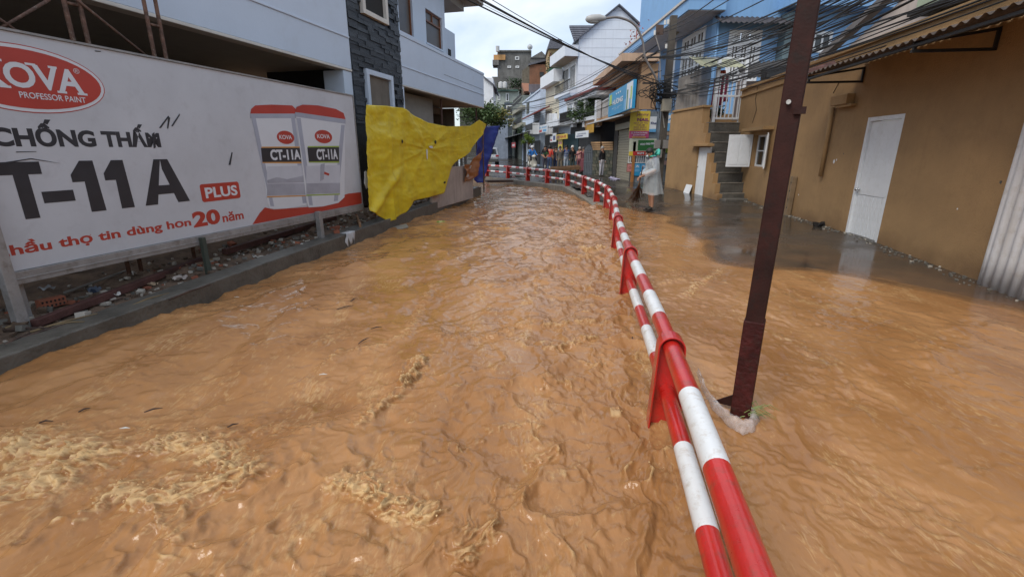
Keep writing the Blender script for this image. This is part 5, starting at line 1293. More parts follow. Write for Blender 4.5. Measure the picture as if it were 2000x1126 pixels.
# ------------------------------------------------------------------ utility pole, boxes, street lamp
M_pole = mat('pole_concrete', (.085, .072, .058, 1), .85, var=.35, scale=4, bump=.5, bscale=20, streak=.4)
PY = 20.6
def pp(px, py): return D(px, py, PY)
up = thing('utility_pole', 'dark concrete utility pole tangled with black cables', 'utility pole', (pp(1290, 300).x, PY, 0))
zt_ = pp(1296, 31).z; xb = pp(1289, 330).x
mb = MB(); mb.obox((xb - .13, PY - .1, -.2), (.26, 0, 0), (0, .22, 0), (0.02, 0, zt_ + .2)); mb.build('shaft', M_pole, up, bevel=.02)
mb = MB(); a, b = pp(1279, 62), pp(1294, 62); mb.box(a.x, b.x, PY - .12, PY - .103, pp(1285, 70).z, pp(1285, 50).z); mb.build('cross_plate', mat('plate_rust', (.09, .055, .04, 1), .7, var=.4), up)
for k, (px, py) in enumerate(((1297, 46), (1303, 45), (1277, 66), (1299, 92))):
    p = pp(px, py); mb = MB(); mb.tube([p + Vector((0, -.14, -.08)), p + Vector((0, -.14, .08))], .045, 8); mb.build('insulator', flat('porcelain', (.6, .58, .54, 1), .3), up)
for py in (115, 165): p = pp(1289, py); mb = MB(); mb.obox(p + Vector((-.75, -.14, 0)), (1.0, 0, 0), (0, .035, 0), (0, 0, .06)); mb.build('crossarm', M_blk, up)
p = pp(1275, 200); p0 = pp(1283, 110); mb = MB(); mb.tube([pp(1278, 70) + Vector((0, -.12, 0)), pp(1287, 100) + Vector((0, -.12, 0)), pp(1288, 190) + Vector((0, -.12, 0)), pp(1296, 250) + Vector((0, -.12, 0))], .02, 6); mb.build('conduit', flat('light_conduit', (.3, .28, .25, 1), .6), up)
r0, r1 = pp(1287, 219), pp(1307, 195); mb = MB(); mb.box(r0.x, r1.x, PY - .40, PY - .15, r0.z, r1.z); bx_ = mb.build('meter_box', mat('beige_box', (.33, .30, .235, 1), .6, var=.15, streak=.2), up, bevel=.012)
mb = MB(); mb.box(r0.x + .03, r1.x - .03, PY - .41, PY - .402, r0.z + .03, r1.z - .03); mb.build('cover', MATS['beige_box'], bx_, bevel=.003)
for k, (px, py) in enumerate(((1281, 282), (1284, 300), (1298, 282))):
    p = pp(px, py); mb = MB(); mb.box(p.x - .12, p.x + .12, PY - .26, PY - .12, p.z - .17, p.z + .17); mb.build('meter', flat('meter_grey', (.22, .21, .2, 1), .5), up, bevel=.01)
# tangle of slack cable on the pole
M_cab = mat('black_cable', (.012, .012, .013, 1), .55, var=.3, bump=0)
rs = random.Random(9)
for k in range(26):
    c = pp(1287, 184) + Vector((rs.gauss(0, .28), -.22 + rs.gauss(0, .08), rs.gauss(0, .17))); rx, rz2 = rs.uniform(.15, .5), rs.uniform(.1, .28); ph = rs.uniform(0, 6); n = 16
    mb = MB(); mb.tube([c + Vector((rx * math.cos(ph + 6.28 * i / n), .05 * math.sin(3 * i), rz2 * math.sin(ph + 6.28 * i / n) + .06 * math.sin(5 * i + ph))) for i in range(n + rs.randint(-3, 1))], rs.uniform(.010, .018), 5); mb.build('cable_coil', M_cab, up, smooth=True)
for k in range(9):
    a = pp(1270 + 4 * k, 150 + 4 * (k % 3)) + Vector((0, -.2, 0)); b = pp(1276 + 3 * k, 205 + 9 * (k % 4)) + Vector((0, -.2, 0)); mb = MB(); mb.tube([a, a.lerp(b, .5) + Vector((rs.uniform(-.2, .2), 0, -.1)), b], .012, 5); mb.build('cable_drop', M_cab, up, smooth=True)
sl = thing('street_lamp', 'street lamp on a long curved arm reaching from the utility pole', 'street lamp', pp(1276, 150) - Vector((0, .2, 0)))
arm = [pp(x, y) + Vector((0, -.22, 0)) for x, y in ((1284, 168), (1276, 150), (1258, 117), (1255, 100), (1252, 82), (1244, 62), (1236, 51), (1224, 43), (1210, 38.5), (1198, 37), (1180, 39))]
arm = catmull(arm, 4); mb = MB(); mb.tube(arm, .045, 8); mb.build('arm', mat('lamp_steel', (.19, .17, .16, 1), .5, metal=.3), sl, smooth=True)
mb = MB(); mb.tube([pp(1257, 115) + Vector((0, -.2, 0)), pp(1290, 113) + Vector((0, -.1, 0))], .03, 6); mb.build('stay', M_blk, sl)
L0, L1 = pp(1182, 38.5) + Vector((0, -.22, 0)), pp(1142, 40.5) + Vector((0, -.22, 0))
mb = MB(); mb.tube([L0, L0.lerp(L1, .12), L0.lerp(L1, .35) + Vector((0, 0, .02)), L0.lerp(L1, .7) + Vector((0, 0, 0)), L0.lerp(L1, .93) - Vector((0, 0, .01)), L1 - Vector((0, 0, .03))], [.06, .09, .135, .15, .11, .03], 12); mb.build('lamp_head', flat('lamp_grey', (.40, .40, .39, 1), .5), sl, smooth=True)
q = L0.lerp(L1, .62) - Vector((0, 0, .11)); mb = MB(); mb.blob(q, .24, .10, .07, 12, 6); mb.build('lens', flat('lamp_lens', (.30, .30, .29, 1), .2), sl, smooth=True)

# ------------------------------------------------------------------ shop row beyond the pole
SH = Plane((5.58, 22.55), (5.66, 27.1))                    # shop with the roller shutter
PHp = Plane((5.75, 22.6), (5.85, 30.2))
def ub(name, label, cat='house', loc=(0, 0, 0)): return thing(name, label, cat, loc)
M_peach = mat('peach_render', (.44, .27, .15, 1), .8, var=.12, scale=1.2, bump=.15, streak=.25)
peach = ub('peach_house', 'peach coloured house with an overhanging flat roof above the roller shutter', loc=(7, 26, 0))
M_shut = mat('roller_slat', (.30, .27, .20, 1), .6, var=.15, bump=.05, metal=.1)
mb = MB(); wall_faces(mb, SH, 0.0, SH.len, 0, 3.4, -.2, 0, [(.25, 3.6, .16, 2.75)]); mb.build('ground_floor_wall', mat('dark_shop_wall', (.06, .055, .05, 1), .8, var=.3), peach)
shu = prt('shutter_box', M_shut, SH, (.2, 3.65, 2.62, 2.9, .003, .15), parent=peach)
for k in range(20): prt('shutter_slat', M_shut, SH, (.26, 3.59, .18 + .122 * k, .18 + .122 * k + .112, -.1, -.06 + .012 * (k % 2)), parent=peach, bevel=.006)
mb = MB(); wall_faces(mb, PHp, 0, PHp.len, 3.4, 5.35, -.25, 0, [(.5, 1.5, 3.5, 5.0), (5.6, 7.0, 3.6, 4.9)]); mb.build('upper_wall', M_peach, peach)
mb = MB(); wall_faces(mb, Plane((5.75, 22.58), (12, 22.75)), .0, .75, 3.4, 5.3, -.2, 0); mb.build('side_wall', M_peach, peach)
window(peach, PHp, .5, 1.5, 3.5, 5.0, -.15, m=mat('brown_frame', (.2, .11, .06, 1), .6), cols=2, rows=1)
window(peach, PHp, 5.6, 7.0, 3.6, 4.9, -.15, cols=3, rows=1)
prt('roof_slab', mat('peach_trim', (.52, .36, .25, 1), .8, var=.12, streak=.3), PHp, (-.25, PHp.len + .4, 5.36, 5.68, -.7, .95), parent=peach)
prt('roof_step', MATS['peach_trim'], PHp, (.4, PHp.len + .8, 5.0, 5.34, .003, .5), parent=peach)
for k in range(16): prt('balcony_bar', M_wpaint, PHp, (3.2 + .28 * k, 3.23 + .28 * k, 3.42, 4.2, .70, .73), parent=peach, bevel=0)
prt('balcony_rail', M_wpaint, PHp, (3.1, 7.6, 4.2, 4.26, .68, .75), parent=peach); prt('balcony_floor', M_peach, PHp, (-.1, 7.6, 3.2, 3.38, .003, .78), parent=peach)
# long metal canopy over the shops
cnp = ub('shop_canopy', 'long sloping sheet metal canopy over the roller shutter shop', 'canopy', (5, 25, 3.2))
CP = Plane((5.5, 22.2), (5.1, 30.2))
corrugated(CP, -.1, CP.len, lambda u, v, w: CP.w(u, 3.34 - .18 * v + w, .25 + .8 * v - .5), mat('grey_canopy', (.22, .22, .21, 1), .6, metal=.2, var=.3), cnp, 'roof_sheet', pitch=.3, amp=.015)
prt('gutter', flat('pale_gutter', (.5, .5, .5, 1), .5), CP, (-.1, CP.len, 3.09, 3.16, .53, .60), parent=cnp)
a = rect(CP, 1127, 238, 1155, 252, .6); prt('yellow_valance', mat('mustard_cloth', (.46, .26, .03, 1), .7, var=.25), CP, (CP.len - 2.2, CP.len + .1, 2.6, 3.07, .55, .58), parent=cnp)
# big blue shop billboard
r = rect(PHp, 1193, 172, 1242, 222, .8)
u1h, u0h = PHp.pix(1193.5, 198, .8)[0], PHp.pix(1242, 182, .8)[0]; zh1 = PHp.pix(1242, 156, .8)[1]; zh0 = PHp.pix(1242, 211, .8)[1]
hs_ = sign('blue shop billboard lettered HUONG above the roller shutter', PHp, (u0h, u1h, zh0, zh1), .8, 'cyan', [(.04, .45, .16, .92, 'lime'), (.78, .03, .99, .97, 'white'), (.70, .02, .78, .45, 'sky'), (.80, .03, .84, .75, 'green'), (.9, .02, .95, .4, 'sky'), (.93, .35, .97, .8, 'lime')], [(.22, .42, .66, .66, 'H\u01af\u01a0NG', 'white', .04), (.36, .80, .56, .86, '- - -', 'white', .03), (.2, .26, .62, .30, 'dich vu - giat la', 'white', .01), (.32, .20, .5, .24, 'uy tin', 'white', .01), (.06, .12, .14, .2, 'o', 'sky', .02)], t=.12)

# houses along the bend: ROW faces the street beyond the gate pillars
ROW = Plane((5.2, 28.0), (2.6, 45.0)); RO2 = Plane((2.6, 45.0), (-.6, 76.0))
def seg(lab, name, pl, pxl, pxr, z1, m, depth=4.0, z0=-.2, holes=()):
    """house front between two sight lines"""
    a, b = sorted((pl.pix(pxl, 290)[0], pl.pix(pxr, 290)[0])); o = ub(name, lab, loc=pl.w((a + b) / 2, 0, -1))
    mb = MB(); wall_faces(mb, pl, a, b, z0, z1, -.25, 0, holes); mb.build('front_wall', m, o)
    prt('side_wall', m, pl, (a + .002, a + .2, z0, z1 - .01, -depth, -.252), parent=o, bevel=0); prt('side_wall', m, pl, (b - .2, b - .002, z0, z1 - .01, -depth, -.252), parent=o, bevel=0)
    prt('flat_roof', m, pl, (a, b, z1 + .002, z1 + .15, -depth, .08), parent=o, bevel=0)
    return o, a, b
def px_box(o, name, m, pl, px0, py0, px1, py1, n0, n1, bevel=0):
    u0, u1, z0, z1 = rect(pl, px0, py0, px1, py1, n1); return prt(name, m, pl, (u0, u1, z0, z1, n0, n1), parent=o, bevel=bevel)
M_pwhite = mat('pale_white', (.70, .73, .77, 1), .75, var=.08, streak=.2, bump=.08)
M_pblue = mat('pale_blue_wall', (.50, .58, .70, 1), .75, var=.1, streak=.2, bump=.08)
M_crm = mat('cream_wall', (.62, .58, .46, 1), .75, var=.1, streak=.25, bump=.08)
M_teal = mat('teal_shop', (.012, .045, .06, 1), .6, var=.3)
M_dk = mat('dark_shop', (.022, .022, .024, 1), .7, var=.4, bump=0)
M_redt = mat('red_tile', (.20, .035, .03, 1), .7, var=.4, bump=.3)
zzA = lambda py, px, pl=ROW: pl.pix(px, py)[1]
# H1 white loggia house
o, a, b = seg('white balcony house with a red roof edge and green plants', 'balcony_house', ROW, 1114, 1172, 3.3, M_dk, 2.5)
zl = zzA(250, 1140)
prt('balcony_slab', M_pwhite, ROW, (a, b, 3.32, 3.52, -3, .5), parent=o)
for px in (1116, 1138, 1161): px_box(o, 'column', M_pwhite, ROW, px, 196, px + 4, 248, .15, .4)
prt('loggia_back_wall', mat('loggia_grey', (.40, .41, .42, 1), .8), ROW, (a + .1, b, 3.52, 4.8, -1.4, -1.2), parent=o)
prt('roof_beam', M_pwhite, ROW, (a - .2, b, 4.62, 4.85, -1.5, .45), parent=o); prt('roof_edge', M_redt, ROW, (a - .25, b, 4.852, 5.0, -1.5, .55), parent=o)
px_box(o, 'parapet', M_peach, ROW, 1142, 234, 1170, 247, .2, .38)
# gate with stone pillars in front of it
M_stone = [mat('pillar_stone_%d' % k, c, .8, var=.4, scale=5, bump=.6, bscale=20) for k, c in enumerate([(.085, .085, .06, 1), (.12, .11, .08, 1), (.06, .065, .05, 1)])]
M_cap = mat('pillar_cap', (.44, .27, .14, 1), .8, var=.15)
GTp = Plane((5.55, 27.3), (4.35, 28.9))
def pillar(px0, px1, lab):
    u0, u1, _, _ = rect(GTp, px0, 293, px1, 344); zt = GTp.pix(px0, 293)[1]
    o = thing('gate_pillar', lab, 'pillar', GTp.w((u0 + u1) / 2, .1), 'stone gate pillars')
    prt('core', M_stone[2], GTp, (u0 + .03, u1 - .03, .05, zt, -.4, -.03), parent=o)
    n = 8
    for r_ in range(n):
        h = (zt - .1) / n; k = 0; u = u0; 
        for w in ((.5, .5) if r_ % 2 else (.3, .4, .3)):
            prt('stone', M_stone[(r_ + k) % 3], GTp, (u + .008, u + (u1 - u0) * w - .008, .1 + h * r_ + .008, .1 + h * (r_ + 1) - .008, -.029, .012 * (k % 2)), parent=o, bevel=.01); u += (u1 - u0) * w; k += 1
    for k in range(4): prt('cap_course', M_cap, GTp, (u0 - .0 - .02 * k, u1 + .0 + .02 * k, zt + .002 + .115 * k, zt + .115 * (k + 1) - .01, -.45 - .03 * k, .03 + .04 * k), parent=o)
pillar(1178, 1196, 'stone gate pillar nearer the roller shutter with stepped peach cap')
pillar(1157, 1172, 'stone gate pillar beside the grey iron gate with stepped peach cap')
ig = thing('iron_gate', 'grey iron gate leaf with an arched spiked top between shops and pillar', 'gate', GTp.w(1.5, .1))
u0, u1, z0, z1 = rect(GTp, 1140, 292, 1157, 343); M_ig = mat('grey_iron', (.10, .11, .125, 1), .5, var=.2, metal=.2)
mb = MB(); mb.prism([GTp.w(u0 + (u1 - u0) * k / 12, z0 if False else (z1 + .28 * math.sin(math.pi * k / 12)), -.05) for k in range(13)] + [GTp.w(u1, z0, -.05), GTp.w(u0, z0, -.05)], GTp.n * .04); mb.build('leaf', M_ig, ig)
for k in range(9): prt('spike', M_ig, GTp, (u0 + (u1 - u0) * (k + .4) / 9, u0 + (u1 - u0) * (k + .55) / 9, z1 + .28 * math.sin(math.pi * (k + .5) / 9) - .05, z1 + .28 * math.sin(math.pi * (k + .5) / 9) + .22, -.04, -.02), parent=ig, bevel=0)
for k in range(5): prt('bar', M_ig, GTp, (u0 + (u1 - u0) * (k + .5) / 5 - .02, u0 + (u1 - u0) * (k + .5) / 5 + .02, z0 + .05, z1, -.008, .012), parent=ig, bevel=0)
for z in (.1, .5, .9): prt('rail', M_ig, GTp, (u0, u1, z0 + (z1 - z0) * z, z0 + (z1 - z0) * z + .05, -.006, .02), parent=ig, bevel=0)
# H2..H5
o, a, b = seg('pale blue shopfront with a black ornate balcony railing', 'pale_blue_house', ROW, 1090, 1112.5, 5.3, M_pblue, 3)
r = rect(ROW, 1106, 195, 1112, 220, .1); window(o, ROW, *r, .003, cols=1, rows=2)
prt('balcony_slab', M_pwhite, ROW, (a, b + .3, 3.3, 3.75, .003, .9), parent=o)
u0, u1, z0, z1 = rect(ROW, 1093, 219, 1114, 238, .85)
prt('railing_top', M_blk, ROW, (u0, u1, z1 - .06, z1, .82, .88), parent=o)
for k in range(26): prt('railing_bar', M_blk, ROW, (u0 + (u1 - u0) * k / 26, u0 + (u1 - u0) * k / 26 + .045, z0, z1 - .061, .83, .87), parent=o, bevel=0)
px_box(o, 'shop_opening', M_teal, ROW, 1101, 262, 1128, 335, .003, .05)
o, a, b = seg('cream house with tall columns and a pierced strip', 'cream_row_house', ROW, 1064, 1090, 6.6, M_crm, 5)
for px in (1066, 1072, 1078): px_box(o, 'column', M_pwhite, ROW, px, 222, px + 2.6, 262, .02, .35)
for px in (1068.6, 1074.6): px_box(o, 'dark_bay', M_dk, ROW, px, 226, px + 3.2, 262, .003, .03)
for k in range(6): px_box(o, 'vent_block', M_dk, ROW, 1085, 219 + 5.2 * k, 1087.2, 222 + 5.2 * k, .003, .02)
prt('upper_parapet', M_pwhite, ROW, (a, b, 6.62, 7.5, -.2, .5), parent=o)
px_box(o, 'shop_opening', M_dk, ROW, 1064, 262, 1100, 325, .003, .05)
o, a, b = seg('pale house with a red balcony roof and white railing', 'red_roof_house', RO2, 1020, 1054, 6.8, M_pblue, 6)
u0, u1, z0, z1 = rect(RO2, 1025, 228, 1052, 240, .9); mb = MB(); mb.obox(RO2.w(u0, z1, 1.2), RO2.d * (u1 - u0), RO2.n * -1.2 + Vector((0, 0, .5)), (0, 0, .12)); mb.build('balcony_roof', M_redt, o)
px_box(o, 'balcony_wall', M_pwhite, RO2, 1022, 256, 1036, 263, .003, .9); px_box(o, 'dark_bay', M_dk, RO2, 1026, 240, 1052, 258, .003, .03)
for k in range(10): px_box(o, 'railing_bar', M_wpaint, RO2, 1040 + 1.3 * k, 240, 1040.5 + 1.3 * k, 262, .85, .9)
px_box(o, 'window', glass_mat(), RO2, 1028, 200, 1033, 222, .003, .05)
px_box(o, 'shop_opening', M_dk, RO2, 1022, 276, 1054, 318, .003, .05)
for px in (1028, 1034, 1041): px_box(o, 'door_frame', M_wpaint, RO2, px, 280, px + 1.6, 316, .051, .15)
px_box(o, 'door_glass', glass_mat(), RO2, 1036, 284, 1041, 304, .051, .12)
an = ub('tin_awning', 'long dark tin awning over the far shops', 'awning', RO2.w(10, 3.5, 1)); u0, u1 = sorted((RO2.pix(1000, 262)[0], RO2.pix(1054, 262)[0])); mb = MB(); mb.obox(RO2.w(u0, zzA(262, 1030, RO2) - .25, 1.8), RO2.d * (u1 - u0), RO2.n * -1.8 + Vector((0, 0, .5)), (0, 0, .06)); mb.build('roof_sheet', mat('tin_grey', (.13, .14, .14, 1), .6, var=.3), an)
o, a, b = seg('grey green terrace building at the bend of the road', 'terrace_building', RO2, 1000, 1020, 7.6, mat('grey_green', (.16, .18, .16, 1), .8, var=.3, streak=.5), 8)
for py in (212, 243): px_box(o, 'balcony', mat('weathered_balcony', (.30, .29, .23, 1), .8, var=.3, streak=.5), RO2, 1000, py, 1018, py + 7, .003, .5)
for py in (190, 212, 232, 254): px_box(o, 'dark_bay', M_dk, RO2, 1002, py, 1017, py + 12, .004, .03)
# street face of the white gabled house and its side wall of white boards
GB = Plane((4.50, 35.0), (12, 35.0))
gab = ub('white_gabled_house', 'tall white house with a boarded gable wall and grey tiled roof', loc=(7, 33, 0))
M_board = mat('white_board', (.66, .71, .78, 1), .65, var=.05, scale=2, bump=.05, streak=.12)
ap = GB.pix(1208, 13); el, er = GB.pix(1135, 76), GB.pix(1254, 56); bl = .02; zlow = 1.0
zz_ = zlow; k = 0; hb_ = .56
mb = MB()
while zz_ < ap[1] - .05:
    z2 = min(zz_ + hb_ - .014, ap[1] - .02)
    def ext(z):
        L = bl if z < el[1] else bl + (ap[0] - bl) * (z - el[1]) / (ap[1] - el[1])
        Rr_ = er[0] if z < er[1] else er[0] + (ap[0] - er[0]) * (z - er[1]) / (ap[1] - er[1])
        return L, Rr_
    (l0, r0), (l1, r1) = ext(zz_), ext(z2)
    pts = [(l0, zz_), (r0, zz_)] + ([(r0, er[1])] if zz_ < er[1] < z2 else []) + [(r1, z2), (l1, z2)] + ([(l0, el[1])] if zz_ < el[1] < z2 else [])
    mb = MB(); mb.prism([GB.w(u, z, -.03) for u, z in pts], GB.n * .03 + Vector((0, 0, 0))); mb.build('wall_board', M_board, gab); zz_ += hb_; k += 1
mb = MB(); mb.prism([GB.w(u, z, -.2) for u, z in ((bl + .02, 0), (er[0] - .02, 0), (er[0] - .02, er[1] - .05), (ap[0], ap[1] - .08), (bl + .02, el[1] - .05))], GB.n * .16); mb.build('gable_core', mat('board_gap', (.30, .33, .38, 1), .8, bump=0), gab)
M_tile = mat('grey_tile', (.10, .105, .13, 1), .6, var=.35, scale=5, bump=.4, bscale=12)
for (p, q) in (((bl - .35, el[1] - .28), ap), (ap, (er[0] + .2, er[1] - .12))):
    a = GB.w(p[0], p[1] + .02, .25); e = GB.w(q[0], q[1] + .02, .25) - a; mb = MB(); mb.obox(a, e, -GB.n * 9, (0, 0, .09)); mb.build('roof_slope', M_tile, gab)
# small front gable with real tile courses
tg0, tg1 = GB.pix(1112, 74), GB.pix(1170, 46)
for k in range(7):
    f = k / 7; p = GB.w(tg0[0] + .35 - .25 * f, tg0[1] - .1 + (tg1[1] - tg0[1] + .25) * f, -.5 - .14 * k); mb = MB(); mb.obox(p, (tg1[0] - tg0[0] + .3, 0, 0), (0, .20, .16), (0, -.05, .08)); mb.build('tile_course', M_tile, gab)
pass
ev = [GB.pix(1087, 112, .3), GB.pix(1131, 90, .3)]
mb = MB(); q0, q1 = GB.w(bl + .2, GB.pix(1131, 92)[1] - .0, .25), None
GS = Plane((4.50, 35.0), (4.50 - .153 * 4.3, 39.3))
prt('street_wall', M_board, GS, (.25, GS.len, 5.5, el[1] - .2, -.3, -.003), parent=gab, bevel=0)
zE = GS.pix(1108, 103, .9)[1]; prt('eaves', M_board, GS, (-.1, GS.len, 7.75, 8.45, .003, .95), parent=gab); prt('eaves_soffit', mat('tan_soffit', (.36, .28, .2, 1), .8), GS, (.0, GS.len - .1, 7.71, 7.747, .003, .9), parent=gab)
prt('balcony', M_board, GS, (0, GS.len, 5.45, 5.7, .003, .55), parent=gab)
window(gab, GS, .3, 1.7, 5.9, 7.4, .004, cols=4, rows=1, sill=False); window(gab, GS, 2.2, 3.8, 5.9, 7.4, .004, cols=4, rows=1, sill=False)
for k in range(11): prt('baluster', M_blk, GS, (.2 + .38 * k, .24 + .38 * k, 5.702, 6.3, .48, .52), parent=gab, bevel=0)
prt('handrail', M_blk, GS, (0.1, GS.len, 6.3, 6.36, .46, .54), parent=gab)

# ------------------------------------------------------------------ hillside houses above the road
def block(name, lab, Y, px0, px1, pyt, pyb, m, depth=6, roof=None, wins=(), wm=None, yaw=0.0):
    a, b = D(px0, pyb, Y), D(px1, pyt, Y); o = ub(name, lab, loc=((a.x + b.x) / 2, Y, a.z))
    pl = Plane((a.x, Y), (b.x, Y + (b.x - a.x) * yaw)); L = pl.len; hs2 = []
    for (x0, y0, x1, y1) in wins: hs2.append(rect(pl, x0, y0, x1, y1))
    mb = MB(); wall_faces(mb, pl, 0, L, a.z - 3, b.z, -depth, 0); mb.build('wall', m, o)
    for r in hs2: window(o, pl, *r, .004, m=wm, cols=1, rows=1, e=.12, sill=False, dep=.12)
    return o, pl, a, b
M_mold = mat('mouldy_concrete', (.15, .15, .145, 1), .85, var=.35, scale=.35, bump=.4, bscale=6, streak=.8, dirt=(.035, .034, .03, 1), dirt_amt=.5)
M_brick = mat('bare_brick', (.21, .10, .06, 1), .85, var=.35, scale=.8, bump=.4, bscale=10, streak=.5, dirt=(.08, .055, .04, 1), dirt_amt=.4)
o, pl, a, b = block('concrete_house', 'tall stained grey concrete house on the hill', 95, 972, 1038, 100, 175, M_mold, 8, wins=[(1006, 111, 1014, 117), (991, 129, 998, 133), (1007, 129, 1014, 133), (991, 151, 998, 155)], wm=M_wpaint)
px_box(o, 'orange_panel', flat('orange_wall', (.5, .27, .1, 1), .7), pl, 964, 107, 987, 117, -3, .3); px_box(o, 'balcony', M_mold, pl, 962, 117, 974, 127, -3, .5); px_box(o, 'roof_edge', M_mold, pl, 972, 98, 1038, 101, -8, .3)
px_box(o, 'lower_wing', M_mold, pl, 961, 150, 1020, 176, .003, 2)
mb = MB(); p = D(972, 101, 94); mb.tube([p, p + Vector((0, 0, .9))], .35, 10); tag(mb.build('water_tank', flat('steel_tank', (.45, .45, .45, 1), .4, metal=.3)), 'small steel water tank on the orange roof block', 'water tank')
mb = MB(); p = D(1035, 98, 94); mb.tube([p, p + Vector((0, 0, 1.0))], .05, 6); mb.tube([p + Vector((0, 0, .5)), p + Vector((0, -.3, .55))], [.5, .1], 12); tag(mb.build('satellite_dish', flat('dish', (.4, .42, .44, 1), .5)), 'satellite dish on the corner of the stained concrete house', 'satellite dish')
o, pl, a, b = block('brick_house', 'bare brick house with a small dark window on the hill', 86, 1034, 1072, 126, 165, M_brick, 8, wins=[(1054, 141, 1062, 150)], wm=M_dk)
mb = MB(); mb.obox(D(1020, 138, 86.2), D(1036, 126, 86.2) - D(1020, 138, 86.2), (0, 6, 0), (0, 0, -4)); mb.build('side_wing', mat('grey_brick', (.15, .13, .1, 1), .85, var=.3, streak=.5), o)
mb = MB(); mb.obox(D(1032, 128, 85.7), D(1073, 117, 85.7) - D(1032, 128, 85.7), (0, 7, 0), (0, 0, .3)); mb.build('lean_roof', M_tile, o)
o, pl, a, b = block('ochre_house', 'yellow ochre house with a grey hipped roof on the hill', 80, 1071, 1100, 93, 135, mat('ochre', (.42, .30, .16, 1), .8, var=.15, streak=.3), 7, wins=[(1073, 103, 1078, 110), (1090, 100, 1095, 108)], wm=M_brown)
mb = MB(); q = D(1070, 95, 79.5); w_ = D(1104, 95, 79.5).x - q.x; mb.prism([q, q + Vector((w_, 0, 0)), q + Vector((w_ * .75, 0, 1.3)), q + Vector((w_ * .12, 0, 1.3))], (0, 8, 0)); mb.build('roof', M_tile, o)
block('green_shed', 'dark green sheet metal shed wall on the hill', 76, 1072, 1098, 133, 163, mat('green_sheet', (.015, .075, .04, 1), .6, var=.25), 5, wins=[(1075, 140, 1078, 148)])
o, pl, a, b = block('grey_gable_house', 'grey house with a pitched gable between concrete and brick houses', 90, 1036, 1070, 112, 130, MATS['mouldy_concrete'], 6)
mb = MB(); mb.prism([D(1036, 113, 89.8), D(1070, 113, 89.8), D(1058, 100, 89.8)], (0, 6, 0)); mb.build('gable', M_mold, o)
o, pl, a, b = block('pale_terrace', 'pale green terrace house with glazed balcony below the hill', 78, 946, 1014, 178, 202, mat('pale_green_wall', (.36, .40, .36, 1), .8, var=.12, streak=.3), 6, wins=[(972, 184, 977, 196), (988, 182, 994, 198), (950, 182, 958, 196)])
px_box(o, 'roof_edge', flat('green_edge', (.05, .1, .08, 1), .6), pl, 944, 175, 1012, 178, -4, .6)
for k in range(2):
    mb = MB(); p = D(978 + 8 * k, 172, 77); mb.tube([p, p + Vector((0, 0, .3)), p + Vector((0, 0, .75)), p + Vector((0, 0, .9))], [.35, .38, .36, .1], 12); tag(mb.build('water_tank', flat('white_tank', (.5, .5, .5, 1), .5)), ['round white water tank on the pale terrace roof, left one', 'round white water tank on the pale terrace roof, right one'][k], 'water tank', 'water tanks on the terrace')
block('blue_shop_house', 'narrow dark house with blue shutters beside the bend', 70, 985, 1010, 200, 262, mat('slate_blue', (.06, .08, .10, 1), .8, var=.3, streak=.4), 5, wins=[(989, 206, 1006, 222), (989, 232, 1004, 246)])
block('grey_street_house', 'grey blue house behind the blue tarpaulin', 62, 960, 992, 232, 262, mat('blue_grey', (.22, .26, .33, 1), .8, var=.2, streak=.3), 5, wins=[(963, 238, 968, 246)])
o, pl, a, b = block('white_end_house', 'small white house gable beyond the balcony of the white house', 40, 944, 963, 152, 182, M_pwhite, 6)
mb = MB(); mb.obox(D(944, 151, 39.8), D(970, 172, 39.8) - D(944, 151, 39.8), (0, 6, 0), (0, 0, .12)); mb.build('roof', M_tile, o)
mb = MB(); q = D(1024, 178, 70); mb.prism([q, D(1033, 178, 70), D(1033, 163, 70), D(1019, 162, 70)], (0, 3, 0)); tag(mb.build('roof_corner', flat('salmon_tile', (.42, .2, .13, 1), .7)), 'small salmon coloured roof corner below the brick house', 'roof')
o = ub('tiled_roof', 'low grey tiled roof above the pale blue house', 'roof', D(1060, 170, 60)); 
for k in range(7):
    p = D(1033, 180 - 2.2 * k, 58 + .6 * k); mb = MB(); mb.obox(p, (D(1084, 180, 58).x - p.x, 0, 0), (0, .75, .12), (0, -.03, .10)); mb.build('tile_course', mat('brown_grey_tile', (.14, .12, .13, 1), .7, var=.3), o)
block('upper_row_house', 'pale upper storey below the low tiled roof', 59.5, 1036, 1082, 180, 205, M_pblue, 5, wins=[(1038, 184, 1043, 196)])
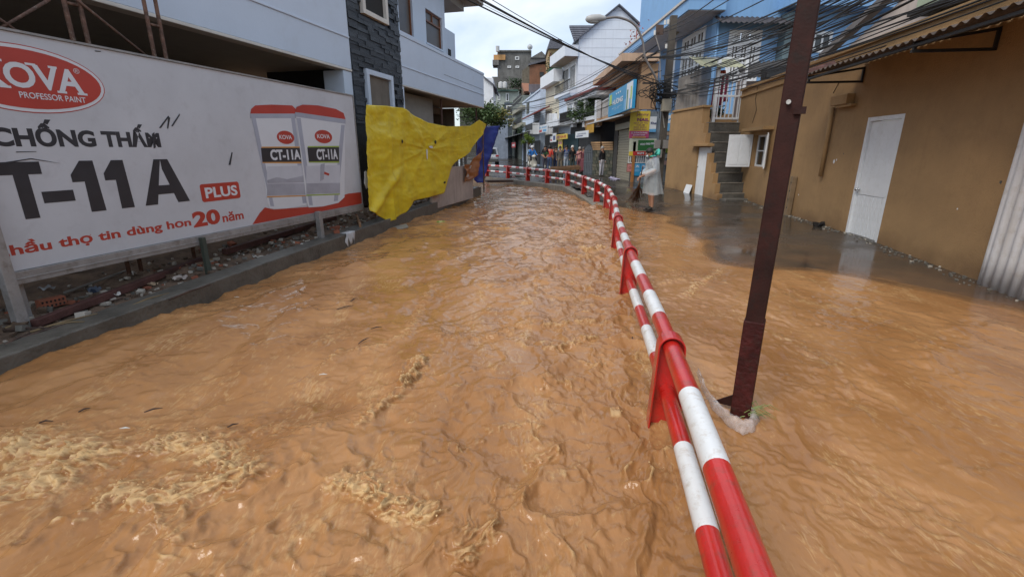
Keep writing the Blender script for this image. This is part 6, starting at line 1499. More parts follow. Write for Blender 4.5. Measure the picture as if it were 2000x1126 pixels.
# wall closing the road where it bends, yellowish
block('yellow_wall', 'stained yellowish wall at the end of the road', 84, 955, 1012, 258, 300, mat('yellowish_wall', (.40, .36, .22, 1), .8, var=.2, streak=.6), 1)
block('hill_retaining', 'tall dark retaining wall under the hillside houses', 97, 900, 1100, 168, 300, mat('dark_retaining', (.07, .07, .06, 1), .9, var=.4, streak=.5), 2)
for (lab, px0, py0, px1, py1, pl, n, back, it, tx) in (
    ('white shop sign with red and blue words under the red roof balcony', 1053, 244, 1070, 259, ROW, 1.0, 'white', [(.05, .1, .4, .4, 'red'), (.5, .1, .9, .4, 'sky')], [(.1, .55, .9, .8, 'IN ANH', 'sky', .02)]),
    ('yellow shop sign over the teal shop', 1087, 262, 1109, 272, ROW, .7, 'yellow', [(.05, .1, .35, .8, 'brown')], [(.4, .25, .9, .75, 'SUA XE', 'red', .03)]),
    ('tall yellow banner on the dark shop front', 1091, 272, 1099, 296, ROW, .5, 'yellow', [(.1, .05, .9, .35, 'sky'), (.1, .6, .9, .8, 'pink')], []),
    ('small white sign left of the yellow shop sign', 1075, 266, 1080, 278, ROW, .6, 'white', [(.2, .2, .8, .5, 'red')], []),
    ('tall white sign beside the yellow shop sign', 1080, 260, 1087, 277, ROW, .62, 'white', [(.2, .2, .8, .7, 'navy')], []),
    ('pale sign board hung under the canopy near the gate', 1125, 256, 1150, 269, ROW, .9, 'white', [(.1, .2, .6, .35, 'navy')], [(.2, .5, .85, .7, 'BAN HANG', 'navy', .01)]),
    ('small red sign by the parked motorbikes', 1000, 278, 1007, 288, RO2, 1.2, 'red', [(.15, .3, .85, .6, 'white')], [])):
    sign(lab, pl, rect(pl, px0, py0, px1, py1, n), n, back, it, tx)
# ------------------------------------------------------------------ trees and plants
def leaves(mb, c, r, n, size, rs, squash=.8, clumps=7):
    cs = [Vector((rs.gauss(0, .5) * r[0], rs.gauss(0, .5) * r[1], rs.gauss(0, .45) * r[2])) for _ in range(clumps)]
    for _ in range(n):
        k = rs.choice(cs); p = Vector(c) + k + Vector((rs.gauss(0, .26) * r[0], rs.gauss(0, .26) * r[1], rs.gauss(0, .24) * r[2]))
        v = Vector((rs.uniform(-1, 1), rs.uniform(-1, 1), rs.uniform(-.7, .5))).normalized() * size * rs.uniform(.6, 1.3)
        s = v.cross(Vector((rs.uniform(-1, 1), rs.uniform(-1, 1), rs.uniform(-1, 1)))).normalized() * size * .28
        mb.add([p, p + v * .5 + s, p + v, p + v * .5 - s], [(0, 1, 2, 3)])
M_leaf = mat('leaf', (.055, .10, .025, 1), .6, var=.5, scale=2.5, bump=0)
M_leafy = mat('yellow_leaf', (.20, .17, .03, 1), .6, var=.4, scale=3, bump=0)
M_leafd = mat('dark_leaf', (.025, .055, .018, 1), .6, var=.5, scale=3, bump=0)
M_bark = mat('bark', (.07, .05, .035, 1), .9, var=.3, bump=.5)
def tree(name, lab, base, top, c, r, n, size, m, seed, cat='tree', trunk=.09, clumps=8):
    rs = random.Random(seed); o = thing(name, lab, cat, base); c = Vector(c)
    mb = MB(); b = Vector(base); mb.tube([b, b.lerp(c, .5) + Vector((.1, 0, 0)), c], [trunk, trunk * .75, trunk * .35], 8)
    for k in range(6):
        q = b.lerp(c, rs.uniform(.5, .9)); e = c + Vector((rs.uniform(-1, 1) * r[0], rs.uniform(-1, 1) * r[1], rs.uniform(-.3, .8) * r[2])); mb.tube([q, q.lerp(e, .5) + Vector((0, 0, .1)), e], [trunk * .4, trunk * .25, trunk * .1], 5)
    mb.build('trunk', M_bark, o, smooth=True)
    mb = MB(); leaves(mb, c, r, n, size, rs, clumps=clumps); mb.build('crown', m, o)
    return o
q = D(948, 222, 30); tree('tree', 'dark green tree behind the yellow tarpaulin', (q.x, 30, 0), 0, q, (1.25, 1.1, .85), 5200, .16, M_leaf, 1, clumps=14)
mb = MB(); leaves(mb, D(976, 222, 29.4), (.6, .5, .6), 260, .15, random.Random(4)); 
o = bpy.data.objects['tree']; mb.build('yellowing_leaves', M_leafy, o)
q = D(984, 278, 78); tree('tree', 'small roadside tree before the yellowish wall', (q.x, 78, 1.0), 0, q, (.9, .6, 1.0), 900, .22, M_leafd, 2)
q = D(1086, 120, 79); tree('tree', 'dark shrubby tree beside the ochre house on the hill', (q.x, 79, D(1086, 140, 79).z), 0, q, (1.6, 1, 1.3), 1400, .3, M_leafd, 3)
q = D(1012, 168, 90); tree('tree', 'low green bush below the stained concrete house', (q.x, 90, q.z - 2), 0, q, (3, 1.5, 1.0), 900, .35, M_leafd, 5)
def bush(lab, c, r, n, size, m, seed, name='potted_plant'):
    o = thing(name, lab, 'plant', Vector(c) - Vector((0, 0, r[2]))); rs = random.Random(seed)
    p = MB(); b = Vector(c) - Vector((0, 0, r[2] * 1.15)); p.tube([b, b + Vector((0, 0, r[2] * .5))], [r[0] * .25, r[0] * .34], 10); p.build('pot', flat('clay_pot', (.25, .13, .08, 1), .8), o)
    mb = MB(); leaves(mb, c, r, n, size, rs, clumps=9); mb.build('foliage', m, o)
bush('leafy green plant overflowing the white balcony', ROW.w(ROW.pix(1152, 215)[0], ROW.pix(1152, 214)[1], .3), (.75, .75, .62), 1900, .15, M_leaf, 6)
bush('green climber on the peach balcony left of the HUONG billboard', PHp.w(PHp.pix(1187, 190)[0], PHp.pix(1187, 186)[1], .75), (.35, .5, .4), 900, .13, M_leaf, 7)
bush('pot plant trailing under the HUONG billboard edge', PHp.w(PHp.pix(1178, 215)[0], PHp.pix(1178, 213)[1], .6), (.3, .4, .35), 500, .12, M_leaf, 8)
bush('bright green hanging plant over the dark shop front', ROW.w(ROW.pix(1061, 272)[0], ROW.pix(1061, 271)[1], 1.3), (.42, .42, .42), 900, .14, mat('bright_leaf', (.16, .24, .03, 1), .6, var=.4, scale=3, bump=0), 9)
bush('small plant on the railing of the red roof balcony', RO2.w(RO2.pix(1037, 258)[0], RO2.pix(1037, 256)[1], 1.0), (.4, .4, .4), 400, .14, M_leafd, 10)
bush('dark plant behind the bars of the white gate', GP.w(gp(1412, 215)[0], gp(1412, 214)[1], -.5), (.22, .2, .3), 500, .09, M_leafd, 12)

# ------------------------------------------------------------------ people
M_skin = mat('skin', (.36, .19, .12, 1), .55, var=.08, bump=0)
def cl(name, c, r=.8): return mat('cloth_' + name, c, r, var=.2, scale=9, bump=.3, bscale=60)
def person(label, loc, heading, h=1.65, shirt=None, legs=None, hair=(.012, .010, .009, 1), arms=((-.08, 0), (-.08, 0)), elbow=None, stride=.0, bend=0.0, head_down=.0, skirt=False, shoes=(.03, .025, .02, 1), bare_legs=False, bare_arms=True, hands=None, fingers=False, sit=False, long_hair=False):
    """standing figure: skeleton grown into one continuous skin, coloured by region; front faces -Y before turning"""
    S = h / 1.7
    P = {}; E = []; Rd = {}
    def j(n, x, y, z, rx, ry=None): P[n] = Vector((x, y, z)); Rd[n] = (rx, ry or rx)
    by = -bend
    j('pelvis', 0, 0, .95, .135, .11); j('spine', 0, by * .3, 1.13, .125, .10); j('chest', 0, by * .8, 1.32, .15, .105); j('neck', 0, by * 1.1, 1.475, .055); j('skull', 0, by * 1.25 - .012 - head_down * .3, 1.555 - head_down * .25, .082, .095); j('crown', 0, by * 1.35 - .005 - head_down * .6, 1.655 - head_down * .3, .068, .078)
    E += [('pelvis', 'spine'), ('spine', 'chest'), ('chest', 'neck'), ('neck', 'skull'), ('skull', 'crown')]
    for s, sd in ((1, 'l'), (-1, 'r')):
        k = 0 if s > 0 else 1
        j('sh' + sd, s * .165, by * .95, 1.405, .062); e = elbow[k] if elbow else (s * .225, .02, 1.12); w = hands[k] if hands else (s * .235, -.05, .88)
        j('el' + sd, *e, .044); j('wr' + sd, *w, .030); d = (Vector(w) - Vector(e)).normalized(); f = Vector(w) + d * .085; j('ha' + sd, *f, .034, .022)
        E += [('chest', 'sh' + sd), ('sh' + sd, 'el' + sd), ('el' + sd, 'wr' + sd), ('wr' + sd, 'ha' + sd)]
        st_ = stride * s
        if sit:
            j('hi' + sd, s * .09, -.02, .90, .10); j('kn' + sd, s * .16, -.42, .82, .068); j('an' + sd, s * .16, -.40, .40, .042); j('to' + sd, s * .16, -.53, .36, .035)
        else:
            j('hi' + sd, s * .09, 0, .88, .10); j('kn' + sd, s * .10, -.02 - st_ * .5, .50, .064); j('an' + sd, s * .10, .02 - st_, .09, .040); j('to' + sd, s * .115, -.13 - st_, .035, .036, .03)
        E += [('pelvis', 'hi' + sd), ('hi' + sd, 'kn' + sd), ('kn' + sd, 'an' + sd), ('an' + sd, 'to' + sd)]
        if fingers:
            side = d.cross(Vector((0, 0, 1))).normalized(); up_ = side.cross(d)
            for q, (a, L) in enumerate(((-.024, .062), (-.008, .072), (.008, .068), (.024, .054))):
                b0 = f + side * a; j('f%d' % q + sd, *b0, .009); j('g%d' % q + sd, *(b0 + d * L * .5 - up_ * .014), .0085); j('t%d' % q + sd, *(b0 + d * L * .72 - up_ * .04), .007)
                E += [('ha' + sd, 'f%d' % q + sd), ('f%d' % q + sd, 'g%d' % q + sd), ('g%d' % q + sd, 't%d' % q + sd)]
            b0 = f - d * .05 + side * .03; j('th' + sd, *b0, .011); j('tt' + sd, *(b0 + side * .03 + d * .035), .009); E += [('wr' + sd, 'th' + sd), ('th' + sd, 'tt' + sd)]
    names = list(P); me = bpy.data.meshes.new('sk'); me.from_pydata([P[n] for n in names], [(names.index(a), names.index(b)) for a, b in E], [])
    ob = bpy.data.objects.new('sk', me); COL.objects.link(ob)
    ob.modifiers.new('s', 'SKIN').use_smooth_shade = True
    sv = me.skin_vertices[0].data
    for i, n in enumerate(names): sv[i].radius = Rd[n]; sv[i].use_root = (n == 'pelvis')
    q = ob.modifiers.new('ss', 'SUBSURF'); q.levels = q.render_levels = 2
    dg = bpy.context.evaluated_depsgraph_get(); ev = ob.evaluated_get(dg); bm = bpy.data.meshes.new_from_object(ev)
    bpy.data.objects.remove(ob); bpy.data.meshes.remove(me)
    sh = cl(*shirt) if isinstance(shirt, tuple) else shirt; lg = cl(*legs) if isinstance(legs, tuple) else legs; so = cl('shoe_%.2f' % shoes[0], shoes)
    for m in (M_skin, sh, lg, so): bm.materials.append(m)
    reg = []
    for a, b in E:
        n = a + b
        if 'skull' in n or 'crown' in b or b == 'neck': r = 0
        elif b[:2] in ('wr',): r = 0 if bare_arms else 1
        elif b[:2] in ('ha', 'th', 'tt') or (b[0] in 'fgt' and b[1:2].isdigit()): r = 0
        elif b[:2] in ('sh', 'el') or b in ('spine', 'chest'): r = 1
        elif b[:2] == 'hi': r = 2
        elif b[:2] == 'kn': r = 2
        elif b[:2] == 'an': r = 0 if bare_legs else 2
        else: r = 3
        reg.append((P[a], P[b], r))
    mi = np.zeros(len(bm.polygons), dtype=np.int32)
    cs = np.zeros(len(bm.polygons) * 3); bm.polygons.foreach_get('center', cs); cs = cs.reshape(-1, 3)
    best = np.full(len(cs), 1e9)
    for a, b, r in reg:
        a_, b_ = np.array(a), np.array(b); dd = b_ - a_; t = np.clip(((cs - a_) @ dd) / (dd @ dd), 0, 1); ds = np.linalg.norm(cs - a_ - t[:, None] * dd, axis=1); m = ds < best; best[m] = ds[m]; mi[m] = r
    mi[(mi == 1) & (cs[:, 2] < .93)] = 2
    bm.polygons.foreach_set('material_index', mi); bm.polygons.foreach_set('use_smooth', np.ones(len(mi), dtype=bool))
    root = thing('person', label, 'person', loc)
    body = bpy.data.objects.new('body', bm); COL.objects.link(body); body.parent = root; ORG[body] = Vector(loc)
    # hair, brows, nose
    hm = cl('hair_%.3f' % hair[0], hair, .6); c = P['crown']; sk = P['skull']
    mb = MB(); cen = sk.lerp(c, .62) + Vector((0, .018, .012))
    V = []; n_, m_ = 14, 7
    for i in range(m_ + 1):
        th = math.pi * .60 * i / m_
        for k in range(n_):
            ph = 2 * math.pi * k / n_; back = math.sin(ph); ext = 1 + (.35 if back > 0 else -.05) * (i / m_)
            V.append(cen + Vector((.098 * math.sin(th) * math.cos(ph), .112 * math.sin(th) * math.sin(ph), .108 * math.cos(th * ext))))
    mb.add(V, [(i * n_ + k, (i + 1) * n_ + k, (i + 1) * n_ + (k + 1) % n_, i * n_ + (k + 1) % n_) for i in range(m_) for k in range(n_)])
    if long_hair: mb.tube([cen + Vector((0, .07, -.02)), cen + Vector((0, .1, -.2)), cen + Vector((0, .09, -.36))], [.075, .07, .04], 8)
    def attach(mb, name, m, parent=body, smooth=True, solid=0, **k):
        o = mb.build(name, m, None, smooth=smooth, solid=solid); c0 = ORG[o].copy(); o.parent = parent; o.location = c0 - (parent.location if parent is not body else Vector((0, 0, 0))); return o
    attach(mb, 'hair', hm, solid=.006)
    fz = sk.lerp(c, .25); mb = MB(); mb.tube([fz + Vector((0, -.098, .02)), fz + Vector((0, -.122, -.02)), fz + Vector((0, -.098, -.032))], [.008, .016, .010], 6); attach(mb, 'nose', M_skin)
    for s in (1, -1):
        mb = MB(); mb.blob(fz + Vector((s * .033, -.095, .022)), .013, .007, .008, 8, 5); attach(mb, 'eye', cl('eye', (.015, .012, .010, 1), .3))
        mb = MB(); mb.blob(fz + Vector((s * .088, .012, -.002)), .012, .02, .032, 8, 5); attach(mb, 'ear', M_skin)
    mb = MB(); mb.blob(fz + Vector((0, -.094, -.062)), .026, .008, .007, 8, 4); attach(mb, 'mouth', cl('lip', (.24, .08, .07, 1), .5))
    if skirt:
        mb = MB(); R_ = []
        for i in range(8):
            t = i / 7; z = 1.0 - .82 * t
            R_.append([Vector((math.cos(6.283 * k / 18) * (.16 + .10 * t) * (1 + .06 * math.sin(k * 2.3)), math.sin(6.283 * k / 18) * (.125 + .10 * t), z)) for k in range(19)])
        mb.grid(R_); attach(mb, 'skirt', lg, solid=.008)
    root.scale = (S,) * 3; root.rotation_euler = (0, 0, heading)
    return root, body, attach, P
def ground_at(px, Y): 
    x = (px - 1000) / (FPX * CT + 235 * ST) * Y; return Vector((x, Y, rz(x, Y)))
# sweeper in a clear rain cape
sp = G(1270, 411, .03)
hl, hr = (.10, -.36, .96), (-.16, -.30, .92)
root, body, attach, P = person('person in a clear rain cape with turquoise hood sweeping the wet street', sp, R(-78), 1.66, ('violet_shirt', (.05, .05, .10, 1)), ('dark_shorts', (.012, .013, .02, 1)), elbow=((.26, -.06, 1.12), (-.25, -.02, 1.13)), hands=(hl, hr), bend=.07, head_down=.14, bare_legs=True, fingers=True, stride=.03)
M_cape = mat('clear_cape', (.72, .80, .84, 1), .3, var=.1, scale=8, bump=.9, bscale=16, alpha=.36)
mb = MB(); R_ = []
rs = random.Random(2)
for i in range(16):
    t = i / 15; z = 1.44 - .98 * t; row = []
    for k in range(37):
        an = 2 * math.pi * k / 36; fl = .17 + .13 * t ** .7 if i > 1 else .07 + .09 * i
        rip = 1 + .05 * t * math.sin(an * 6 + 2 * t) + .03 * math.sin(an * 11)
        bk = 1.35 if math.sin(an) > 0 else 1.0                       # blown out behind
        row.append(Vector((math.cos(an) * fl * 1.02 * rip, math.sin(an) * fl * (.72 + (bk - 1) * t) * rip - .06 * (1 - t), z + .02 * math.sin(an * 3) * t)))
    R_.append(row)
mb.grid(R_); cape = attach(mb, 'rain_cape', M_cape)
for nm, sh, el, wr in (('l', 'shl', 'ell', 'wrl'), ('r', 'shr', 'elr', 'wrr')):
    mb = MB(); a, b, c = P[sh], P[el], P[wr]; mb.tube([a + Vector((0, 0, .01)), a.lerp(b, .5), b, b.lerp(c, .5), b.lerp(c, .86)], [.10, .105, .10, .095, .085], 14, cap=False); attach(mb, 'cape_sleeve', M_cape, cape)
M_tur = mat('turquoise_plastic', (.05, .42, .33, 1), .4, var=.15, bump=.4, bscale=20)
mb = MB(); hc = P['neck'] + Vector((0, .10, .03)); R_ = []
for i in range(7):
    t = i / 6; R_.append([hc + Vector((math.cos(a_ * .314) * .12 * math.sin(.5 + 2 * t), .09 * t * 1.1 - .02 + .05 * math.sin(a_ * .314), .02 + .17 * math.sin(a_ * .314) * math.sin(.4 + 2.2 * t) - .05 * t)) for a_ in range(11)])
mb.grid(R_); attach(mb, 'hood', M_tur, cape, solid=.008)
mb = MB(); mb.tube([P['neck'] + Vector((math.cos(k * .5236) * .085, math.sin(k * .5236) * .085 + .01, .0)) for k in range(13)], .028, 8); attach(mb, 'collar', M_tur, cape)
fz = P['skull'].lerp(P['crown'], .25); mb = MB(); mb.blob(fz + Vector((0, -.075, -.068)), .048, .032, .032, 10, 6); attach(mb, 'face_mask', cl('mask', (.5, .62, .66, 1)))
bpy.context.view_layer.update()
# broom of twigs in the hands
wl_ = root.matrix_world @ Vector(hl); wr_ = root.matrix_world @ Vector(hr)
btip = G(1240, 400, .03); top_ = (wl_ + wr_) / 2 + Vector((-.02, 0, .0))
br = thing('broom', 'long twig broom held by the person in the rain cape', 'broom', (btip.x, btip.y, .02))
dv = (btip - top_); mb = MB(); mb.tube([top_ - dv * .30, top_ + dv * .38], .014, 8); mb.build('handle', mat('broom_wood', (.20, .11, .05, 1), .7), br)
M_twig = mat('twig', (.14, .075, .04, 1), .85, var=.5, bump=.3)
for k in range(60):
    s0 = top_ + dv * rs.uniform(.22, .34) + Vector((rs.gauss(0, .012), rs.gauss(0, .012), 0)); e = btip + Vector((rs.gauss(-.05, .14), rs.gauss(0, .10), rs.uniform(-.0, .14))); m_ = s0.lerp(e, .55) + Vector((rs.gauss(.02, .02), rs.gauss(0, .02), rs.gauss(-.03, .02)))
    mb = MB(); mb.tube([s0, m_, e], [.007, .006, .003], 4); mb.build('twig', M_twig, br)
mb = MB(); mb.tube([top_ + dv * .25, top_ + dv * .33], .034, 10); mb.build('binding', M_twig, br)
for s in (1, -1):
    p = root.matrix_world @ Vector((s * .105, -.05 - .03 * s, .0)); mb = MB(); f = Vector((math.sin(R(-78)), -math.cos(R(-78)), 0)); sd = Vector((-f.y, f.x, 0))
    mb.prism([p + f * (.15 * math.cos(a) + .0) + sd * .052 * math.sin(a) + Vector((0, 0, .004)) for a in [2 * math.pi * k / 14 for k in range(14)]], (0, 0, .018)); tag(mb.build('sandal', cl('sandal', (.02, .014, .014, 1))), ['front sandal on the foot of the person sweeping', 'rear sandal on the foot of the person sweeping'][s < 0], 'sandal', 'sandals of the sweeper')
# onlookers by the shops
NE = lambda: None
def at_y(px, Y): return ground_at(px, Y)
person('person in a black t-shirt with a green print, hands together', at_y(1064, 31.3), R(8), 1.70, ('black_tee', (.012, .012, .014, 1)), ('dark_trousers', (.05, .05, .075, 1)), elbow=((.23, -.03, 1.12), (-.25, .0, 1.12)), hands=((.05, -.22, .95), (-.06, -.22, .95)), head_down=.12)
pbody = [o for o in bpy.data.objects if o.name.startswith('body')][-1]
mb = MB(); leaves(mb, Vector((0, -.135, 1.22)), (.10, .01, .12), 26, .06, random.Random(3)); o = mb.build('green_print', flat('green_print', (.03, .26, .06, 1), .7)); c0 = ORG[o].copy(); o.parent = pbody; o.location = c0
person('person in a red shirt and jeans seen from behind', at_y(1073, 31.8), R(160), 1.68, ('red_shirt', (.55, .05, .03, 1)), ('jeans', (.10, .15, .28, 1)), bend=.05)
person('person in pale blouse half hidden behind the red shirt', at_y(1081, 32.4), R(20), 1.58, ('pale_blouse', (.45, .38, .32, 1)), ('grey_trousers', (.2, .18, .17, 1)))
person('person in dark vest between red shirt and grey jacket', at_y(1085.5, 31.9), R(-30), 1.6, ('dark_vest', (.02, .02, .03, 1)), ('navy_trousers', (.02, .03, .08, 1)))
person('person in an open grey jacket walking towards the channel', at_y(1093, 30.9), R(10), 1.62, ('grey_jacket', (.095, .09, .082, 1)), ('khaki_trousers', (.16, .13, .09, 1)), bare_arms=False, stride=.08)
b5 = person('person in a blue and white striped shirt', at_y(1105, 32.0), R(15), 1.68, ('striped_shirt', (.03, .08, .26, 1)), ('light_jeans', (.35, .40, .48, 1)), elbow=((.25, 0, 1.13), (-.30, 0, 1.22)), hands=((.24, -.06, .9), (-.22, -.10, 1.42)))
for z in (1.02, 1.12, 1.22, 1.32):
    mb = MB(); mb.tube([Vector((math.cos(k * .5236) * .158, math.sin(k * .5236) * .118 - .0, z)) for k in range(13)], .014, 6); b5[2](mb, 'white_stripe', flat('stripe_white', (.55, .58, .62, 1), .8))
person('white-haired person in a black jumper', at_y(1117, 30.6), R(20), 1.66, ('black_jumper', (.010, .010, .012, 1)), ('dark_green_trousers', (.045, .05, .04, 1)), hair=(.62, .60, .58, 1), bare_arms=False)
person('older person in a pink top and maroon trousers', at_y(1131, 29.6), R(-35), 1.56, ('pink_top', (.42, .20, .19, 1)), ('maroon_trousers', (.13, .035, .045, 1)), hair=(.45, .42, .40, 1))
person('person in a long maroon dress pointing at the flood', at_y(1138.5, 29.2), R(-62), 1.56, ('maroon_dress', (.12, .025, .035, 1)), ('maroon_skirt', (.13, .03, .04, 1)), hair=(.10, .09, .09, 1), elbow=((.24, .0, 1.13), (-.20, -.28, 1.26)), hands=((.24, -.05, .9), (-.18, -.52, 1.24)), skirt=True, bare_arms=False)
person('person in a long black coat and white trousers by the stone pillar', at_y(1175, 26.4), R(35), 1.60, ('black_coat', (.012, .011, .013, 1)), ('white_trousers', (.5, .48, .52, 1)), hair=(.3, .29, .28, 1), bare_arms=False)

# ------------------------------------------------------------------ two-wheelers and car
M_tyre = mat('tyre', (.015, .015, .015, 1), .8, bump=.2)
def wheel(mb, c, r, ax, w=.05):
    ax = Vector(ax).normalized(); a = Vector((0, 0, 1)); b = ax.cross(a)
    mb.tube([Vector(c) + (a * math.sin(t) + b * math.cos(t)) * (r - w) for t in [2 * math.pi * k / 20 for k in range(21)]], w, 8, cap=False)
def scooter(lab, loc, heading, col, name='scooter', group=None):
    o = thing(name, lab, 'scooter', loc, group); m = mat('scooter_%.2f_%.2f' % (col[0], col[2]), col, .3, var=.06, bump=0, coat=.5)
    def at(mb, n, mm, **k): x = mb.build(n, mm, None, **k); c = ORG[x].copy(); x.parent = o; x.location = c; return x
    for y in (-.62, .62):
        mb = MB(); wheel(mb, (0, y, .23), .23, (1, 0, 0)); w_ = at(mb, 'wheel', M_tyre, smooth=True); mb = MB(); mb.tube([(-.04, y, .23), (.04, y, .23)], .12, 12); x = mb.build('rim', flat('rim', (.3, .3, .3, 1), .4, metal=.5)); c = ORG[x].copy(); x.parent = w_; x.location = c - w_.location
    mb = MB(); mb.prism([Vector((s * wd, -.40 + .10 * t, .30 + .60 * t)) for t, wd, s in ((0, .17, -1), (.35, .22, -1), (.8, .18, -1), (1, .08, -1), (1, .08, 1), (.8, .18, 1), (.35, .22, 1), (0, .17, 1))], (0, .05, 0)); at(mb, 'front_shield', m, bevel=.02)
    mb = MB(); mb.blob((0, -.60, .40), .10, .26, .13, 12, 7); at(mb, 'front_mudguard', m, smooth=True)
    mb = MB(); mb.blob((0, -.40, 1.0), .16, .14, .11, 12, 7); hd = at(mb, 'headset', m, smooth=True); mb = MB(); mb.blob((0, -.52, 1.0), .07, .04, .07, 10, 6); at(mb, 'headlight', flat('headlight', (.6, .6, .58, 1), .1), smooth=True)
    mb = MB(); mb.tube([(-.34, -.30, 1.04), (-.16, -.36, 1.04), (.16, -.36, 1.04), (.34, -.30, 1.04)], .018, 8); at(mb, 'handlebar', M_tyre)
    for s in (1, -1): mb = MB(); mb.tube([(s * .26, -.33, 1.04), (s * .34, -.36, 1.22)], .008, 6); mb.blob((s * .35, -.36, 1.25), .06, .015, .04, 8, 5); at(mb, 'mirror', M_tyre)
    mb = MB(); mb.box(-.17, .17, -.36, .10, .26, .31); at(mb, 'footboard', m, bevel=.01)
    mb = MB(); mb.blob((0, .45, .52), .21, .46, .25, 14, 8); at(mb, 'rear_body', m, smooth=True)
    mb = MB(); mb.blob((0, .34, .78), .16, .42, .07, 12, 6); at(mb, 'seat', M_tyre, smooth=True)
    o.rotation_euler = (0, 0, heading); return o
sc_p = ground_at(1040, 32.5)
scooter('cream scooter ridden along the street by two people', sc_p, R(12), (.62, .58, .48, 1))
def rider(lab, dy, sh, lg, **k):
    q = sc_p + Vector((-math.sin(R(12)) * dy, math.cos(R(12)) * dy, .04)); person(lab, q, R(12), 1.64, sh, lg, sit=True, elbow=((.25, -.16, 1.14), (-.25, -.16, 1.14)), hands=((.27, -.42 if dy < .4 else -.2, 1.08), (-.27, -.42 if dy < .4 else -.2, 1.08)), bare_arms=False, **k)
rider('person in a bright blue jacket riding the cream scooter', .12, ('blue_jacket', (.02, .16, .48, 1)), ('black_trousers', (.015, .015, .02, 1)))
rider('passenger in pale blue behind the scooter rider', .62, ('pale_blue_top', (.22, .33, .45, 1)), ('beige_trousers', (.3, .26, .2, 1)))
for px, dy, lab, c in ((1033, .12, 'white helmet on the rider of the cream scooter', (.55, .55, .55, 1)), (1027, .62, 'dark helmet on the scooter passenger', (.04, .04, .06, 1))):
    q = sc_p + Vector((-math.sin(R(12)) * (dy - .02), math.cos(R(12)) * (dy - .02), 1.60)); mb = MB(); mb.blob(q, .125, .14, .12, 14, 7); tag(mb.build('helmet', flat('helmet_%.2f' % c[0], c, .3), smooth=True), lab, 'helmet')
scooter('black motorbike parked by the far shops', RO2.w(RO2.pix(998, 300)[0], 0, 2.4) + Vector((0, 0, .45)), R(60), (.02, .02, .022, 1), 'motorbike', 'motorbikes parked by the far shops')
scooter('dark red motorbike parked beside the black one', RO2.w(RO2.pix(1006, 300)[0], 0, 1.9) + Vector((0, 0, .38)), R(75), (.12, .02, .02, 1), 'motorbike', 'motorbikes parked by the far shops')
# silver car driving away
cp_ = ground_at(955, 46.5)
car = thing('car', 'silver grey hatchback car driving away behind the blue tarpaulin', 'car', cp_)
M_car = mat('silver_paint', (.42, .44, .46, 1), .3, var=.04, bump=0, metal=.3, coat=.6)
def catt(mb, n, mm, par=car, **k):
    x = mb.build(n, mm, None, **k); c = ORG[x].copy(); x.parent = par; x.location = c - (par.location if par is not car else Vector((0, 0, 0))); return x
prof = [(-1.95, .35), (-2.0, .75), (-1.9, 1.0), (-1.55, 1.55), (-1.2, 1.62), (.2, 1.60), (.95, 1.08), (1.85, .92), (2.0, .6), (1.95, .35)]
mb = MB(); hw = .86
secs = [(-hw, .92), (-hw * .97, 1), (hw * .97, 1), (hw, .92)]
P0 = [[Vector((x * (1 - .14 * max(0, (z - .95) / .65)), y, z)) for y, z in prof] for x, _ in secs]
n = len(prof)
mb.add([p for r in (P0[0], P0[-1]) for p in r], [tuple(range(n)), tuple(range(2 * n - 1, n - 1, -1))] + [((i + 1) % n, i, n + i, n + (i + 1) % n) for i in range(n)]); bd_ = catt(mb, 'body', M_car, bevel=.05)
mb = MB(); mb.prism([Vector((-.66, -1.86, 1.06)), Vector((.66, -1.86, 1.06)), Vector((.56, -1.60, 1.50)), Vector((-.56, -1.60, 1.50))], (0, -.035, -.018)); catt(mb, 'rear_window', glass_mat())
for s in (1, -1):
    mb = MB(); mb.box(s * .70 - .14, s * .70 + .14, -2.03, -1.93, .82, .98); catt(mb, 'tail_light', flat('tail_red', (.4, .02, .02, 1), .3), bevel=.02)
    mb = MB(); mb.prism([Vector((s * .80, -1.35, 1.08)), Vector((s * .80, .65, 1.08)), Vector((s * .76, .15, 1.5)), Vector((s * .75, -1.2, 1.52))], (s * .06, 0, 0)); catt(mb, 'side_window', glass_mat())
    mb = MB(); mb.blob((s * .98, .75, 1.08), .10, .07, .07, 8, 5); catt(mb, 'mirror', M_car)
    for y in (-1.25, 1.25):
        mb = MB(); mb.tube([(s * .66, y, .32), (s * .88, y, .32)], .32, 18); w_ = catt(mb, 'wheel', M_tyre, bevel=.03); mb = MB(); mb.tube([(s * .87, y, .32), (s * .90, y, .32)], .2, 14); catt(mb, 'rim', flat('rim', (.3, .3, .3, 1), .4), w_)
mb = MB(); mb.box(-.8, .8, -2.06, -1.96, .36, .62); catt(mb, 'bumper', flat('bumper', (.06, .06, .06, 1), .6), bevel=.03)
mb = MB(); mb.box(-.24, .24, -2.04, -2.0, .72, .84); catt(mb, 'number_plate', flat('plate', (.5, .5, .5, 1), .5))
car.rotation_euler = (0, 0, R(5))
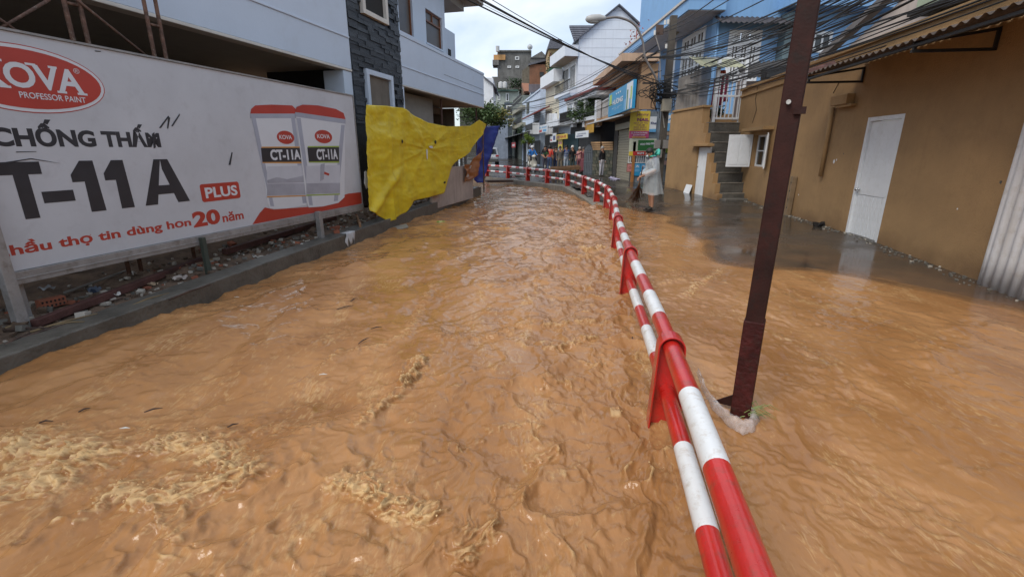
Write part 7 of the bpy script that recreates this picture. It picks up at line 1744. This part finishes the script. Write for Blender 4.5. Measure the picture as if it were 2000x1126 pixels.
# plank cart standing by the railing
wc = thing('plank_bench', 'rough wooden plank bench by the onlookers', 'bench', G(1102, 347, .2))
M_wood = mat('rough_wood', (.16, .085, .04, 1), .8, var=.45, scale=5, bump=.5, bscale=20)
c = G(1102, 347, .2); 
for k in range(4): mb = MB(); mb.obox(c + Vector((-.75, -.24 + .13 * k, .42 + .03 * k)), (1.55, 0, .10), (0, .115, 0), (0, 0, .05)); mb.build('plank', M_wood, wc, bevel=.006)
mb = MB(); mb.obox(c + Vector((-.80, -.30, .34)), (1.65, 0, .1), (0, .05, 0), (0, 0, .16)); mb.build('side_board', M_wood, wc, bevel=.006)
for x in (-.62, .66):
    for y in (-.2, .2): mb = MB(); mb.obox(c + Vector((x, y, -.02)), (.09, 0, 0), (0, .09, 0), (0, 0, .46)); mb.build('leg', M_wood, wc)
# cloth bundle dropped before the shutter
cb = SH.w(2.0, .19, .35); P_ = []
for i in range(8): P_.append([cb + SH.d * (-.9 + 1.8 * j / 15) + SH.n * (-.14 + .28 * i / 7) + Vector((0, 0, .05 + .05 * math.sin(j * 1.7) * math.sin(i * 1.1) + .03 * random.random() - .04 * abs(i - 3.5) / 3.5)) for j in range(16)])
mb = MB(); mb.grid(P_); tag(mb.build('cloth_bundle', cl('lilac', (.34, .32, .44, 1)), smooth=True, solid=.01), 'pale lilac cloth lying before the roller shutter', 'cloth')

# ------------------------------------------------------------------ overhead cables
def cable(a, b, sag, r, lab, grp, n=22):
    pts = []
    for i in range(n + 1):
        t = i / n; p = Vector(a).lerp(Vector(b), t); p.z -= sag * 4 * t * (1 - t); pts.append(p)
    mb = MB(); mb.tube(pts, r, 5); o = mb.build('cable', M_cab, smooth=True); tag(o, lab, 'cable', grp)
rs = random.Random(21)
POLEp = lambda px, py: pp(px, py) + Vector((0, -.2, 0))
la = 'thin black cable fanning from the utility pole over the tan house'
for k in range(40):
    s = POLEp(1290 + rs.uniform(-6, 10), rs.choice([112, 116, 150, 160, 168, 176, 184, 190])); e = D(2150 + rs.uniform(-40, 60), rs.uniform(-340, -60), rs.uniform(4.2, 6.5))
    cable(s, e, rs.uniform(.1, .55), rs.choice([.008, .010, .014]), la, 'cables from the pole over the tan house')
la2 = 'black cable strung along the street from the utility pole towards the bend'
for k in range(14):
    s = POLEp(1285 + rs.uniform(-8, 4), rs.choice([66, 90, 100, 104, 115, 140, 165])); e = D(rs.uniform(925, 1000), rs.uniform(198, 232), 55 + rs.uniform(-5, 10))
    cable(s, e, rs.uniform(.2, 1.6), rs.choice([.008, .011, .017]), la2, 'cables along the street')
la3 = 'black cable crossing the sky from the upper left to the utility pole'
for (px, r, lb) in ((897, .020, 'lowest thick black cable crossing the sky to the utility pole'), (924, .022, 'thickest black cable crossing the sky, second from the left'), (930, .010, 'thin cable just right of the thickest one crossing the sky'), (948, .010, 'rightmost thin cable crossing the sky to the pole'), (911, .006, 'faint thin cable between the two thick ones in the sky')): cable(D(px, -8, 10.5), POLEp(1284, 160 + (px - 897) * .25), .12, r * .8, lb, 'cables crossing the sky')
la4 = 'black cable rising from the pole top over the blue house'
for (sy, ex, ey) in ((60, 1480, -70), (66, 1560, -90), (85, 1640, -80), (104, 1700, -60), (106, 1705, -66), (118, 1820, -40)): cable(POLEp(1292, sy), D(ex, ey, 9.5), .15, .014, la4, 'cables over the blue house')
for k in range(4): cable(POLEp(1282, 100 + 20 * k), ROW.w(ROW.pix(1125 - 10 * k, 200)[0], ROW.pix(1125, 230 + 4 * k)[1], .8), .25, .010, 'thin service cable from the pole to the white balcony house', 'service cables to the row houses')

# ------------------------------------------------------------------ rubble and litter on the left bank
rs = random.Random(33)
def on_bank(px, py, dz=0.0):
    z = .25
    for _ in range(8): p = G(px, py, z); z = bz(p.x, p.y) + dz
    return Vector((p.x, p.y, z))
M_br = mat('brick_red', (.30, .095, .05, 1), .85, var=.35, scale=8, bump=.6, bscale=30, dirt=(.10, .06, .04, 1), dirt_amt=.5)
M_dkwood = mat('wet_wood', (.065, .035, .024, 1), .7, var=.5, scale=5, bump=.5, bscale=25)
M_steel = mat('rusty_beam', (.075, .028, .022, 1), .7, var=.5, scale=4, bump=.4)
rub = MB()
for k in range(1500):
    t = rs.uniform(-1.0, 13.2); u = rs.gauss(.66, .26)
    if u < .30: continue
    y = 2.6 + t; x = curb_x(y) - u; s = abs(rs.gauss(.020, .020)) + .008; z = bz(x, y)
    a, b = rs.uniform(0, 3.14), rs.uniform(.5, 1.6); ex = Vector((math.cos(a), math.sin(a), rs.uniform(-.3, .3))) * s * b; ey = Vector((-math.sin(a), math.cos(a), rs.uniform(-.3, .3))) * s; ez = ex.cross(ey).normalized() * s * rs.uniform(.4, .9)
    rub.m = rs.choice([0, 0, 0, 1, 2, 2, 3, 3]); rub.obox(Vector((x, y, z + s * .3)) - (ex + ey + ez) / 2, ex, ey, ez)
tag(rub.build('rubble', [mat('rubble_earth', (.13, .085, .055, 1), .9, var=.4, bump=.4), M_br, mat('rubble_pale', (.42, .38, .32, 1), .8, var=.3), mat('rubble_grey', (.15, .14, .12, 1), .85, var=.4)]), 'scattered stones and broken rubble on the muddy left bank', 'rubble', kind='stuff')
def brick_thing(px, py, ang, lab, hollow=False, tilt=0.0):
    p = on_bank(px, py) + Vector((0, 0, .01)); L_, W_, H_ = (.20, .09, .085) if hollow else (.18, .10, .06)
    o = thing('brick', lab, 'brick', p, 'bricks on the bank')
    f = Vector((math.cos(ang), math.sin(ang), tilt)); s = Vector((-math.sin(ang), math.cos(ang), 0))
    mb = MB(); mb.obox(p - f * L_ / 2, f * L_, s * W_, (0, 0, H_)); mb.build('brick_body', M_br, o, bevel=.005)
    if hollow:
        for i in range(6):
            for j in range(2):
                q = p - f * L_ / 2 + f * (.022 + .031 * i) + Vector((0, 0, .022 + .04 * j)) - s * .0015; mb = MB(); mb.prism([q + f * .009 * math.cos(a) + Vector((0, 0, .012 * math.sin(a))) for a in [6.283 * k / 8 for k in range(8)]], s * .001); mb.build('hole', M_dark, o)
brick_thing(108, 602, R(65), 'red hollow brick with round holes near the billboard post', True)
brick_thing(655, 450, R(30), 'broken red brick lying under the right end of the billboard', tilt=.15)
brick_thing(664, 457, R(110), 'smaller broken brick beside the other under the billboard', tilt=-.2)
def bar(name, lab, p0, p1, w, h, m, cat):
    a, b = on_bank(*p0), on_bank(*p1); d = b - a; s = d.cross(Vector((0, 0, 1))).normalized() * w
    mb = MB(); mb.obox(a - s / 2 + Vector((0, 0, .005)), d, s, (0, 0, h)); tag(mb.build(name, m, bevel=.006), lab, cat)
bar('steel_beam', 'long rusty brown beam lying on the bank under the billboard', (70, 640), (395, 512), .07, .07, M_steel, 'beam')
bar('steel_beam', 'rusty brown beam lying under the printed paint buckets', (440, 503), (655, 428), .08, .08, M_steel, 'beam')
bar('plank', 'short pale plank lying by the dark billboard post', (392, 516), (455, 494), .05, .02, mat('pale_wood', (.24, .15, .07, 1), .8, var=.3), 'plank')
bar('plank', 'splintered upright board end near the yellow tarpaulin', (698, 430), (704, 447), .04, .10, mat('raw_wood', (.25, .14, .07, 1), .8, var=.3), 'plank')
bar('pipe', 'thin grey pipe lying across the rubble', (130, 588), (300, 512), .022, .022, mat('grey_pipe', (.20, .19, .17, 1), .6), 'pipe')
a = [on_bank(791, 398, .03), on_bank(806, 392, .10), on_bank(818, 385, .12), on_bank(828, 376, .20)]; mb = MB(); mb.tube(catmull(a, 5), .012, 6); tag(mb.build('hose', flat('white_hose', (.5, .48, .44, 1), .6), smooth=True), 'bent white hose below the yellow tarpaulin', 'hose')
bar('pipe', 'straight grey pipe below the pinkish wall', (868, 381), (905, 371), .03, .03, MATS['grey_pipe'], 'pipe')
sticks = [((10, 640), (95, 622)), ((0, 655), (110, 640)), ((20, 668), (130, 632)), ((60, 648), (190, 612)), ((0, 630), (60, 636)), ((150, 600), (240, 582)), ((250, 600), (330, 572)), ((330, 585), (410, 556)), ((5, 676), (60, 650)), ((100, 636), (165, 628))]
for k, (p, q) in enumerate(sticks):
    a, b = on_bank(*p, .02), on_bank(*q, .03); m_ = a.lerp(b, .5) + Vector((rs.uniform(-.02, .02), rs.uniform(-.02, .02), .012)); mb = MB(); mb.tube([a, m_, b], [.010, .009, .006], 6); tag(mb.build('stick', M_dkwood if k % 3 else mat('straw_wood', (.20, .14, .07, 1), .8, var=.3), smooth=True), 'thin wet stick lying among the litter on the left bank', 'stick', 'sticks on the bank')
def scrap(px, py, s, m, lab, cat='litter', fold=.03, on=None):
    p = (on or on_bank)(px, py) + Vector((0, 0, .02)); a = rs.uniform(0, 3); P_ = []
    for i in range(5): P_.append([p + Vector((math.cos(a) * (j - 2) * s / 4 - math.sin(a) * (i - 2) * s / 5, math.sin(a) * (j - 2) * s / 4 + math.cos(a) * (i - 2) * s / 5, fold * math.sin(i * 1.9 + j * 1.3 + a) * .5 + .01 * rs.random())) for j in range(5)])
    mb = MB(); mb.grid(P_); tag(mb.build('scrap', m, solid=.003), lab, cat, 'litter on the bank')
M_pap = flat('scrap_white', (.55, .54, .50, 1), .6, var=.2); M_pap2 = flat('scrap_grey', (.25, .26, .27, 1), .5, var=.3)
scrap(228, 587, .085, M_pap, 'crumpled white paper scrap on the muddy bank'); scrap(352, 548, .13, mat('printed_scrap', (.40, .34, .30, 1), .5, var=.5, scale=12), 'large torn printed wrapper on the rubble', fold=.05)
scrap(262, 545, .07, M_pap, 'small white wrapper under the billboard lettering'); scrap(300, 560, .08, mat('card', (.40, .30, .20, 1), .8), 'piece of brown card on the rubble'); scrap(95, 575, .12, M_pap2, 'pale blue grey plastic sheet beside the hollow brick')
scrap(150, 545, .14, M_pap2, 'grey plastic sheet in the dark under the billboard'); scrap(185, 570, .10, mat('blue_bag', (.05, .07, .11, 1), .4), 'dark blue plastic bag under the billboard', fold=.06); scrap(498, 504, .05, M_pap, 'tiny white scrap near the middle of the bank'); scrap(590, 480, .05, M_pap, 'tiny pale scrap before the printed buckets'); scrap(392, 488, .05, mat('red_scrap', (.4, .08, .08, 1), .6), 'small red scrap on the bottom rail by the dark post'); scrap(812, 398, .10, M_pap, 'white rag by the hose under the yellow tarpaulin', fold=.05); scrap(840, 390, .12, mat('black_bag', (.02, .02, .022, 1), .35), 'black plastic bag below the yellow tarpaulin', fold=.09)
# white rag hanging over the concrete edge
q = CURB_A.lerp(CURB_B, (BB.pix(712, 450)[0]) / 14.0); cy = G(712, 462, .15).y; cx = curb_x(cy); P_ = []
for i in range(7): P_.append([Vector((cx, cy, 0)) + CD * (-.16 + .05 * j + .02 * math.sin(i)) + CN * (.015 + .006 * math.sin(j * 2 + i) - (.12 if i == 0 else 0)) + Vector((0, 0, curb_z(cy) + .012 - (.035 * max(i - 1, 0)) * (1 + .5 * math.sin(j * 2.3)))) for j in range(7)])
mb = MB(); mb.grid(P_); tag(mb.build('rag', flat('rag_white', (.50, .50, .50, 1), .6), smooth=True, solid=.003), 'torn white plastic rag hanging over the concrete edge', 'rag')
c = G(785, 446, .02); mb = MB(); mb.obox(c + Vector((-.14, -.2, -.03)), Vector((.30, .12, .06)), Vector((-.10, .24, .02)), (0, 0, .03)); tag(mb.build('board', mat('grey_board', (.26, .24, .2, 1), .8, var=.2), bevel=.005), 'grey board half sunk against the concrete edge', 'board')
# things adrift
bo = thing('plastic_bottle', 'green plastic bottle drifting near the left bank', 'bottle', G(863, 434, .0)); c = G(863, 434, .025); d = Vector((.9, .25, .0)).normalized()
mb = MB(); mb.tube([c - d * .12, c - d * .11, c - d * .03, c + d * .05, c + d * .09, c + d * .11], [.02, .036, .036, .034, .016, .013], 12); mb.build('bottle_body', mat('green_plastic', (.20, .30, .05, 1), .25, var=.2, bump=0, alpha=.85), bo, smooth=True)
mb = MB(); mb.tube([c + d * .11, c + d * .13], .015, 10); mb.build('cap', flat('bottle_cap', (.05, .25, .05, 1), .4), bo); mb = MB(); mb.tube([c - d * .06, c + d * .01], .0372, 12, cap=False); mb.build('label_band', flat('bottle_label', (.4, .42, .15, 1), .5), bo)
drift = [(674, 600, 30, .09), (300, 800, 20, .05), (90, 823, 5, .04), (330, 870, 10, .04), (165, 800, 40, .03), (710, 665, 60, .06), (690, 585, 70, .05), (735, 640, 15, .05), (455, 830, 30, .03), (1235, 660, 80, .03)]
for k, (px, py, an, L_) in enumerate(drift):
    c = G(px, py, .028); d = Vector((math.cos(R(an)), math.sin(R(an)), .1)); mb = MB(); mb.tube([c - d * L_, c + Vector((0, 0, .008)), c + d * L_], [.004, .006, .002], 5); tag(mb.build('drifting_twig', M_dkwood), 'small dark twig drifting on the brown water', 'twig', 'twigs adrift')
for (px, py, lab) in ((243, 836, 'small pale leaf drifting left of the breaking crest'), (462, 580, 'pale scrap drifting by the concrete edge'), (631, 731, 'tiny white scrap drifting in the middle of the stream')):
    c = G(px, py, .03); mb = MB(); mb.add([c + Vector((-.03, 0, 0)), c + Vector((0, -.008, .006)), c + Vector((.03, .004, 0)), c + Vector((0, .010, .004))], [(0, 1, 2, 3)]); tag(mb.build('drifting_leaf', M_pap, solid=.003), lab, 'leaf')
# planks across the channel at the bend
for k, (p, q) in enumerate((((948, 348), (968, 345)), ((950, 356), (1000, 355)))):
    a, b = G(*p, .12), G(*q, .12); d = b - a; s = d.cross(Vector((0, 0, 1))).normalized() * .25; mb = MB(); mb.obox(a - s, d, s * 2, (0, 0, .10)); tag(mb.build('bridge_plank', M_dkwood), ['upper dark plank laid across the channel at the bend', 'lower dark plank laid across the channel at the bend'][k], 'plank')
# grit and litter along the foot of the tan wall
gw = MB()
for k in range(420):
    u = rs.uniform(-1.5, endA); n = abs(rs.gauss(.06, .07)) + .015; p = WA.w(u, 0, n); z = rz(p.x, p.y); s = rs.uniform(.006, .028); a = rs.uniform(0, 3)
    gw.m = rs.choice([0, 0, 0, 1]); gw.obox(p + Vector((0, 0, z - .003)), Vector((math.cos(a), math.sin(a), 0)) * s * 1.6, Vector((-math.sin(a), math.cos(a), .2)) * s, (0, 0, s * .7))
tag(gw.build('grit', [MATS['rubble_grey'], MATS['rubble_pale']]), 'wet grit and leaves lying along the foot of the tan wall', 'grit', kind='stuff')
def on_road(px, py):
    p = G(px, py, .05); return Vector((p.x, p.y, rz(p.x, p.y)))
scrap(1598, 449, .22, MATS['black_bag'], 'dark plastic bag at the foot of the tan wall', fold=.14, on=on_road)
print('objects', len(bpy.data.objects))
